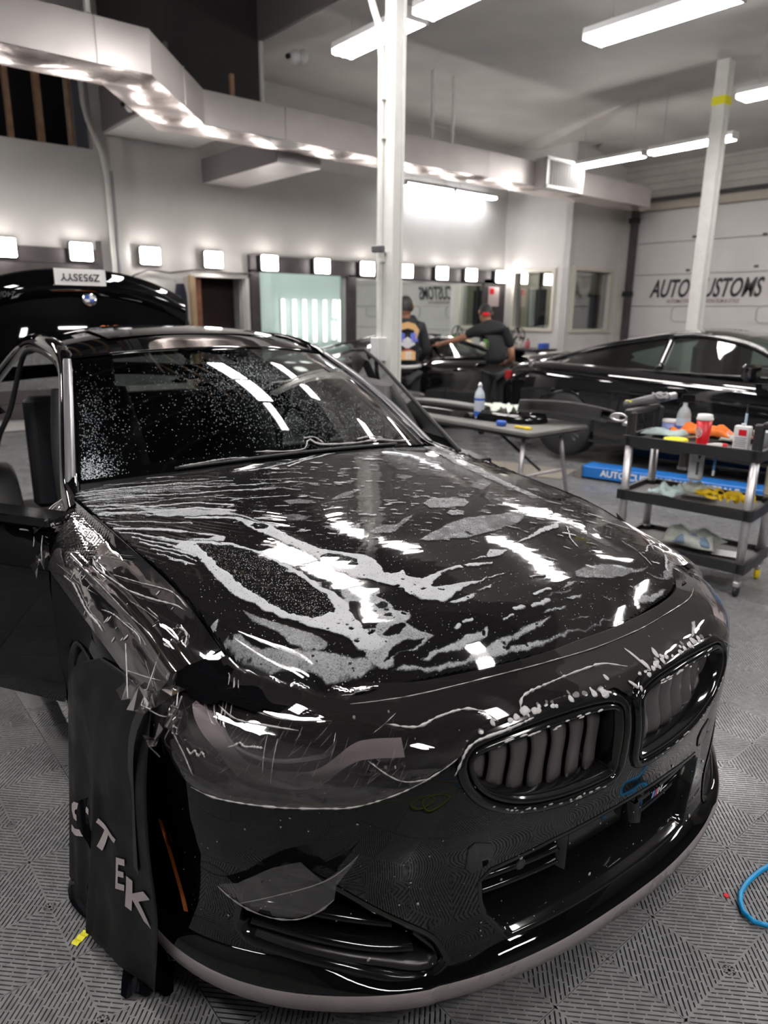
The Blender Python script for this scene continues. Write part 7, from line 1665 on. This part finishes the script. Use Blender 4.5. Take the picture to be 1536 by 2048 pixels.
for dz, rr in ((0, .026),):                                     # round emblem: ring and wavy strokes on the side facing the camera
    def oncup(a, z, o_=.0012): r_ = .031+(.042-.031)*z/.145+o_; t = -math.pi/2-.35+a/r_; return Vector((r_*math.cos(t), r_*math.sin(t), z))
    MB().tube([oncup(.024*math.cos(R(k*15)), .075+.030*math.sin(R(k*15))) for k in range(24)], .0016, 5, closed=True).build('emblem_ring', M['label'], cup)
    for q in range(-3, 4): MB().tube([oncup(q*.0062+.002*math.sin(j*1.4+q), .075+(j-3)*.0072*math.sqrt(max(.1, 1-(q/3.6)**2))) for j in range(7)], .0013, 5).build('emblem_stroke', M['label'], cup)
sb = thing('spray_bottle', 'clear spray bottle with a black trigger and blue label, left of the red cup', 'bottle', cw_(-.17, .14, ZT), R(-60))
MB().lathe([(.036, 0), (.040, .01), (.040, .13), (.030, .16), (.014, .18), (.013, .20)], n=22).build('body', mat('clear_grey_plastic', (.40, .43, .47), .2), sb, True)
MB().lathe([(.0408, .04), (.0408, .11)], n=22).build('label', mat('blue_white_label', (.45, .52, .66), .5), sb); MB().lathe([(.0412, .045), (.0412, .065)], n=22).build('label_band', M['blue'], sb)
MB().rbox((.012, 0, .225), (.075, .028, .045), .01).rbox((-.035, 0, .215), (.03, .016, .02), .006).build('trigger_head', M['gloss'], sb); MB().tube([(-.022, 0, .21), (-.034, 0, .18), (-.030, 0, .155)], .005, 6).build('trigger', M['gloss'], sb)
o = thing('round_jar', 'pale jar with a blue-violet side, at the far left of the cart top', 'jar', cw_(-.25, .155, ZT)); MB().lathe([(.045, 0), (.048, .01), (.048, .075), (.0005, .076)], n=22).build('body', mat('violet_jar', (.22, .26, .55), .4), o, True); MB().lathe([(.05, .074), (.05, .09), (.0005, .092)], n=22).build('lid', M['label'], o, True)
cn = thing('solvent_can', 'white rectangular can with a red panel at the right end of the cart top', 'can', cw_(.235, -.09, ZT), R(-81.5)); MB().rbox((0, 0, .065), (.085, .045, .13), .01).build('body', M['label'], cn); MB().box((.005, -.0235, .095), (.04, .001, .032)).build('red_panel', M['red'], cn)
for k in range(5): MB().box((-.002, -.0235, .065-.011*k), (.06-.008*(k % 2), .0012, .0035)).build('print_line', mat('print_grey_ink', (.25, .25, .27), .5) if k == 0 else bpy.data.materials['print_grey_ink'], cn)
MB().lathe([(.012, .13), (.012, .142), (.0005, .143)], n=14).build('cap', M['bottle'], cn)
br = thing('detail_brush', 'thin pale blue brush with a dark tip standing behind the white can', 'brush', cw_(.225, -.03, ZT)); MB().cyl((0, 0, 0), (0, 0, .19), .007, 8).build('handle', mat('pale_blue_plastic', (.40, .52, .65), .4), br); MB().cyl((0, 0, .19), (0, 0, .24), .004, 6).build('tip', M['rubber'], br)
bw = thing('white_tub', 'open white plastic tub in the far right corner of the cart top', 'tub', cw_(.29, .10, ZT)); MB().lathe([(.042, 0), (.052, .08), (.055, .085), (.050, .085), (.040, .006), (.0005, .005)], n=24).build('tub', M['bottle'], bw, True)
tp = thing('glue_tube', 'white tube with a red cap in front of the white can', 'tube', cw_(.13, -.13, ZT), R(-70)); MB().tube([(-.06, 0, .012), (-.02, 0, .014), (.02, 0, .014)], [.006, .013, .014], 10).build('tube_body', M['label'], tp, True); MB().cyl((.02, 0, .014), (.045, 0, .014), .014, 12).build('cap', M['red'], tp)
one('wood_stick', 'thin wooden stick lying between the towel and the cup', 'stick', MB().cyl(cw_(-.12, .02, ZT+.008), cw_(-.02, .05, ZT+.03), .005, 6), mat('stick_tan', (.5, .33, .16), .6))
gn = thing('heat_gun', 'dark hand tool with a coiled cable resting on the left handle of the cart', 'tool', cw_(-.38, .03, .985), R(-81.5)); 
MB().tube([(-.06, -.12, .0), (-.02, -.03, .01), (.03, .10, .025), (.06, .20, .03)], [.022, .026, .032, .026], 12).build('barrel', mat('tool_grey', (.09, .09, .10), .4), gn, True); MB().cyl((.06, .20, .03), (.08, .27, .035), .022, 12).build('nozzle', M['alu'], gn)
MB().tube([(-.02, .0, 0), (-.03, .02, -.07), (-.01, .03, -.12)], [.020, .022, .018], 10).build('grip', M['rubber'], gn, True)
MB().tube([(.05+.045*math.cos(t*.9), .12+.045*math.sin(t*.9), .045-.012*math.sin(t*2.1)) for t in np.linspace(0, 16, 60)], .006, 6).build('cable_coil', mat('coil_silver', (.35, .35, .36), .3), gn, True); MB().box((-.05, -.10, .018), (.035, .03, .01)).build('yellow_sticker', M['ytape'], gn)
one('metal_loop', 'oval silver metal loop hanging off the left side of the cart', 'loop', MB().tube([Vector(cw_(-.50, -.03, .895))+Vector((.0, .055*math.cos(R(k*20)), .022*math.sin(R(k*20)))) for k in range(18)], .0075, 8, closed=True), M['alu'], True)
hb_ = thing('hanging_bottle', 'white plastic bottle with black print, hanging under the cart top shelf', 'bottle', cw_(.0, -.05, .585), R(-81.5)); MB().rbox((0, 0, .085), (.082, .055, .17), .025).build('body', M['bottle'], hb_); MB().lathe([(.02, .17), (.02, .185), (.0005, .186)], n=12).build('cap', M['bottle'], hb_)
MB().add([(.012, -.0285, .15), (.034, -.0285, .15), (.022, -.0285, .125)], [(2, 1, 0)]).build('black_mark', M['ink'], hb_); MB().box((.018, -.0285, .075), (.014, .001, .075)).build('black_print', mat('faint_ink', (.12, .12, .12), .5), hb_)
o = thing('hanging_bottle', 'grey translucent bottle hanging left of the white one under the top shelf', 'bottle', cw_(-.08, -.02, .645), R(-81.5)); MB().lathe([(.028, 0), (.030, .01), (.026, .09), (.022, .13), (.0005, .131)], n=16).build('body', mat('grey_translucent', (.20, .17, .16), .3), o, True); MB().lathe([(.036, -.012), (.036, .004), (.0005, .005)], n=16).build('foot', M['alu'], o)
o = thing('hanging_bottle', 'cream bottle hanging outside the right-hand leg of the cart', 'bottle', cw_(.36, .12, .52), R(-81.5)); MB().rbox((0, 0, .09), (.06, .05, .17), .02).build('body', mat('cream_plastic', (.66, .62, .52), .4), o); MB().cyl((0, 0, .175), (0, 0, .20), .015, 10).build('cap', M['blue'], o)
o = thing('hanging_pen', 'slim blue and white marker hanging under the cart top shelf', 'marker', cw_(.12, -.12, .64)); MB().cyl((0, 0, .03), (.006, 0, .125), .007, 8).build('barrel', mat('marker_blue', (.10, .30, .62), .4), o); MB().cyl((-.002, 0, 0), (0, 0, .03), .0075, 8).build('tip_cap', M['label'], o)
rag('folded_towel', 'pale blue towel hanging over the front of the middle cart shelf', -.12, -.12, .475, .16, .20, M['towelb'], .026, seed=11, h=.02)
rag('folded_towel', 'grey-white towel behind the blue one on the middle cart shelf', .0, .02, .475, .20, .16, M['towelg'], .024, seed=12, h=.03)
st_ = thing('yellow_strap', 'tangled bundle of yellow strap on the middle cart shelf', 'strap', (0, 0, 0))
r_ = np.random.default_rng(4)
for q in range(7):
    pts = [cw_(.02+.04*r_.random()+.30*i/9, -.10+.05*math.sin(i*1.3+q)+.05*r_.random(), .50+.035*abs(math.sin(i*.9+q*2))+.01*r_.random()) for i in range(10)]; C_ = spl(pts, 40)
    MB().grid([[p+np.array([0, a*.4, a*.9]) for a in (-.009, .009)] for p in C_]).build('strap_loop', mat('strap_yellow', (.80, .56, .01), .5) if q == 0 else bpy.data.materials['strap_yellow'], st_, True)
rag('folded_towel', 'cream towel with a blue edge folded on the bottom cart shelf', .02, -.02, .175, .30, .24, M['towelg'], .030, seed=21, h=.05)
rag('folded_towel', 'blue-edged towel fold lying over the cream one on the bottom cart shelf', .06, -.10, .20, .20, .08, mat('blue_edge_towel', (.22, .30, .42), .9), .018, seed=22, h=.03)
one('paper_sheet', 'white sheet of paper at the right of the bottom cart shelf', 'paper', MB().box(cw_(.23, -.03, .185), (.16, .12, .002), R(-70)), M['label'])

# ================================================================== WORKBENCH CLUTTER AT THE BACK CORNER
wb_ = thing('workbench', 'cluttered low workbench in the back corner under the wall mirror', 'workbench', (9.85, 9.48, 0))
MB().rbox((0, 0, .87), (2.5, .62, .05), .02).build('worktop', M['satin'], wb_)
for x in (-1.15, 0, 1.15): MB().box((x, 0, .43), (.05, .55, .85)).build('leg', M['satin'], wb_)
wb2 = thing('workbench', 'short workbench side arm below the cream-framed corner window', 'workbench', (10.85, 8.85, 0)); MB().rbox((0, 0, .87), (.6, .62, .05), .02).build('worktop', M['satin'], wb2); MB().box((.2, -.28, .43), (.05, .05, .85)).build('leg', M['satin'], wb2); MB().box((-.2, -.28, .43), (.05, .05, .85)).build('leg', M['satin'], wb2)
items = [(9.05, 9.45, .06, .20, (.6, .6, .6), 'white cleaner bottle at the left end of the workbench'), (9.35, 9.5, .07, .16, (.35, .33, .32), 'grey plastic tub beside the white cleaner bottle'), (10.05, 9.4, .06, .13, (.66, .64, .6), 'round white jar behind the leaning person'),
         (10.3, 9.55, .05, .24, (.15, .35, .08), 'green spray bottle right of the leaning person'), (10.52, 9.45, .06, .20, (.62, .30, .12), 'orange bottle next to the green one'), (10.62, 9.0, .05, .16, (.5, .45, .42), 'small beige bottle on the workbench side arm'), (10.72, 8.9, .045, .18, (.45, .12, .14), 'small pinkish red bottle on the workbench side arm'), (9.7, 9.55, .05, .22, (.30, .30, .32), 'dark grey bottle behind the yellow box')]
for x, y, r_, h, c_, l in items: bottle_('bottle', l, x, y, .896, r_, h, mat('bottle_tone', c_, .4))
one('yellow_box', 'yellow box on the workbench left of the leaning person', 'box', MB().rbox((9.5, 9.32, .985), (.24, .12, .12), .02), M['yellow'])
one('blue_box', 'blue box at the right end of the workbench side arm', 'box', MB().rbox((10.9, 8.66, .95), (.2, .12, .10), .02), M['blue'])
fn_ = thing('desk_fan', 'grey round desk fan on the workbench, under the corner window', 'fan', (10.75, 9.15, .896))
MB().tube([(.0, .15*math.cos(R(k*15)), .22+.15*math.sin(R(k*15))) for k in range(24)], .012, 6, closed=True).build('guard_ring', M['satin'], fn_); MB().lathe([(.001, 0), (.05, .0), (.05, .05), (.001, .06)], (0, 0, .22), 14, Matrix.Rotation(R(90), 4, 'Y')).build('hub', mat('fan_pink_grey', (.40, .34, .33), .5), fn_)
for k in range(3): MB().prism([(0, .02), (.05, .13), (.0, .14), (-.03, .05)], -.004, .004, lambda a, b_, c: (c, a*math.cos(R(120*k))-b_*math.sin(R(120*k)), .22+a*math.sin(R(120*k))+b_*math.cos(R(120*k)))).build('blade', M['satin'], fn_)
MB().cyl((0, 0, 0), (0, 0, .08), .02, 10).build('stand', M['satin'], fn_)
one('wall_poster', 'small red and white poster on the dark panel right of the mirror', 'poster', MB().box((10.86, YW-.075, 1.83), (.30, .006, .36)), mat('poster_white', (.62, .50, .50), .6))
one('wall_sticker', 'red sticker on the upper corner of the small poster', 'sticker', MB().box((10.80, YW-.082, 1.93), (.12, .004, .11)), M['red'])
# ================================================================== SMALL THINGS ON THE FLOOR
ts = one('tape_scrap', 'short strip of yellow tape on the tiles at lower left, beside the masking sheet', 'tape', MB().grid([[(.335+.0105*a, 1.567+.001*b_, .0025+.0015*math.sin(b_*1.9)) for a in (-1, 1)] for b_ in range(-4, 5)]), M['ytape']); ts.data.transform(Matrix.Translation((.336, 1.568, 0)) @ Matrix.Rotation(R(-62), 4, 'Z') @ Matrix.Diagonal((1, 5.2, 1, 1)) @ Matrix.Translation((-.335, -1.567, 0)))
one('red_scrap', 'tiny red plastic scrap on the tiles at lower right, left of the blue hose', 'scrap', MB().prism([(-.008, -.004), (.001, -.008), (.009, .0), (.004, .007), (-.006, .005)], .001, .004, lambda x, y, z: (1.722+x, .632+y, z)), M['red'])
def hose(name, lab, pts, r_, m): return one(name, lab, 'hose', MB().tube(spl(pts, 160), r_, 10), m, True)
hose('blue_hose', 'bright blue air hose looped on the tiles at the lower right edge', [(1.95, .60, .010), (1.84, .615, .010), (1.75, .608, .010), (1.695, .575, .010), (1.685, .535, .010), (1.72, .503, .010), (1.80, .485, .011), (1.95, .46, .010), (2.3, .10, .010), (2.0, -.6, .010), (1.3, -.9, .010), (.9, -.5, .010), (1.05, -.1, .010), (1.3, -.25, .02), (1.2, -.6, .010), (.5, -1.2, .010)], .0068, M['cyan'])
gh = hose('green_hose', 'yellow-green hose lying on the tiles in front of the car, seen reflected in the bumper', [(-.9, 1.0, .010), (-.2, .35, .010), (.25, .02, .010), (.55, -.15, .010), (.70, .0, .010), (.62, .14, .012), (.50, .08, .02), (.58, -.10, .03), (.75, -.12, .012), (.85, .02, .010), (.70, .16, .012), (.60, .02, .03), (.75, -.2, .012), (1.0, -.35, .010), (1.1, -.2, .010), (.9, -.6, .010), (.2, -1.4, .010)], .0075, M['green'])
wire = one('thin_wire', 'thin dark wire loop on the grey floor at the right edge, below the cart', 'wire', MB().tube(spl([(4.3, 1.25, .005), (4.1, 1.27, .005), (4.0, 1.22, .005), (4.02, 1.12, .005), (4.2, 1.0, .005)], 40), .003, 6), M['rubber'], True)
rg = MB().grid([[(.0+.17*u+.01*math.sin(v*7), .09*v, .012+.012*math.sin(u*9+v*4)+.01*(1-v*v)) for u in np.linspace(-1, 1, 22)] for v in np.linspace(-1, 1, 9)]).build('orange_towel', M['orange'], None, True)
rg.matrix_world = CARM @ Matrix.Translation((.02, 3.55, 1.372)) @ Matrix.Rotation(R(-4), 4, 'X'); solid(rg, .006, 1); tag(rg, 'crumpled orange towel lying on the rear of the foreground roof', 'towel')
